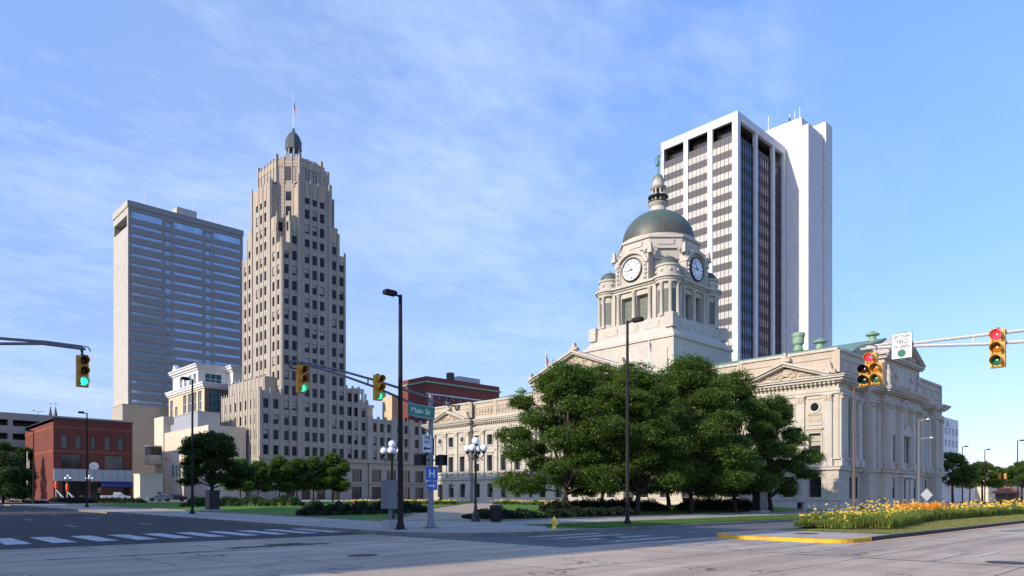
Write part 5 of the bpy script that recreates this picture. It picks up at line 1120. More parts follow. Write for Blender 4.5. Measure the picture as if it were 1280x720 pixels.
for k in range(8):
    a = Vector(octa(TX, TY, 7.0, 7.0, 4.15)[k]); b_ = Vector(octa(TX, TY, 7.0, 7.0, 4.15)[(k + 1) % 8])
    if True: p0 = a.lerp(b_, .25); p1 = a.lerp(b_, .75); nn = ((a + b_) / 2 - Vector((TX, TY))).normalized() * .12; q.extr([(p0.x, p0.y, 46.2), (p1.x, p1.y, 46.2), (p1.x, p1.y, 47.1), (p0.x, p0.y, 47.1)], (nn.x, nn.y, 0), LL)
q.lathe([(6.95, 47.8), (6.95, 48.3)], LL, (TX, TY), 48)
for sx, sy in ((-1, -1), (-1, 1), (1, -1), (1, 1)):
    q.lathe([(1.95, 39.65), (1.95, 41.3), (2.15, 41.35), (2.15, 41.65), (1.7, 41.7)], LL, (TX + sx * 6.3, TY + sy * 6.3), 24)
    for k in range(8): a = k * math.pi / 4; q.sphere((TX + sx * 6.3 + 1.95 * math.cos(a), TY + sy * 6.3 + 1.95 * math.sin(a), 40.6), .3, LL, 6, 4)
for k in range(26):
    u = -4.8 + 9.6 * k / 25; q.sphere((TX + u, TY - 7.5, 44.6 + .25 * math.sin(k * 1.7)), .25, LL, 6, 4); q.sphere((TX - 7.5, TY + u, 44.6 + .25 * math.sin(k * 1.7)), .25, LL, 6, 4)
q.build('clock_stage', CH, smooth=True)
for sx, sy in ((-1, -1), (-1, 1), (1, -1), (1, 1)):
    q = MB(); q.lathe(dome_prof(1.85, 41.68, 1.65) + [], 'copper_dull', (TX + sx * 6.3, TY + sy * 6.3), 24); q.lathe([(.18, 43.3), (.1, 43.8), (0, 43.9)], 'copper_green', (TX + sx * 6.3, TY + sy * 6.3), 8); q.build('turret_dome', CH, smooth=True)
def dial(face):
    c = TX - 8.05 if face == '-x' else TY - 8.05; ct = TY if face == '-x' else TX; ax = 'x' if face == '-x' else 'y'; o = (c, ct, 42.1) if face == '-x' else (ct, c, 42.1)
    sgn = -1 if face == '-x' else 1   # screen right of this face
    q = MB(); q.lathe([(.001, -.16), (1.88, -.16)], 'dial_white', seg=40, ax=ax, o=o); root = q.build('clock_dial', CH)
    q = MB(); q.lathe([(1.86, -.02), (1.86, -.24), (2.0, -.28), (2.14, -.24), (2.14, 0)], 'black_iron', seg=40, ax=ax, o=o); rim = q.build('rim', root); rim.location = (0, 0, 0)
    def bar(ang, r0, r1, w0, w1, dd, nm):
        # ang clockwise from 12 as seen from outside
        q = MB(); s, k = math.sin(ang), math.cos(ang); pts = []
        for (r, hw_) in ((r0, -w0), (r1, -w1), (r1, w1), (r0, w0)):
            u = sgn * (r * s + hw_ * k); z = r * k - hw_ * s; pts.append((c - dd, ct + u, 42.1 + z) if face == '-x' else (ct + u, c - dd, 42.1 + z))
        q.extr(pts, (.03, 0, 0) if face == '-x' else (0, .03, 0), 'sign_black'); return q
    qq = MB()
    for h in range(12): b_ = bar(h * math.pi / 6, 1.18, 1.66, .045, .085, .20, ''); qq.add(b_.v, b_.f, 'sign_black')
    b2_ = qq.build('numerals', root); h1 = bar(R(-35), -.3, 1.5, .07, .035, .25, '').build('minute_hand', root); h2 = bar(R(-97), -.25, 1.02, .10, .05, .28, '').build('hour_hand', root)
    P_ = Vector(CH.location)
    for ch in (rim, b2_, h1, h2):      # children were built in world space: bring them to the tower's origin
        for v in ch.data.vertices: v.co -= P_
dial('-x'); dial('-y')
q = MB(); q.lathe([(6.75, 48.25), (6.72, 48.6)] + [(6.6 * math.cos(math.pi / 2 * i / 14), 48.6 + 6.0 * math.sin(math.pi / 2 * i / 14)) for i in range(14)] + [(0, 54.6)], 'copper_dome', (TX, TY), 64); q.build('dome', CH, smooth=True)
q = MB(); q.lathe([(1.7, 54.0), (1.5, 54.8), (1.4, 55.4), (1.75, 55.8), (1.9, 56.1), (1.7, 56.15)], LL, (TX, TY), 24)
for k in range(8): a = k * math.pi / 4 + .2; q.lathe([(.2, 56.1), (.17, 58.7)], LL, (TX + 1.05 * math.cos(a), TY + 1.05 * math.sin(a)), 8)
q.lathe([(1.2, 58.7), (1.45, 58.9), (1.55, 59.15), (1.15, 59.3), (1.0, 59.4), (1.0, 60.4), (1.12, 60.5), (.9, 60.7)], LL, (TX, TY), 24); q.lathe([(.45, 56.1), (.45, 58.7)], 'frame_dark', (TX, TY), 8); q.build('lantern', CH, smooth=True)
q = MB()
for zz_ in (56.25, 57.3): q.lathe([(1.81, zz_), (1.88, zz_), (1.88, zz_ + .08), (1.81, zz_ + .08)], 'balustrade_iron', (TX, TY), 24)
for k in range(32): a = k * math.pi / 16; q.tube([(TX + 1.84 * math.cos(a), TY + 1.84 * math.sin(a), 56.1), (TX + 1.84 * math.cos(a), TY + 1.84 * math.sin(a), 57.3)], .025, 'balustrade_iron', 4)
q.build('balustrade', CH)
q = MB(); q.lathe(dome_prof(.95, 60.7, .95), 'copper_dome', (TX, TY), 20); q.build('lantern_dome', CH, smooth=True)
q = MB(); q.tube([(TX, TY, 61.6), (TX, TY, 62.8)], .09, 'brown_paint', 6); q.build('statue_pole', CH)
q = MB()  # dancing figure on top
q.tube([(TX, TY, 62.75), (TX + .03, TY, 63.2), (TX - .05, TY, 63.8)], [.07, .12, .2], 'statue_green', 8); q.tube([(TX - .25, TY + .3, 63.1), (TX - .15, TY + .15, 63.5), (TX - .05, TY, 63.85)], [.06, .11, .18], 'statue_green', 8)
q.tube([(TX - .12, TY + .12, 63.2), (TX - .06, TY, 63.7), (TX, TY, 64.15), (TX, TY, 64.45), (TX + .02, TY - .02, 64.8), (TX + .02, TY - .02, 64.95)], [.34, .34, .24, .2, .24, .1], 'statue_green', 10)
q.sphere((TX + .02, TY - .04, 65.12), .17, 'statue_green', 10, 6); q.tube([(TX + .1, TY - .18, 64.8), (TX + .28, TY - .5, 65.0), (TX + .32, TY - .55, 65.6)], [.09, .07, .05], 'statue_green', 6); q.sphere((TX + .32, TY - .55, 65.7), .12, 'statue_green', 8, 5)
q.tube([(TX - .1, TY + .18, 64.8), (TX - .2, TY + .5, 64.4), (TX - .1, TY + .55, 64.0)], [.09, .07, .05], 'statue_green', 6); q.build('statue', CH, smooth=True)
# flagpoles on the roof
def flagpole(x, y, z0, z1, lab, ztop, L, Hh, dark=False):
    t_ = thing('flagpole', (x, y, z0), lab, 'flagpole', None); q = MB(); q.tube([(x, y, z0), (x, y, z1)], [.11, .06], 'frame_white', 6); q.sphere((x, y, z1), .13, 'frame_white', 8, 5); q.build('pole', t_); flag_mesh('flag', t_, x, y, ztop, L, Hh); return t_
fx = at_x(682.5, 90.5); flagpole(90.5, fx, 20.0, 1.7 + (622 - 439) * depth(90.5, fx) / 878.5, 'white flagpole with limp striped flag at the left foot of the courthouse gable', 1.7 + (622 - 442) * depth(90.5, fx) / 878.5, 2.1, 1.9)
fx = at_x(811.5, 96); flagpole(96, fx, 21.0, 1.7 + (622 - 415) * depth(96, fx) / 878.5, 'thin flagpole with a drooping flag in front of the clock tower base', 1.7 + (622 - 424) * depth(96, fx) / 878.5, 1.5, 1.4)
# ================================================================ STREET FURNITURE
def text_mesh(txt, h, face='-y', at=(0, 0, 0), mat='sign_white', width=None, name='lettering', parent=None, squeeze=1.0, bold=.0):
    cu = bpy.data.curves.new('t', 'FONT'); cu.body = txt; cu.size = 1; cu.align_x = 'CENTER'; cu.align_y = 'CENTER'; cu.offset = bold
    ob = bpy.data.objects.new('t', cu); C.objects.link(ob); bpy.context.view_layer.update(); me = bpy.data.meshes.new_from_object(ob.evaluated_get(bpy.context.evaluated_depsgraph_get())); bpy.data.objects.remove(ob)
    xs = [v.co.x for v in me.vertices]; ys = [v.co.y for v in me.vertices]; cx, cy = (min(xs) + max(xs)) / 2, (min(ys) + max(ys)) / 2; sy = h / (max(ys) - min(ys)); sx = (width / (max(xs) - min(xs))) if width else sy * squeeze
    for v in me.vertices:
        u, z = (v.co.x - cx) * sx, (v.co.y - cy) * sy
        v.co = (at[0] + u, at[1], at[2] + z) if face == '-y' else (at[0], at[1] - u, at[2] + z)
    me.materials.clear(); me.materials.append(MATS[mat]); o = bpy.data.objects.new(name, me); C.objects.link(o); o.parent = parent; return o
def visor(q, o, ax, r, L, mat):
    # tunnel visor open at the bottom, pointing along -y or -x
    n = 12; pts = []
    for k in range(n + 1):
        a = R(-50 + 280 * k / n); pts.append((r * math.cos(a), r * math.sin(a), L * (1 if 0 < math.sin(a) else .55 + .45 * (1 + math.sin(a)) )))
    vs = []
    for (u, z, l) in pts:
        for rr_ in (1, .93):
            for l_ in (0, l): vs.append((o[0] + u * rr_, o[1] - l_, o[2] + z * rr_) if ax == 'y' else (o[0] - l_, o[1] + u * rr_, o[2] + z * rr_))
    fs = []
    for k in range(n):
        a = 4 * k; b = 4 * (k + 1); fs += [(a, b, b + 1, a + 1), (a + 2, a + 3, b + 3, b + 2), (a + 1, b + 1, b + 3, a + 3)]
    q.add(vs, fs, mat)
def signal_head(name, label, loc, ax='y', lit='green', layout='three', group=None, sec=.40, hang=.35):
    t_ = thing(name, loc, label, 'traffic light', group, local=True); hs = sec * .5
    cells = [(0, 0, 'red'), (0, -sec, 'amber'), (0, -2 * sec, 'green')] if layout == 'three' else [(0, 0, 'red'), (-hs * 1.05, -sec, 'amber_l'), (-hs * 1.05, -2 * sec, 'green_l'), (hs * 1.05, -sec, 'amber'), (hs * 1.05, -2 * sec, 'green')]
    if ax == 'x': cells = [(-u_, z_, k_) for u_, z_, k_ in cells]
    q = MB()
    for (u, z, k) in cells:
        z -= hs + hang
        if ax == 'y': q.box(u - hs * .98, -.10, z - hs * .985, u + hs * .98, .12, z + hs * .985, 'signal_yellow'); q.box(u - hs * .86, -.13, z - hs * .86, u + hs * .86, -.10, z + hs * .86, 'signal_yellow')
        else: q.box(-.10, u - hs * .98, z - hs * .985, .12, u + hs * .98, z + hs * .985, 'signal_yellow'); q.box(-.13, u - hs * .86, z - hs * .86, -.10, u + hs * .86, z + hs * .86, 'signal_yellow')
    q.build('housing', t_)
    for (u, z, k) in cells:
        z -= hs + hang; r = hs * .74
        mt = {'red': 'lens_red_lit' if lit == 'red' else 'lens_red_off', 'amber': 'lens_amber_off', 'green': 'lens_green_lit' if lit == 'green' else 'lens_green_off', 'amber_l': 'lens_red_off', 'green_l': 'lens_green_off'}[k]
        if lit == 'red' and k == 'amber': mt = 'lens_amber_sun_tinted'
        if lit == 'red' and k == 'green': mt = 'lens_green_dim'
        q = MB(); o = (u, -.135, z) if ax == 'y' else (-.135, -u, z)
        if ax == 'x': o = (-.135, u, z)
        q.lathe([(r, 0), (r * .7, -.035), (.01, -.05)], mt, seg=18, ax=ax, o=o); ln_ = q.build('lens', t_, smooth=True)
        q = MB(); visor(q, o, ax, r * 1.12, .30, 'visor_yellow' if k in ('red', 'amber', 'green') else 'black_plastic'); q.build('visor', t_, smooth=True)
    q = MB(); q.tube([(0, 0, -hang - .01), (0, 0, .02)], .035, 'black_iron', 6)
    if layout != 'three': q.box(-.03, -.35, -hang - sec - .02, .03, .35, -hang - sec + .02, 'signal_yellow')
    q.box(-.06, -.06, -hang - .02, .06, .06, -hang + .06, 'black_iron'); q.build('hanger', t_); return t_
# --- mast arm at the corner (over the left street)
px_, py_ = 21.8, 28.5; zg = HW(px_, py_)
mp = thing('signal_mast', (px_, py_, zg), 'grey steel traffic signal mast with double tube arm at the street corner', 'signal mast')
q = MB(); q.box(px_ - .3, py_ - .3, zg, px_ + .3, py_ + .3, zg + .05, 'galvanised'); q.lathe([(.26, zg + .05), (.2, zg + .28), (.155, zg + .34), (.115, 6.75), (.13, 6.76), (.13, 6.9), (0, 6.98)], 'galvanised', (px_, py_), 14); q.build('pole', mp, smooth=True)
q = MB(); top = [(px_, py_, 6.72), (px_ - 1.6, py_, 7.0), (px_ - 3.4, py_, 7.28), (px_ - 5.2, py_, 7.5), (px_ - 6.6, py_, 7.62), (px_ - 7.6, py_, 7.62)]; low = [(px_, py_, 5.95), (px_ - 1.6, py_, 6.5), (px_ - 3.4, py_, 6.96), (px_ - 5.2, py_, 7.32), (px_ - 6.4, py_, 7.5), (px_ - 7.3, py_, 7.55)]
q.tube(top, [.07, .065, .06, .055, .05, .045], 'galvanised', 8); q.tube(low, [.07, .065, .06, .055, .05, .045], 'galvanised', 8)
for x, a, b in ((-1.6, 6.5, 7.0), (-3.4, 6.96, 7.28)): q.tube([(px_ + x - .3, py_, a), (px_ + x - .3, py_, b)], .035, 'galvanised', 6)
for z in (5.95, 6.72): q.lathe([(.15, z - .12), (.15, z + .12)], 'galvanised', (px_, py_), 14)
for k in range(2): a0 = [(px_ - 7.4 + .18 * math.cos(R(a)) * (1 + .2 * k), py_ + .1 * k, 7.5 + .2 * math.sin(R(a))) for a in range(0, 330, 30)]; q.tube(a0, .022, 'black_plastic', 5)
q.build('arm', mp, smooth=True)
q = MB(); q.tube([(px_, py_, 6.6), (px_ + .9, py_ - .2, 6.45), (px_ + 1.5, py_ - .3, 6.45)], .035, 'galvanised', 6); q.lathe([(.02, 6.52), (.16, 6.5), (.13, 6.28), (.02, 6.2)], 'cabinet_grey', (px_ + 1.5, py_ - .3), 12); q.box(px_ + .8, py_ - .28, 6.42, px_ + 1.02, py_ - .12, 6.62, 'cabinet_grey'); q.build('camera', mp, smooth=True)
G = None
x1_, _ = at_y(378, py_), 0
signal_head('traffic_light', 'yellow traffic light glowing green at the far tip of the corner mast arm', (at_y(376.5, py_), py_, 7.6), 'y', 'green', hang=.12)
h2 = signal_head('traffic_light', 'yellow traffic light glowing green on the corner mast arm, left of the green street sign', (at_y(470, py_), py_ - .16, 7.38), 'y', 'green', hang=-.12)
# --- second mast, mostly outside the left edge
mx_, my_ = -3.0, 30.9; zg2 = 0.15
m2 = thing('signal_mast', (mx_, my_, zg2), 'dark grey double tube mast arm entering from the left edge of the photo', 'signal mast')
tx = at_y(103, my_); q = MB(); q.lathe([(.26, zg2), (.155, .5), (.115, 6.8)], 'galvanised', (mx_, my_), 12); q.build('pole', m2, smooth=True)
q = MB(); q.tube([(mx_, my_, 6.5), (mx_ + 3, my_, 6.98), (mx_ + 6, my_, 7.33), (tx - 1.2, my_, 7.5), (tx, my_, 7.5)], .055, 'galvanised', 8); q.tube([(mx_, my_, 5.7), (mx_ + 3, my_, 6.4), (mx_ + 6, my_, 7.02), (tx - 1.3, my_, 7.42), (tx + .1, my_, 7.42)], .055, 'galvanised', 8)
q.tube([(tx + .12 + .16 * math.cos(R(a)), my_ + .05, 7.36 + .18 * math.sin(R(a))) for a in range(0, 330, 30)], .022, 'black_plastic', 5); q.build('arm', m2, smooth=True)
signal_head('traffic_light', 'yellow traffic light glowing green against open sky at the left edge', (tx, my_, 7.42), 'y', 'green', hang=.27)
# --- right mast arm with two heads and a sign
rx_ = 29.2; m3 = thing('signal_mast', (rx_, -7.5, .15), 'pale grey double tube mast arm entering from the right edge above the median', 'signal mast')
q = MB(); q.lathe([(.27, .15), (.16, .5), (.12, 7.6)], 'galvanised_light', (rx_, -7.5), 12); q.build('pole', m3, smooth=True)
q = MB(); q.tube([(rx_, -7.5, 6.9), (rx_, -2, 7.15), (rx_, 3, 7.34), (rx_, 7.5, 7.48), (rx_, 9.0, 7.52)], [.075, .07, .065, .06, .05], 'galvanised_light', 8); q.tube([(rx_, -7.5, 6.0), (rx_, -2, 6.5), (rx_, 3, 6.86), (rx_, 6.3, 7.12), (rx_, 8.2, 7.36), (rx_, 10.0, 7.55), (rx_, 10.4, 7.55)], [.075, .07, .065, .062, .06, .055, .05], 'galvanised_light', 8)
q.tube([(rx_, 6.6, 7.16), (rx_, 6.6, 7.44)], .03, 'galvanised_light', 6); q.tube([(rx_, 8.0, 7.46), (rx_, 9.3, 7.62), (rx_, 10.2, 7.62)], .05, 'galvanised_light', 8)
q.tube([(rx_ - .06, 10.2 + .42 * math.cos(R(a)), 7.5 + .2 * math.sin(R(a))) for a in range(-20, 210, 25)], .022, 'black_plastic', 5); q.build('arm', m3, smooth=True)
signal_head('traffic_light', 'five lens yellow traffic light with red lit, hanging in front of the courthouse attic', (rx_, 10.0, 7.55), 'x', 'red', 'five', hang=.2, sec=.42)
q5 = signal_head('traffic_light', 'three lens yellow traffic light with red lit, at the far right against the sky', (rx_ - .18, at_x(1249, rx_), 7.50), 'x', 'red', 'three', hang=-.02, sec=.44)
ls = thing('road_sign', (rx_, 8.3, 7.42), 'white LEFT TURN YIELD ON GREEN sign hung on the right mast arm', 'road sign', local=True)
sy0, sy1 = at_x(1114.5, rx_ - .12) - 8.3, at_x(1140.5, rx_ - .12) - 8.3; cy0 = (sy0 + sy1) / 2; q = MB(); q.box(-.14, sy1, -.46, -.12, sy0, .50, 'sign_black'); q.box(-.146, sy1 + .015, -.445, -.1401, sy0 - .015, .485, 'sign_white'); q.build('plate', ls)
for tx_, z_, h_, wd_ in (('LEFT TURN', .37, .115, .60), ('YIELD', .18, .14, .42), ('ON GREEN', -.01, .115, .56)): text_mesh(tx_, h_, '-x', (-.149, cy0, z_), 'sign_black', wd_, parent=ls, bold=.02)
q = MB(); q.lathe([(.001, -.15), (.145, -.15)], 'dot_green', seg=24, ax='x', o=(0, cy0, -.26)); q.build('green_dot', ls)
# --- street name and other signs on the corner mast
def plate(name, label, x0, x1, z0, z1, y, border, face, cat='road sign', bd=.02):
    cx, cz = (x0 + x1) / 2, (z0 + z1) / 2; t_ = thing(name, (cx, y, cz), label, cat, local=True); a, b = (x1 - x0) / 2, (z1 - z0) / 2
    q = MB(); q.box(-a, 0, -b, a, .018, b, 'sign_back'); q.box(-a + .004, -.004, -b + .004, a - .004, -.0005, b - .004, border); q.box(-a + bd, -.008, -b + bd, a - bd, -.0045, b - bd, face); q.build('plate', t_); return t_
s1 = plate('street_sign', 'green Main St street name sign beside the corner mast', 20.2, 21.9, 5.72, 6.3, 28.3, 'sign_white', 'sign_green', 'street sign', .022); text_mesh('Main St', .27, '-y', (-.03, -.010, -.0), 'sign_white', 1.16, parent=s1, bold=.022)
for v in s1.children: pass
s1.rotation_euler = (0, R(3.0), 0)
q = MB(); q.box(-.5, .02, -.36, .85, .06, -.28, 'galvanised'); q.build('bracket', s1)
s2 = plate('road_sign', 'white ONE WAY sign with black arrow on the corner mast', 21.13, 21.72, 3.95, 4.86, 28.32, 'sign_black', 'sign_white', bd=.015); text_mesh('ONE', .17, '-y', (0, -.011, .30), 'sign_black', .38, parent=s2, bold=.02); text_mesh('WAY', .17, '-y', (0, -.011, .07), 'sign_black', .40, parent=s2, bold=.02)
q = MB(); q.extr([(-.24, -.011, -.24), (-.08, -.011, -.12), (-.08, -.011, -.20), (.23, -.011, -.20), (.23, -.011, -.28), (-.08, -.011, -.28), (-.08, -.011, -.36)], (0, .002, 0), 'sign_black'); q.build('arrow', s2)
s3 = plate('road_sign', 'blue hospital sign with a white letter H on the corner mast', 21.32, 22.1, 2.56, 3.27, 28.3, 'sign_white', 'sign_blue', bd=.016); text_mesh('H', .42, '-y', (0, -.011, 0), 'sign_white', .38, parent=s3, bold=.03)
s4 = plate('road_sign', 'small blue sign with white right arrow, below the hospital H sign', 21.36, 22.06, 2.08, 2.52, 28.3, 'sign_white', 'sign_blue', bd=.014)
q = MB(); q.extr([(.25, -.011, 0), (.08, -.011, .13), (.08, -.011, .04), (-.24, -.011, .04), (-.24, -.011, -.04), (.08, -.011, -.04), (.08, -.011, -.13)], (0, .002, 0), 'sign_white'); q.build('arrow', s4)
s5 = thing('road_sign', (22.0, 28.9, 4.3), 'dark back of a sign facing away, behind the ONE WAY sign', 'road sign', local=True); q = MB(); q.box(-.02, -.4, -.45, .02, .3, .45, 'bronze_paint'); q.build('plate', s5)
for lab, x, y in (('black pedestrian signal on the left side of the corner mast, above the blue signs', 21.25, 28.75), ('black pedestrian signal on the right side of the corner mast, above the blue signs', 22.28, 28.35)):
    t_ = thing('pedestrian_signal', (x, y, 3.6), lab, 'pedestrian signal', local=True); q = MB(); q.box(-.2, -.16, -.26, .2, .16, .26, 'black_plastic'); q.build('housing', t_)
    q = MB(); sgn = 1 if x > 22 else -1; q.box(-.24, -.3, .22, .24, -.16, .28, 'black_plastic'); q.box(-.24, -.3, -.26, -.2, -.16, .22, 'black_plastic'); q.box(.2, -.3, -.26, .24, -.16, .22, 'black_plastic'); q.build('visor', t_); q = MB(); q.tube([(0, 0, 0), (21.8 - x, 28.5 - y, 0)], .04, 'black_iron', 6); q.build('bracket', t_)
# --- tall street lights (shoebox heads)
def street_light(loc, label, dirv=(-1, 0), h=11.4, arm=.35, mat='bronze_paint', group='tall street lights', r=.115):
    t_ = thing('street_light', loc, label, 'street light', group, local=True); q = MB(); q.box(-.22, -.22, 0, .22, .22, .04, mat); q.lathe([(.22, .04), (.19, .2), (r + .03, .28), (r, .4), (r * .62, h)], mat, seg=12); q.build('pole', t_, smooth=True)
    dx, dy = dirv; q = MB(); q.tube([(0, 0, h - .1), (dx * arm, dy * arm, h - .02)], .045, mat, 6); q.build('arm', t_)
    q = MB(); a, b = (.33, .17) if abs(dx) > abs(dy) else (.17, .33); cx, cy = dx * (arm + .25), dy * (arm + .25); q.frust(cx, cy, a * .9, b * .9, h - .12, a, b, h + .02, mat); q.frust(cx, cy, a, b, h + .02, a * .8, b * .8, h + .11, mat); q.build('lamp_head', t_)
    q = MB(); q.box(.1, -.05, 1.0, .13, .05, 1.3, 'galvanised'); q.build('hand_hole', t_); return t_
sx_, sy_ = at_Z(500.5, 34.0); street_light((sx_, sy_, HW(sx_, sy_)), 'tallest dark street light, between the traffic light arm and the grey cabinet', h=11.35, r=.14)
for px, Z, lab, h in ((240.5, 59, 'dark street light in front of the large dark tree on the left', 11.3), (108.7, 84, 'dark street light in front of the red brick building', 11.3), (42, 109, 'distant dark street light at the left corner of the red brick building', 11.3)):
    x, y = at_Z(px, Z); street_light((x, y, HW(x, y)), lab, h=h)
x, y = 32.5, 24.2; street_light((x, y, HW(x, y)), 'dark street light standing on the lawn strip in front of the big tree', (.25, -1), 11.6)
x, y = at_Z(1067.5, 62.7); street_light((x, y, HW(x, y)), 'brown street light in front of the courthouse corner', (.3, -1), 11.4, mat='brown_paint')
for px, Z, lab, h, dv_ in ((1203, 132, 'dark street light just right of the courthouse, between two dark trees', 11.0, (.2, -1)), (1231, 140, 'dark street light behind the round tree in front of the low white building', 11.0, (.2, -1)), (1272, 118, 'dark street light nearest the right edge of the photo', 11.0, (.3, -1))):
    x, y = at_Z(px, Z); street_light((x, y, .3), lab, dv_, h, mat='bronze_paint')
for px, Z, lab in ((228, 210, ''),): pass
x, y = at_Z(209, 150); street_light((x, y, HW(x, y)), 'slim brown pole in front of the cream building', (-1, 0), 9.0, .2, mat='brown_paint', group=None, r=.1)
x, y = at_Z(48, 215); street_light((x, y, 22), 'double headed lamp on the parking garage roof', (-1, 0), 6.2, .9, mat='galvanised', group=None); 
q = MB(); q.tube([(0, 0, 6.1), (1.0, -.0, 6.18)], .05, 'galvanised', 6); q.box(.6, -.25, 6.1, 1.5, .25, 6.25, 'galvanised'); q.build('lamp_head', bpy.data.objects['street_light.%03d' % 9] if False else [o for o in bpy.data.objects if o.get('label') == 'double headed lamp on the parking garage roof'][0])
# grey pole with two brackets before the end front
x, y = at_Z(1148.5, 84); up = thing('utility_pole', (x, y, .4), 'grey pole with two small bracket lamps in front of the courthouse end wall', 'pole', local=True); hh = 1.3 + (622 - 524) * 84 / 878.5
q = MB(); q.tube([(0, 0, 0), (0, 0, hh)], [.16, .10], 'galvanised', 8); q.build('pole', up)
for z_, l_ in ((hh - .1, .8), (hh - 2.3, 1.1)):
    q = MB(); q.tube([(0, 0, z_ - .1), (.5 * l_, -.5 * l_, z_ + .05), (l_, -l_, z_ + .1)], .05, 'galvanised_light', 6); q.box(l_ - .3, -l_ - .12, z_ + .02, l_ + .25, -l_ + .12, z_ + .18, 'galvanised_light'); q.build('bracket_lamp', up)
# --- globe lamps
def globe_lamp(loc, label, rz=0):
    t_ = thing('globe_lamp', loc, label, 'street lamp', 'black cast iron lamps with white globes', rz, local=True); q = MB()
    q.lathe([(.30, 0), (.30, .12), (.24, .2), (.22, .5), (.15, .62), (.11, .8), (.085, 1.1), (.07, 3.9), (.1, 3.95), (.08, 4.05), (.13, 4.15), (.13, 4.35), (.07, 4.5), (.06, 4.75)], 'black_iron', seg=14); q.build('post', t_, smooth=True)
    q = MB()
    for k in range(4):
        a = k * math.pi / 2 + .5; c_, s_ = math.cos(a), math.sin(a); q.tube([(0, 0, 4.1), (.25 * c_, .25 * s_, 3.98), (.45 * c_, .45 * s_, 4.05), (.55 * c_, .55 * s_, 4.25), (.55 * c_, .55 * s_, 4.32)], .035, 'black_iron', 6); q.lathe([(.06, 4.3), (.13, 4.36), (.14, 4.46)], 'black_iron', (.55 * c_, .55 * s_), 10); q.sphere((.45 * c_, .45 * s_, 3.9), .06, 'black_iron', 8, 5)
    q.lathe([(.07, 4.72), (.14, 4.8), (.15, 4.9)], 'black_iron', seg=10); q.build('bracket', t_, smooth=True)
    for k in range(4):
        a = k * math.pi / 2 + .5; q = MB(); q.sphere((.55 * math.cos(a), .55 * math.sin(a), 4.64), .235, 'globe_white', 20, 12); q.build('globe', t_, smooth=True)
    q = MB(); q.sphere((0, 0, 5.1), .245, 'globe_white', 20, 12); q.build('globe', t_, smooth=True); return t_
x, y = at_Z(594.5, 44.5); g0 = globe_lamp((x, y, HW(x, y)), 'black five globe lamp beside the litter bin, at the start of the diagonal path')
for px, Z, lab, rz in ((490, 47.5, 'black five globe lamp behind the grey cabinet, left of the tall street light', .35), (85, 140, 'distant globe lamp in front of the dark shop window of the brick building', .2), (112, 141, 'distant globe lamp partly behind the street light at the brick building', .6)):
    x, y = at_Z(px, Z); copy_tree(g0, (x, y, HW(x, y)), rz, lab)
# --- controller cabinet on pedestal
x, y = at_Z(487.5, 35.2); cb = thing('control_cabinet', (x, y, HW(x, y)), 'grey signal control cabinet raised on a short pedestal at the corner', 'cabinet', local=True)
q = MB(); q.frust(0, 0, .32, .32, 0, .24, .24, .42, 'monument_base'); q.tube([(0, 0, .4), (0, 0, 1.0)], .1, 'galvanised', 10); q.build('pedestal', cb)
q = MB(); q.box(-.36, -.26, .98, .36, .26, 2.36, 'cabinet_grey'); q.box(-.38, -.28, 2.36, .38, .28, 2.41, 'cabinet_grey'); q.build('housing', cb); q = MB(); q.box(-.31, -.275, 1.04, .31, -.2605, 2.3, 'cabinet_grey'); q.box(.22, -.3, 1.6, .26, -.275, 1.75, 'black_iron'); q.build('door', cb)
# --- litter bin
x, y = 29.8, 32.3; lb = thing('litter_bin', (x, y, HW(x, y)), 'black round litter bin on the corner pavement', 'litter bin', local=True)
q = MB(); q.lathe([(.27, 0), (.27, .06), (.31, .1), (.35, .9)], 'black_iron', seg=22)
for k in range(22): a = k * math.pi / 11; q.tube([(.32 * math.cos(a), .32 * math.sin(a), .06), (.375 * math.cos(a), .375 * math.sin(a), .92)], .016, 'black_iron', 4)
q.build('body', lb, smooth=True); q = MB(); q.lathe([(.40, .92), (.42, .96), (.40, 1.02), (.26, 1.08), (.22, 1.02)], 'black_plastic', seg=22); q.build('lid', lb, smooth=True)
# --- hydrants
def hydrant(loc, lab):
    t_ = thing('fire_hydrant', loc, lab, 'fire hydrant', local=True); q = MB(); q.lathe([(.15, 0), (.15, .05), (.10, .06), (.095, .36), (.13, .38), (.13, .42), (.105, .43), (.10, .50), (.07, .56), (.03, .59), (.03, .64), (0, .65)], 'hydrant_yellow', seg=14); q.build('barrel', t_, smooth=True)
    for a in (0, math.pi): q = MB(); q.lathe([(.055, .08), (.055, .16), (.065, .16), (.065, .2), (.02, .2)], 'hydrant_yellow', seg=10, ax='x', o=(0, 0, .33)) if a == 0 else q.lathe([(.055, -.08), (.055, -.16), (.065, -.16), (.065, -.2), (.02, -.2)], 'hydrant_yellow', seg=10, ax='x', o=(0, 0, .33)); q.build('hose_nozzle', t_, smooth=True)
    q = MB(); q.lathe([(.075, -.08), (.075, -.15), (.09, -.15), (.09, -.2), (.02, -.22)], 'hydrant_yellow', seg=12, ax='y', o=(0, 0, .28)); q.build('pumper_nozzle', t_, smooth=True); return t_
hydrant((25.7, 23.6, HW(25.7, 23.4)), 'yellow fire hydrant on the lawn strip near the corner')
x, y = at_Z(26, 118); hydrant((x, y, HW(x, y)), 'distant yellow fire hydrant by the flower border at the far left')
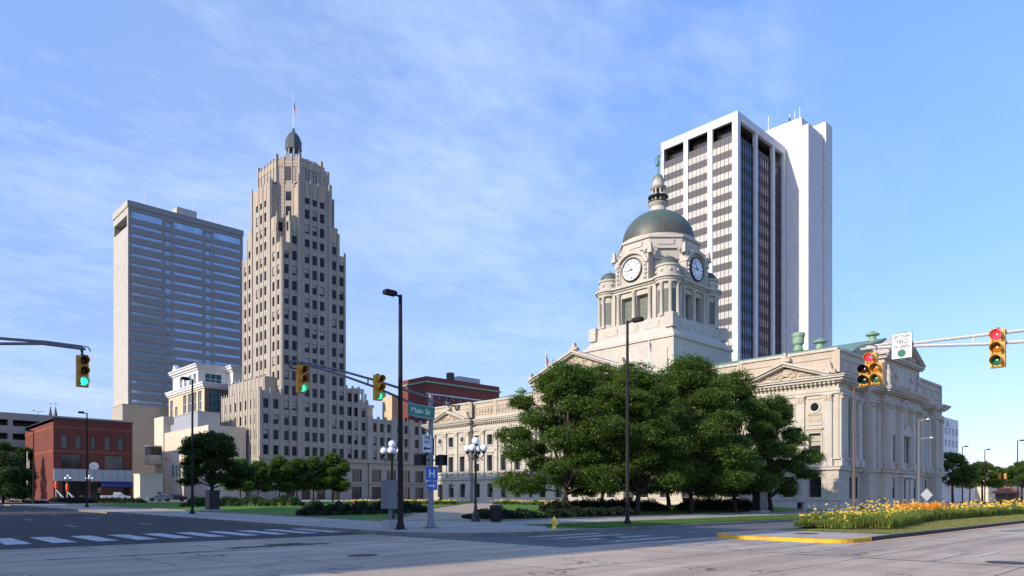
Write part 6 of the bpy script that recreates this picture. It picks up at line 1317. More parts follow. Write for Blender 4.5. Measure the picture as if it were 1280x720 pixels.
# --- monuments
def monument(px, Z, lab, w_, d_, h_, rz=0):
    x, y = at_Z(px, Z); t_ = thing('monument', (x, y, (HL(x, y) if x < 86 else .6)), lab, 'monument', rz=rz, local=True); q = MB(); q.box(-w_ / 2 - .2, -d_ / 2 - .2, -.1, w_ / 2 + .2, d_ / 2 + .2, .22, 'monument_base'); q.build('base', t_)
    q = MB(); q.box(-w_ / 2, -d_ / 2, .22, w_ / 2, d_ / 2, h_ - .12, 'monument_dark'); q.box(-w_ / 2 - .06, -d_ / 2 - .06, h_ - .12, w_ / 2 + .06, d_ / 2 + .06, h_, 'monument_dark'); q.build('slab', t_); return t_
monument(265.5, 66, 'dark boxy stone monument on a pale base, left of the hedge', 1.0, .8, 2.0, .1)
monument(950, 71, 'large dark stone monument under the trees near the courthouse', 1.6, .8, 2.1)
monument(1001, 80, 'small dark stone block against the courthouse plinth', .7, .5, .95)
monument(785, 72, 'low dark stone block under the trees, left of the street light', .6, .5, 1.15); monument(858, 74, 'dark stone block behind the thick tree trunk', .7, .5, 1.25)
x, y = at_Z(711, 78); t_ = thing('stone_planter', (x, y, HL(x, y)), 'tan stone planter box behind the big tree trunk', 'planter', local=True); q = MB(); q.box(-1.0, -.5, 0, 1.0, .5, .55, 'stone_block'); q.box(-1.08, -.58, .55, 1.08, .58, .65, 'stone_block'); q.build('box', t_)
def bench(px, Z, lab, mt, rz=.8):
    x, y = at_Z(px, Z); t_ = thing('bench', (x, y, HL(x, y)), lab, 'bench', rz=rz, local=True); q = MB(); q.box(-.9, -.24, .4, .9, .24, .5, mt); q.build('seat', t_)
    for s_ in (-.65, .65): q = MB(); q.box(s_ - .12, -.2, 0, s_ + .12, .2, .4, mt); q.build('leg', t_)
bench(565, 104, 'pale stone bench beyond the yellow flower bed', 'monument_base'); bench(683, 90, 'tan stone bench beside the reddish shrub', 'stone_block')
x, y = at_Z(443, 75); tc_ = thing('traffic_cone', (x, y, HL(x, y)), 'small orange traffic cone on the lawn', 'traffic cone', local=True); q = MB(); q.box(-.2, -.2, 0, .2, .2, .04, 'orange_vinyl'); q.lathe([(.15, .04), (.03, .78), (0, .78)], 'orange_vinyl', seg=14); q.build('cone', tc_, smooth=True)
# manhole and drain covers
for (x, y, a, b, z_, lab) in ((23.35, 18.3, .55, .45, .004, 'dark drain cover in the roadway near the hydrant'), (22.0, 4.2, .48, .48, .004, 'manhole cover in the street at the lower right'), (30.2, 13.0, .5, .5, .152, 'oval cover set in the median paving'), (11.2, 17.9, .5, .3, .006, 'dark drain grate in the roadway at the bottom left')):
    t_ = MB(); t_.lathe([(a, z_), (a, z_ + .008), (a * .86, z_ + .010), (a * .84, z_ + .005), (0, z_ + .006)], 'iron_cover', (x, y), 24); o = t_.build('manhole_cover', None, loc=(x, y, 0)); tag(o, lab, 'manhole cover'); o.scale = (1, b / a, 1)
# diamond sign on the median (back of it)
x, y = at_Z(1158, 48.5); t_ = thing('road_sign', (x, y, .15), 'diamond road sign seen from behind, rising out of the lilies', 'road sign', rz=R(-40), local=True); q = MB(); q.box(-.03, -.03, 0, .03, .03, 2.2, 'galvanised'); q.build('post', t_)
q = MB(); q.extr([(0, -.04, 1.30), (.44, -.04, 1.74), (0, -.04, 2.18), (-.44, -.04, 1.74)], (0, .015, 0), 'sign_back'); q.build('plate', t_); q = MB(); q.box(-.13, -.045, .7, .13, -.033, 1.2, 'sign_back'); q.build('lower_plate', t_)
# distant signals, flagpole, pods, border at the far left
def small_signal_pole(px, Z, lab, heads, zh, vis='x', h=5.6):
    x, y = at_Z(px, Z); t_ = thing('signal_pole', (x, y, HW(x, y)), lab, 'signal pole', local=True); q = MB(); q.tube([(0, 0, 0), (0, 0, h)], [.12, .09], 'brown_paint', 8); q.build('pole', t_)
    q = MB(); q.box(-.35, -.03, h * .55, .35, .03, h * .55 + .35, 'sign_back'); q.build('sign', t_)
    for i, (dx, dy) in enumerate(heads):
        q = MB(); q.box(dx - .18, dy - .18, zh, dx + .18, dy + .18, zh + 1.05, 'signal_yellow')
        for k in range(3): q.box(dx - .16, dy - .34, zh + .28 + .34 * k, dx + .16, dy - .18, zh + .33 + .34 * k, 'visor_yellow'); q.box(dx - .34, dy - .16, zh + .28 + .34 * k, dx - .18, dy + .16, zh + .33 + .34 * k, 'visor_yellow')
        q.build('signal_head', t_)
    q = MB(); xs_ = [0] + [h_[0] for h_ in heads]; ys_ = [0] + [h_[1] for h_ in heads]; q.tube([(min(xs_), ys_[xs_.index(min(xs_))], zh + .5), (max(xs_), ys_[xs_.index(max(xs_))], zh + .5)], .04, 'black_iron', 5); q.build('arm', t_)
    return t_
sp = small_signal_pole(11.5, 122, 'three amber signal heads on a brown pole at the far left', [(-.35, .3), (.35, -.3), (1.2, -1.1)], 5.0)
q = MB(); q.box(-.2, -.2, 4.2, .2, .2, 4.75, 'lens_green_dim'); q.build('sign', sp)
small_signal_pole(1258, 128, 'pair of small signal heads on a dark pole at the far right', [(-.9, .9), (.1, .2)], 4.9)
x, y = at_Z(34, 135); t_ = thing('flagpole', (x, y, HW(x, y)), 'white flagpole with limp flag at the left of the brick building', 'flagpole'); q = MB(); q.tube([(x, y, 0.7), (x, y, 10.6)], [.12, .07], 'frame_white', 6); q.build('pole', t_); flag_mesh('flag', t_, x, y, 10.0, 2.0, 1.5, .2, -.2)
for px, Z, lab, hh_ in ((70, 134, 'upright orange pod sign on white struts, the left and taller one', 4.1), (84, 136, 'upright orange pod sign on white struts, the right and shorter one', 3.7)):
    x, y = at_Z(px, Z); t_ = thing('orange_sculpture', (x, y, HW(x, y)), lab, 'sculpture', local=True); q = MB(); q.lathe([(.02, hh_ - 1.9), (.2, hh_ - 1.6), (.27, hh_ - .9), (.2, hh_ - .3), (.02, hh_)], 'orange_vinyl', seg=10); q.build('pod', t_, smooth=True)
    for (a, b) in ((0, 0), (1.2, -1.2), (1.7, -1.3)): q = MB(); q.tube([(a, b, 0), (0, 0, hh_ - 1.7)], .055, 'white_paint', 6); q.build('strut', t_)
    q = MB(); q.box(-.6, -.4, 0, .6, .4, .22, 'white_paint'); q.build('base', t_)
# --- parked vehicles
def vehicle(loc, lab, cat, paint, kind='car', rz=0, name='parked_car'):
    t_ = thing(name, loc, lab, cat, None, rz, local=True); L, Wd = (5.6, 1.9) if kind == 'pickup' else (4.6, 1.76)
    if kind == 'pickup': low = [(-2.8, .45), (-2.8, 1.0), (-2.75, 1.12), (-.55, 1.14), (1.35, 1.12), (2.45, 1.02), (2.75, .85), (2.8, .45)]; top = [(-.62, 1.14), (-.45, 1.78), (.75, 1.80), (1.55, 1.13)]
    else: low = [(-2.3, .4), (-2.3, .75), (-2.15, .96), (-1.3, 1.0), (1.2, .92), (2.0, .80), (2.28, .62), (2.3, .38)]; top = [(-1.65, .98), (-.95, 1.40), (.35, 1.42), (1.2, .92)]
    q = MB(); q.extr([(x, -Wd / 2, z) for x, z in low], (0, Wd, 0), paint); x0, x1 = top[0][0], top[-1][0]
    n = len(top); a = [(x, -Wd / 2 * (.97 if i in (0, n - 1) else .80), z) for i, (x, z) in enumerate(top)]; b = [(x, -y, z) for x, y, z in a]; q.add(a + b, [tuple(range(n)), tuple(range(n, 2 * n))[::-1]] + [(i, i + 1, n + i + 1, n + i) for i in range(n - 1)], paint)
    if kind == 'pickup': q.box(-2.7, -.8, 1.0, -.7, .8, 1.145, 'black_plastic')
    q.build('body', t_)
    for s_ in (-1, 1):
        q = MB(); g = [(x * .93 + (.02), z) for x, z in top]; q.add([(top[0][0] + .14, s_ * Wd / 2 * .962, top[0][1] + .03), (top[1][0] + .06, s_ * Wd / 2 * .815, top[1][1] - .07), (top[2][0] - .04, s_ * Wd / 2 * .815, top[2][1] - .07), (top[3][0] - .16, s_ * Wd / 2 * .962, top[3][1] + .04)], [(0, 1, 2, 3)], 'glass_dark'); q.build('side_window', t_)
    q = MB(); q.add([(top[3][0] + .012, s * Wd / 2 * .88, top[3][1] + .06) for s in (-1, 1)] + [(top[2][0] + .06, s * Wd / 2 * .76, top[2][1] - .04) for s in (1, -1)], [(0, 1, 2, 3)], 'glass_dark'); q.build('windscreen', t_)
    q = MB(); q.add([(top[0][0] - .012, s * Wd / 2 * .88, top[0][1] + .05) for s in (-1, 1)] + [(top[1][0] - .05, s * Wd / 2 * .76, top[1][1] - .05) for s in (1, -1)], [(0, 1, 2, 3)], 'glass_dark'); q.build('rear_window', t_)
    for x in (-L * .3, L * .31):
        for s_ in (-1, 1):
            q = MB(); q.lathe([(.2, -.11), (.33, -.11), (.34, 0), (.33, .11), (.2, .11)], 'tyre_rubber', seg=18, ax='y', o=(x, s_ * (Wd / 2 - .10), .34)); wh_ = q.build('wheel', t_, smooth=True); q = MB(); q.lathe([(.01, -.1), (.2, -.09), (.2, .09), (.01, .1)], 'rim_metal', seg=14, ax='y', o=(x, s_ * (Wd / 2 - .10), .34)); wh_['_local'] = 1; q.build('rim', wh_, smooth=True)
    for s_ in (-1, 1):
        q = MB(); q.box(L / 2 - .03, s_ * .62 - .16, .6, L / 2 + .01, s_ * .62 + .16, .75, 'head_glass'); q.build('headlight', t_); q = MB(); q.box(-L / 2 - .012, s_ * .68 - .1, .65, -L / 2 + .02, s_ * .68 + .1, .92, 'tail_red'); q.build('tail_light', t_)
        q = MB(); q.box(top[3][0] - .35, s_ * (Wd / 2 + .06) - .07, top[3][1] + .02, top[3][0] - .22, s_ * (Wd / 2 + .06) + .07, top[3][1] + .16, paint); q.build('wing_mirror', t_)
    return t_
x, y = at_Z(145, 151); vehicle((x, y, HW(x, y) + .1), 'white pickup truck parked under the blue awning', 'pickup truck', 'car_white', 'pickup', R(-8), 'pickup_truck')
x, y = at_Z(200, 140); vehicle((x, y, HW(x, y) + .1), 'light grey car parked in front of the cream building', 'car', 'car_grey', rz=R(170))
x, y = at_Z(218, 142); vehicle((x, y, HW(x, y) + .1), 'black car parked right behind the light grey one', 'car', 'car_black', rz=R(170))
x, y = at_Z(22, 165); vehicle((x, y, HW(x, y) + .1), 'blue car half hidden under the trees at the far left edge', 'car', 'blue_tarp', rz=R(120))
# ================================================================ TREES AND PLANTS
def make_tree(name, loc, label, h, r, seed, mat='leaf_locust', group=None, base=2.6, trunk_r=.2, density=1.0, leaf=.30, flat=.45, nl=None, cat='tree', crown_bias=.45, local=True):
    rg = np.random.default_rng(seed); rn = random.Random(seed); t_ = thing(name, loc, label, cat, group, rn.uniform(0, 6), local=True); t_.rotation_euler = (0, 0, 0)
    # lobes: uneven masses that make up the crown
    nl = nl or int(15 + r * 2.3); lobes = []
    for i in range(nl):
        a = i * 2.39996 + rn.uniform(-.35, .35); v = (i + .5) / nl; zf = base + (h - base) * (.06 + .84 * v); env = math.sin(min(1, (v * .80 + .22)) * math.pi) ** .55
        rad = r * env * rn.uniform(.36, .86); lr = r * rn.uniform(.17, .36) * (1 - .25 * v); lobes.append((rad * math.cos(a), rad * math.sin(a), zf, lr, lr * rn.uniform(.42, .62)))
    lobes.append((rn.uniform(-.3, .3), rn.uniform(-.3, .3), h - r * .25, r * .36, r * .26))
    q = MB(); fork = base * .95; q.tube([(0, 0, -.15), (0, 0, .25), (rn.uniform(-.08, .08), rn.uniform(-.08, .08), fork * .5), (rn.uniform(-.15, .15), rn.uniform(-.15, .15), fork), (rn.uniform(-.4, .4), rn.uniform(-.4, .4), h * .55), (0, 0, h * .85)], [trunk_r * 1.5, trunk_r * 1.1, trunk_r * .95, trunk_r * .85, trunk_r * .45, trunk_r * .12], 'bark', 9)
    for (x, y, z, lr, lz) in lobes:
        z0 = fork * rn.uniform(.85, 1.0) + (z - fork) * .25; mid = (x * .45, y * .45, z0 + (z - z0) * .55 + rn.uniform(-.2, .2)); q.tube([(0, 0, z0), mid, (x, y, z - lz * .2), (x * 1.15, y * 1.15, z + lz * .3)], [trunk_r * .42, trunk_r * .26, trunk_r * .13, .015], 'bark', 6)
        for k in range(4):
            a = rn.uniform(0, 6.28); q.tube([(x * .7, y * .7, z - lz * .5), (x + lr * .7 * math.cos(a), y + lr * .7 * math.sin(a), z + rn.uniform(-.3, .5) * lz)], [trunk_r * .13, .012], 'bark', 4)
    q.build('trunk', t_, smooth=True)
    P = []
    for (x, y, z, lr, lz) in lobes:
        nc = int(16 * density * (lr / 1.6) ** 1.5 * 2.2) + 6
        for k in range(nc):
            d = rg.normal(size=3); d /= np.linalg.norm(d); rr = rg.uniform(.55, 1.0) ** .6; c = np.array([x + d[0] * lr * rr, y + d[1] * lr * rr, z + d[2] * lz * rr])
            cr_ = rg.uniform(.35, .75) * (.6 + lr * .22); n = int(70 * density * rg.uniform(.6, 1.3)); g = rg.normal(size=(n, 3)) * np.array([cr_, cr_, cr_ * flat]) * .62; g[:, 2] -= (g[:, 0] ** 2 + g[:, 1] ** 2) * .14 / cr_; P.append(c + g)
    P = np.concatenate(P); leafmesh('crown', P, leaf, mat, seed, .7, .45, parent=t_); return t_
def zt_(px_top, Z, ground): return 1.7 + (622 - px_top) * Z / 878.5 - ground
row = [  # bearing, depth, top of crown in the photo, radius, seed, label
    (709, 60, 452, 6.6, 1, 'large spreading honey locust, leftmost of the tree cluster before the courthouse'),
    (797, 61, 455, 5.5, 2, 'honey locust right behind the street light that stands on the lawn strip'),
    (864, 66, 445, 6.0, 3, 'tallest honey locust, in the middle of the tree cluster before the courthouse'),
    (919, 71, 465, 5.3, 6, 'honey locust just left of the large dark monument under the trees'),
    (963, 75, 495, 4.9, 7, 'lower honey locust at the right end of the cluster, in front of the courthouse windows'),
    (836, 80, 458, 5.8, 4, 'honey locust in the back row, left of the tall middle one'),
    (887, 78, 466, 5.4, 5, 'honey locust in the back row, between the tall middle tree and the monument'),
    (752, 78, 456, 6.0, 8, 'honey locust in the back row, behind the large leftmost one')]
for px, Z, tp, r, sd, lab in row:
    x, y = at_Z(px, Z); zg_ = HL(x, y); h = zt_(tp, Z, zg_); make_tree('honey_locust', (x, y, zg_), lab, h, r, sd, group='honey locusts in front of the courthouse', base=1.45, trunk_r=.24, density=1.4, leaf=.225)
# left: large dark tree
x, y = at_Z(264, 100); make_tree('dark_tree', (x, y, HL(x, y)), 'dense dark tree on the left lawn, behind the boxy monument', zt_(541, 100, .8), 5.9, 23, 'leaf_dark', None, 2.2, .3, 1.3, .33, .45, nl=20)
small = [(300, 122, 573, 3.4), (322, 127, 575, 3.0), (349, 131, 570, 3.7), (372, 134, 572, 3.3), (392, 136, 570, 3.2), (416, 138, 566, 4.0)]
desc = ['first small street tree of the row, touching the big dark tree', 'second small tree of the row in front of the skyscraper', 'third small tree of the row, with a thin trunk, before the skyscraper', 'fourth small tree of the row before the skyscraper', 'fifth small tree of the row, beside the last and widest one', 'last and widest small tree of the row, right below the skyscraper edge']
protos = {}
for i, (px, Z, tp, r) in enumerate(small):
    x, y = at_Z(px, Z); zg_ = HL(x, y) if y < 122 else HW(x, y); h = zt_(tp, Z, zg_)
    if i < 3: protos[i] = (make_tree('street_tree', (x, y, zg_), desc[i], h, r, 30 + i, 'leaf_light' if i else 'leaf_locust', 'small trees in front of the skyscraper', 2.2, .14, .9, .34), h, r)
    else: p_, h0, r0 = protos[i - 3]; copy_tree(p_, (x, y, zg_), 1.3 * i, desc[i], (r / r0, r / r0, h / h0))
for px, Z, tp, r, sd, lab in ((4, 118, 566, 5.0, 41, 'dark bushy tree at the very left edge'), (30, 165, 560, 4.4, 42, 'dark tree casting its shadow on the left wall of the brick building'),):
    x, y = at_Z(px, Z); make_tree('dark_tree', (x, y, HW(x, y)), lab, zt_(tp, Z, 1), r, sd, 'leaf_dark', None, 1.2, .2, 1.3, .36, .8)
x, y = 26.5, 187; make_tree('dark_tree', (x, y, 1.0), 'dark tree beside the left wall of the brick building', 12.5, 3.6, 43, 'leaf_dark', None, 1.0, .2, 1.3, .36, .9)
for px, Z, tp, r, sd, lab in ((1191, 124, 566, 4.6, 51, 'dark round tree directly right of the courthouse'), (1228, 142, 577, 4.6, 52, 'round tree in front of the low white building'), (1212, 170, 582, 3.6, 53, 'small dark tree between the two round ones, further back'), (1277, 140, 576, 4.6, 54, 'light green tree at the right edge of the photo'), (1256, 175, 586, 4.2, 55, 'dark tree behind the small kiosk')):
    x, y = at_Z(px, Z); make_tree('street_tree', (x, y, .4), lab, zt_(tp, Z, .4), r, sd, 'leaf_light' if sd == 54 else 'leaf_locust', 'trees along the right-hand street', 3.7, .2, .9, .32, nl=15)
# hedges and shrubs: leafy masses, each its own thing
def hedge(name, pts, w, h, label, mat='leaf_yew', seed=1, leaf=.16, dens=420, group=None, cat='hedge', zf=HL, bump=.25, lump=1.6):
    rg = np.random.default_rng(seed); P = []; c0 = Vector(pts[0]); z0 = zf(*pts[0])
    for a, b in zip(pts[:-1], pts[1:]):
        a = Vector(a); b = Vector(b); L = (b - a).length; n = int(L * w * dens * 1.6); u = rg.uniform(0, 1, n); d = (b - a).normalized(); nn = Vector((-d.y, d.x))
        ph = u * L / lump; hh = h * (1 - bump * .5 + bump * np.sin(ph * 6.28 + seed) * .5 + bump * .35 * np.sin(ph * 15.1 + seed * 2))
        ang = rg.uniform(0, math.pi, n); rr = rg.uniform(.55, 1.06, n); ww = w * .5 * (.86 + .22 * np.sin(ph * 9 + 1)); off = np.cos(ang) * ww * rr; zz_ = np.sin(ang) ** .7 * hh * rr; e = np.minimum(u, 1 - u) * L; taper = np.clip(e / (w * .6), .25, 1) ** .5
        zz_ = zz_ * taper
        X = a.x + d.x * u * L + nn.x * off; Y = a.y + d.y * u * L + nn.y * off; G_ = np.array([zf(float(p), float(q_)) for p, q_ in zip(X, Y)]); P.append(np.stack([X, Y, G_ + zz_], 1))
    P = np.concatenate(P) - np.array([c0.x, c0.y, z0]); core = MB()
    for a, b in zip(pts[:-1], pts[1:]):
        a = Vector(a); b = Vector(b); k = max(2, int((b - a).length / .8)); vs = []; fs = []
        for i in range(k + 1):
            p = a.lerp(b, i / k); d = (b - a).normalized(); nn = Vector((-d.y, d.x)); g_ = zf(p.x, p.y) - z0; tp_ = .3 if i in (0, k) else 1
            for j in range(7): an = math.pi * j / 6; vs.append((p.x - c0.x + nn.x * math.cos(an) * w * .33 * tp_, p.y - c0.y + nn.y * math.cos(an) * w * .33 * tp_, g_ - .05 + max(0, math.sin(an)) ** .7 * h * .55 * tp_))
        for i in range(k):
            for j in range(6): fs.append((i * 7 + j, (i + 1) * 7 + j, (i + 1) * 7 + j + 1, i * 7 + j + 1))
        core.add(vs, fs, mat)
    o = leafmesh(name, P, leaf, mat, seed, .35, .5); o.location = (c0.x, c0.y, z0)
    # solid heart of the hedge joined to the same mesh
    me = o.data; bm = bmesh.new(); bm.from_mesh(me); vv = [bm.verts.new(v) for v in core.v]
    for f in core.f: bm.faces.new([vv[i] for i in f])
    bm.to_mesh(me); bm.free(); tag(o, label, cat, group); return o
hedge('hedge', [(25.8, 50.5), (33.6, 44.4)], 2.0, 1.0, 'dark clipped yew hedge on the left of the corner, behind the grey cabinet', seed=2)
hedge('hedge', [(30.6, 36.0), (36.6, 34.9), (40.0, 34.9)], 1.5, .68, 'low dark yew hedge behind the litter bin', seed=3)
hedge('hedge', [(38.8, 34.4), (46.8, 34.2)], 1.6, .75, 'low dark hedge under the leftmost large tree, behind the hydrant', seed=4)
hedge('hedge', [(47.0, 41.5), (59, 39.5)], 2.2, 1.1, 'dark hedge running under the tree cluster', seed=5)
hedge('hedge', [(60.5, 38.6), (72.5, 36.9)], 2.4, 1.35, 'dark hedge under the trees by the large monument', seed=6)
hedge('hedge', [at_Z(674, 60), at_Z(726, 60)], 2.0, 1.0, 'dark spreading shrub at the foot of the leftmost large tree', seed=7, cat='shrub')
x0_, y0_ = at_Z(232, 80); x1_, y1_ = at_Z(372, 76)
for i, (pa, pb, lab, mt, hh_) in enumerate(((232, 262, 'dark green shrub row left end, beside the boxy monument', 'leaf_dark', 1.2), (272, 300, 'dark green shrub row just right of the boxy monument', 'leaf_dark', 1.25), (298, 336, 'green shrub clump in the middle of the left lawn', 'leaf_locust', 1.3), (334, 378, 'green shrub clump at the right end of the left lawn row', 'leaf_locust', 1.25))):
    a = at_Z(pa, 84 - i * 2); b = at_Z(pb, 83 - i * 2); hedge('shrub_row', [a, b], 2.0, hh_ * .95, lab, 'leaf_dark', 10 + i, .2, 300, cat='shrub')
a = at_Z(384, 64); b = at_Z(402, 63); hedge('shrub', [a, b], 1.6, 1.15, 'pale yellow green shrub above the clipped hedge', 'leaf_yellow', 15, .17, 420, cat='shrub')
a = at_Z(690, 86); b = at_Z(701, 86); hedge('shrub', [a, b], 1.2, 1.25, 'reddish shrub beside the tan stone planter', 'leaf_red', 16, .18, 420, cat='shrub')
a = at_Z(546, 108); b = at_Z(556, 108); hedge('shrub', [a, b], 1.4, 1.1, 'dark round shrub at the far left corner of the courthouse', 'leaf_yew', 17, .18, 380, cat='shrub')
a = at_Z(63, 128); b = at_Z(180, 118); hedge('hedge', [a, b], 1.6, .95, 'long low dark hedge in front of the brick building', 'leaf_yew', 18, .22, 220, zf=HW)
# flower beds with yellow blooms
def flowerbed(pa, pb, Z, lab, seed, h=.55, Z2=None):
    a = at_Z(pa, Z); b = at_Z(pb, Z2 or Z); o = hedge('flower_bed', [a, b], 2.6, h, lab, 'leaf_locust', seed, .16, 260, cat='flower bed')
    rg = np.random.default_rng(seed); n = int(math.dist(a, b) * 26); u = rg.uniform(0, 1, n); X = a[0] + (b[0] - a[0]) * u + rg.normal(0, .55, n); Y = a[1] + (b[1] - a[1]) * u + rg.normal(0, .55, n); Zz = np.array([HL(float(p), float(q_)) for p, q_ in zip(X, Y)]) + h * rg.uniform(.8, 1.15, n)
    t_ = leafmesh('blooms', np.stack([X, Y, Zz], 1) - np.array(o.location), .20, 'petal_mixed', seed, .2, .9, parent=o, kind='stuff')
flowerbed(432, 500, 88, 'yellow flower bed behind the clipped hedge and grey cabinet', 61); flowerbed(500, 576, 93, 'yellow flower bed left of the diagonal path', 62); flowerbed(616, 655, 96, 'yellow flower bed right of the diagonal path', 63); flowerbed(652, 698, 92, 'yellow flower bed left of the big tree trunk', 64)
a, b = at_Z(12, 126), at_Z(58, 120); o = hedge('flower_bed', [a, b], 1.2, .4, 'red and white flower border beside the far left pavement', 'leaf_red', 65, .2, 200, cat='flower bed', zf=HW)
rg = np.random.default_rng(9); n = 260; u = rg.uniform(0, 1, n); leafmesh('blooms', np.stack([a[0] + (b[0] - a[0]) * u, a[1] + (b[1] - a[1]) * u + rg.normal(0, .4, n), HW(*a) + .4 + rg.normal(0, .06, n)], 1) - np.array(o.location), .3, 'white_paint', 9, .2, .9, parent=o, kind='stuff')
# --- lily bed on the median
mu = MB(); near = lambda x: 11.45 + max(0, x - 36) * .17 if x < 50 else 13.83
xs = [34.6 + i * 1.2 for i in range(90)]; vs = []
for x in xs:
    yn = min(14.0, near(x)) + .12 * math.sin(x * 2.1); yf = 15.55
    if x < 35.3: yn = 12.6
    for j in range(5): vs.append((x, yn + (yf - yn) * j / 4, .165 + (.12 if 0 < j < 4 else 0)))
mu.add(vs, [(i * 5 + j, (i + 1) * 5 + j, (i + 1) * 5 + j + 1, i * 5 + j + 1) for i in range(len(xs) - 1) for j in range(4)], 'mulch'); struct(mu.build('mulch_bed'))
def blades(name, n, xr, seed, mat, hr, spread, w0=.022, curve=1.0, clump=None):
    rg = np.random.default_rng(seed); X = rg.uniform(0, 1, n) ** 1.55 * (xr[1] - xr[0]) + xr[0] + rg.uniform(-.5, .9, n) * (rg.uniform(0, 1, n) < .6)
    if clump: X = np.round(X / clump) * clump + rg.normal(0, .13, n)
    yn = np.minimum(14.0, np.where(X < 36, 11.6, 11.6 + (X - 36) * .17)); yn = np.where(X < 35.6, 12.7, yn); v = rg.uniform(0, 1, n) ** 1.25; Y = yn + (15.4 - yn) * v
    if clump: Y = np.round(Y / clump) * clump + rg.normal(0, .13, n); Y = np.clip(Y, yn - .15, 15.5)
    a = rg.uniform(0, 2 * math.pi, n); h = rg.uniform(*hr, n) * (.86 + .16 * np.sin(X * 2.3 + 1.7 * np.sin(Y * 3)) + .12 * np.sin(X * .9 + 2)) * np.clip(.55 + (X - 34.7) * .35, .5, 1); s = spread * rg.uniform(.4, 1.2, n) * h; dx, dy = np.cos(a), np.sin(a); w = w0 * rg.uniform(.7, 1.4, n); far = np.clip((X - 40) / 40, 0, 2); w *= 1 + far
    V = []; drp = rg.uniform(.1, 1, n) * curve
    for (t_, f) in ((0, .8), (.42, 1.0), (.78, .75), (1, .12)):
        zc_ = .25 + h * (t_ * (1.75 - .75 * t_ * curve) / (1.75 - .75 * curve)) * (np.where(t_ > .9, 1 - .6 * drp, 1)); r_ = s * t_ ** 1.8
        px = X + dx * r_; py = Y + dy * r_; V.append(np.stack([px - dy * w * f, py + dx * w * f, zc_], 1)); V.append(np.stack([px + dy * w * f, py - dx * w * f, zc_], 1))
    V = np.stack(V, 1).reshape(-1, 3); base = (np.arange(n) * 8)[:, None]; F = np.concatenate([base + np.array([[k, k + 1, k + 3, k + 2]]) for k in (0, 2, 4)], 0).astype(np.int32); m = len(F)
    me = bpy.data.meshes.new(name); me.vertices.add(len(V)); me.vertices.foreach_set('co', V.astype(np.float32).ravel()); me.loops.add(4 * m); me.loops.foreach_set('vertex_index', F.ravel()); me.polygons.add(m)
    me.polygons.foreach_set('loop_start', np.arange(0, 4 * m, 4, dtype=np.int32)); me.polygons.foreach_set('loop_total', np.full(m, 4, dtype=np.int32)); me.update(calc_edges=True); me.materials.append(MATS[mat]); o = bpy.data.objects.new(name, me); C.objects.link(o); return o, X, Y, h
o, *_ = blades('lily_leaves', 33000, (34.9, 110), 5, 'leaf_lily', (.38, .80), 1.2, .014, 1.0, .62); tag(o, 'long arching green lily leaves filling the median bed', 'leaves', kind='stuff')
o, X, Y, hh_ = blades('lily_stalks', 1850, (34.9, 110), 6, 'leaf_lily', (.55, 1.26), .24, .006, .2); tag(o, 'thin flower stalks standing above the lily leaves', 'stalks', kind='stuff')
rg = np.random.default_rng(17); n = len(X); pts = []; pts2 = []
def petals(name, X, Y, Zc, seed, mat, size, lab):
    rg = np.random.default_rng(seed); V = []; F = []; 
    for i in range(len(X)):
        c = np.array([X[i], Y[i], Zc[i]]); ax = rg.normal(size=3); ax[2] = abs(ax[2]) + .5; ax /= np.linalg.norm(ax); u = np.cross(ax, [0.3, 1, .2]); u /= np.linalg.norm(u); w = np.cross(ax, u); s = size * rg.uniform(.7, 1.25) * (1 + max(0, (X[i] - 45)) / 60)
        for k in range(5):
            a = k * 1.2566 + .2; d = u * math.cos(a) + w * math.sin(a); e = -u * math.sin(a) + w * math.cos(a); b0 = len(V); V += [c, c + ax * s * .5 + d * s * .45 - e * s * .28, c + ax * s * .55 + d * s * 1.0, c + ax * s * .5 + d * s * .45 + e * s * .28]; F.append((b0, b0 + 1, b0 + 2, b0 + 3))
    me = bpy.data.meshes.new(name); me.from_pydata([tuple(v) for v in V], [], F); me.materials.append(MATS[mat]); o = bpy.data.objects.new(name, me); C.objects.link(o); tag(o, lab, 'flowers', kind='stuff')
keep = rg.uniform(0, 1, n) < .62; Xk, Yk, hk = X[keep] + rg.normal(0, .05, keep.sum()), Y[keep] + rg.normal(0, .05, keep.sum()), hh_[keep]
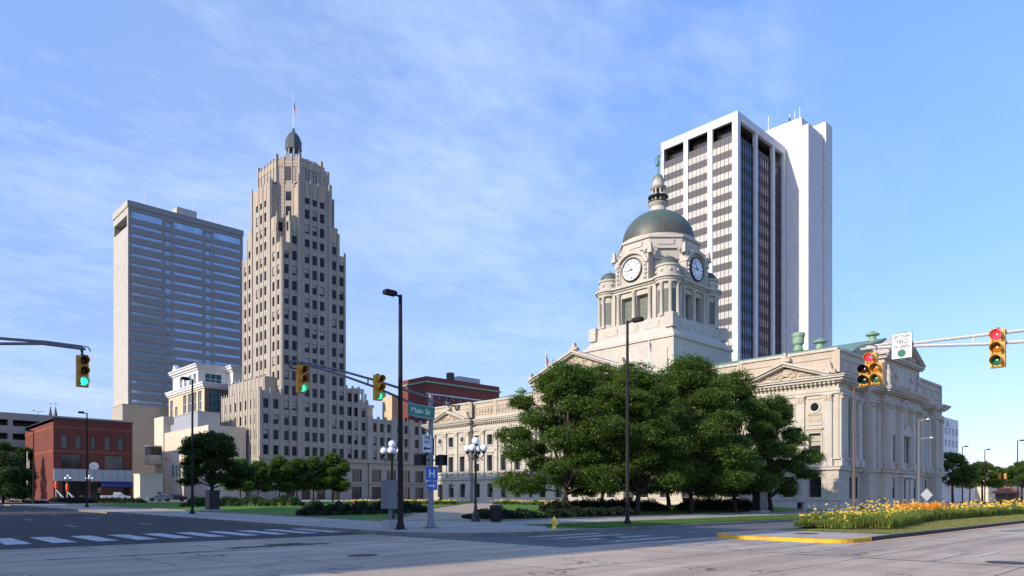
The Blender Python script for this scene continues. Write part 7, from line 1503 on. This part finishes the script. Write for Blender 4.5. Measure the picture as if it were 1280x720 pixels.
petals('lily_blooms', Xk, Yk, .25 + hk * np.where(np.arange(len(Xk)) % 4 == 0, .72, .97), 3, 'petal', .085, 'yellow and orange lily blooms all over the median bed')
m_ = 230; Xo = rg.normal(50.5, 2.6, m_); Yo = rg.uniform(13.7, 15.0, m_); petals('orange_blooms', Xo, Yo, rg.uniform(.95, 1.3, m_), 4, 'petal_orange', .09, 'patch of deep orange blooms in the middle of the lily bed')
# rough grass on the verge and along the kerb strips
def tufts(name, n, xr, yr, seed, mat, hr, zf, lab, w0=.006):
    rg = np.random.default_rng(seed); X = xr[0] + (xr[1] - xr[0]) * rg.uniform(0, 1, n) ** 1.5; Y = rg.uniform(*yr, n); P = np.stack([X, Y, np.array([zf(float(a), float(b)) for a, b in zip(X, Y)])], 1); a = rg.uniform(0, 6.28, n); h = rg.uniform(*hr, n); w = w0 * (1 + np.maximum(0, X - 30) / 18); lean = rg.normal(0, .5, (n, 2)) * h[:, None]
    V = np.stack([P + np.stack([np.cos(a) * w, np.sin(a) * w, 0 * a], 1), P - np.stack([np.cos(a) * w, np.sin(a) * w, 0 * a], 1), P + np.stack([lean[:, 0], lean[:, 1], h], 1)], 1).reshape(-1, 3)
    me = bpy.data.meshes.new(name); me.vertices.add(3 * n); me.vertices.foreach_set('co', V.astype(np.float32).ravel()); me.loops.add(3 * n); me.loops.foreach_set('vertex_index', np.arange(3 * n, dtype=np.int32)); me.polygons.add(n)
    me.polygons.foreach_set('loop_start', np.arange(0, 3 * n, 3, dtype=np.int32)); me.polygons.foreach_set('loop_total', np.full(n, 3, dtype=np.int32)); me.update(calc_edges=True); me.materials.append(MATS[mat]); o = bpy.data.objects.new(name, me); C.objects.link(o); tag(o, lab, 'grass', kind='stuff')
tufts('verge_grass', 42000, (32.3, 80), (10.3, 14.2), 1, 'grass_blade', (.03, .10), lambda x, y: .16, 'short dry grass on the median verge')
tufts('strip_grass', 30000, (27.5, 60), (22.75, 27.5), 2, 'leaf_light', (.03, .07), lambda x, y: HW(x, y) + .03, 'mown grass on the kerbside lawn strip', .008)
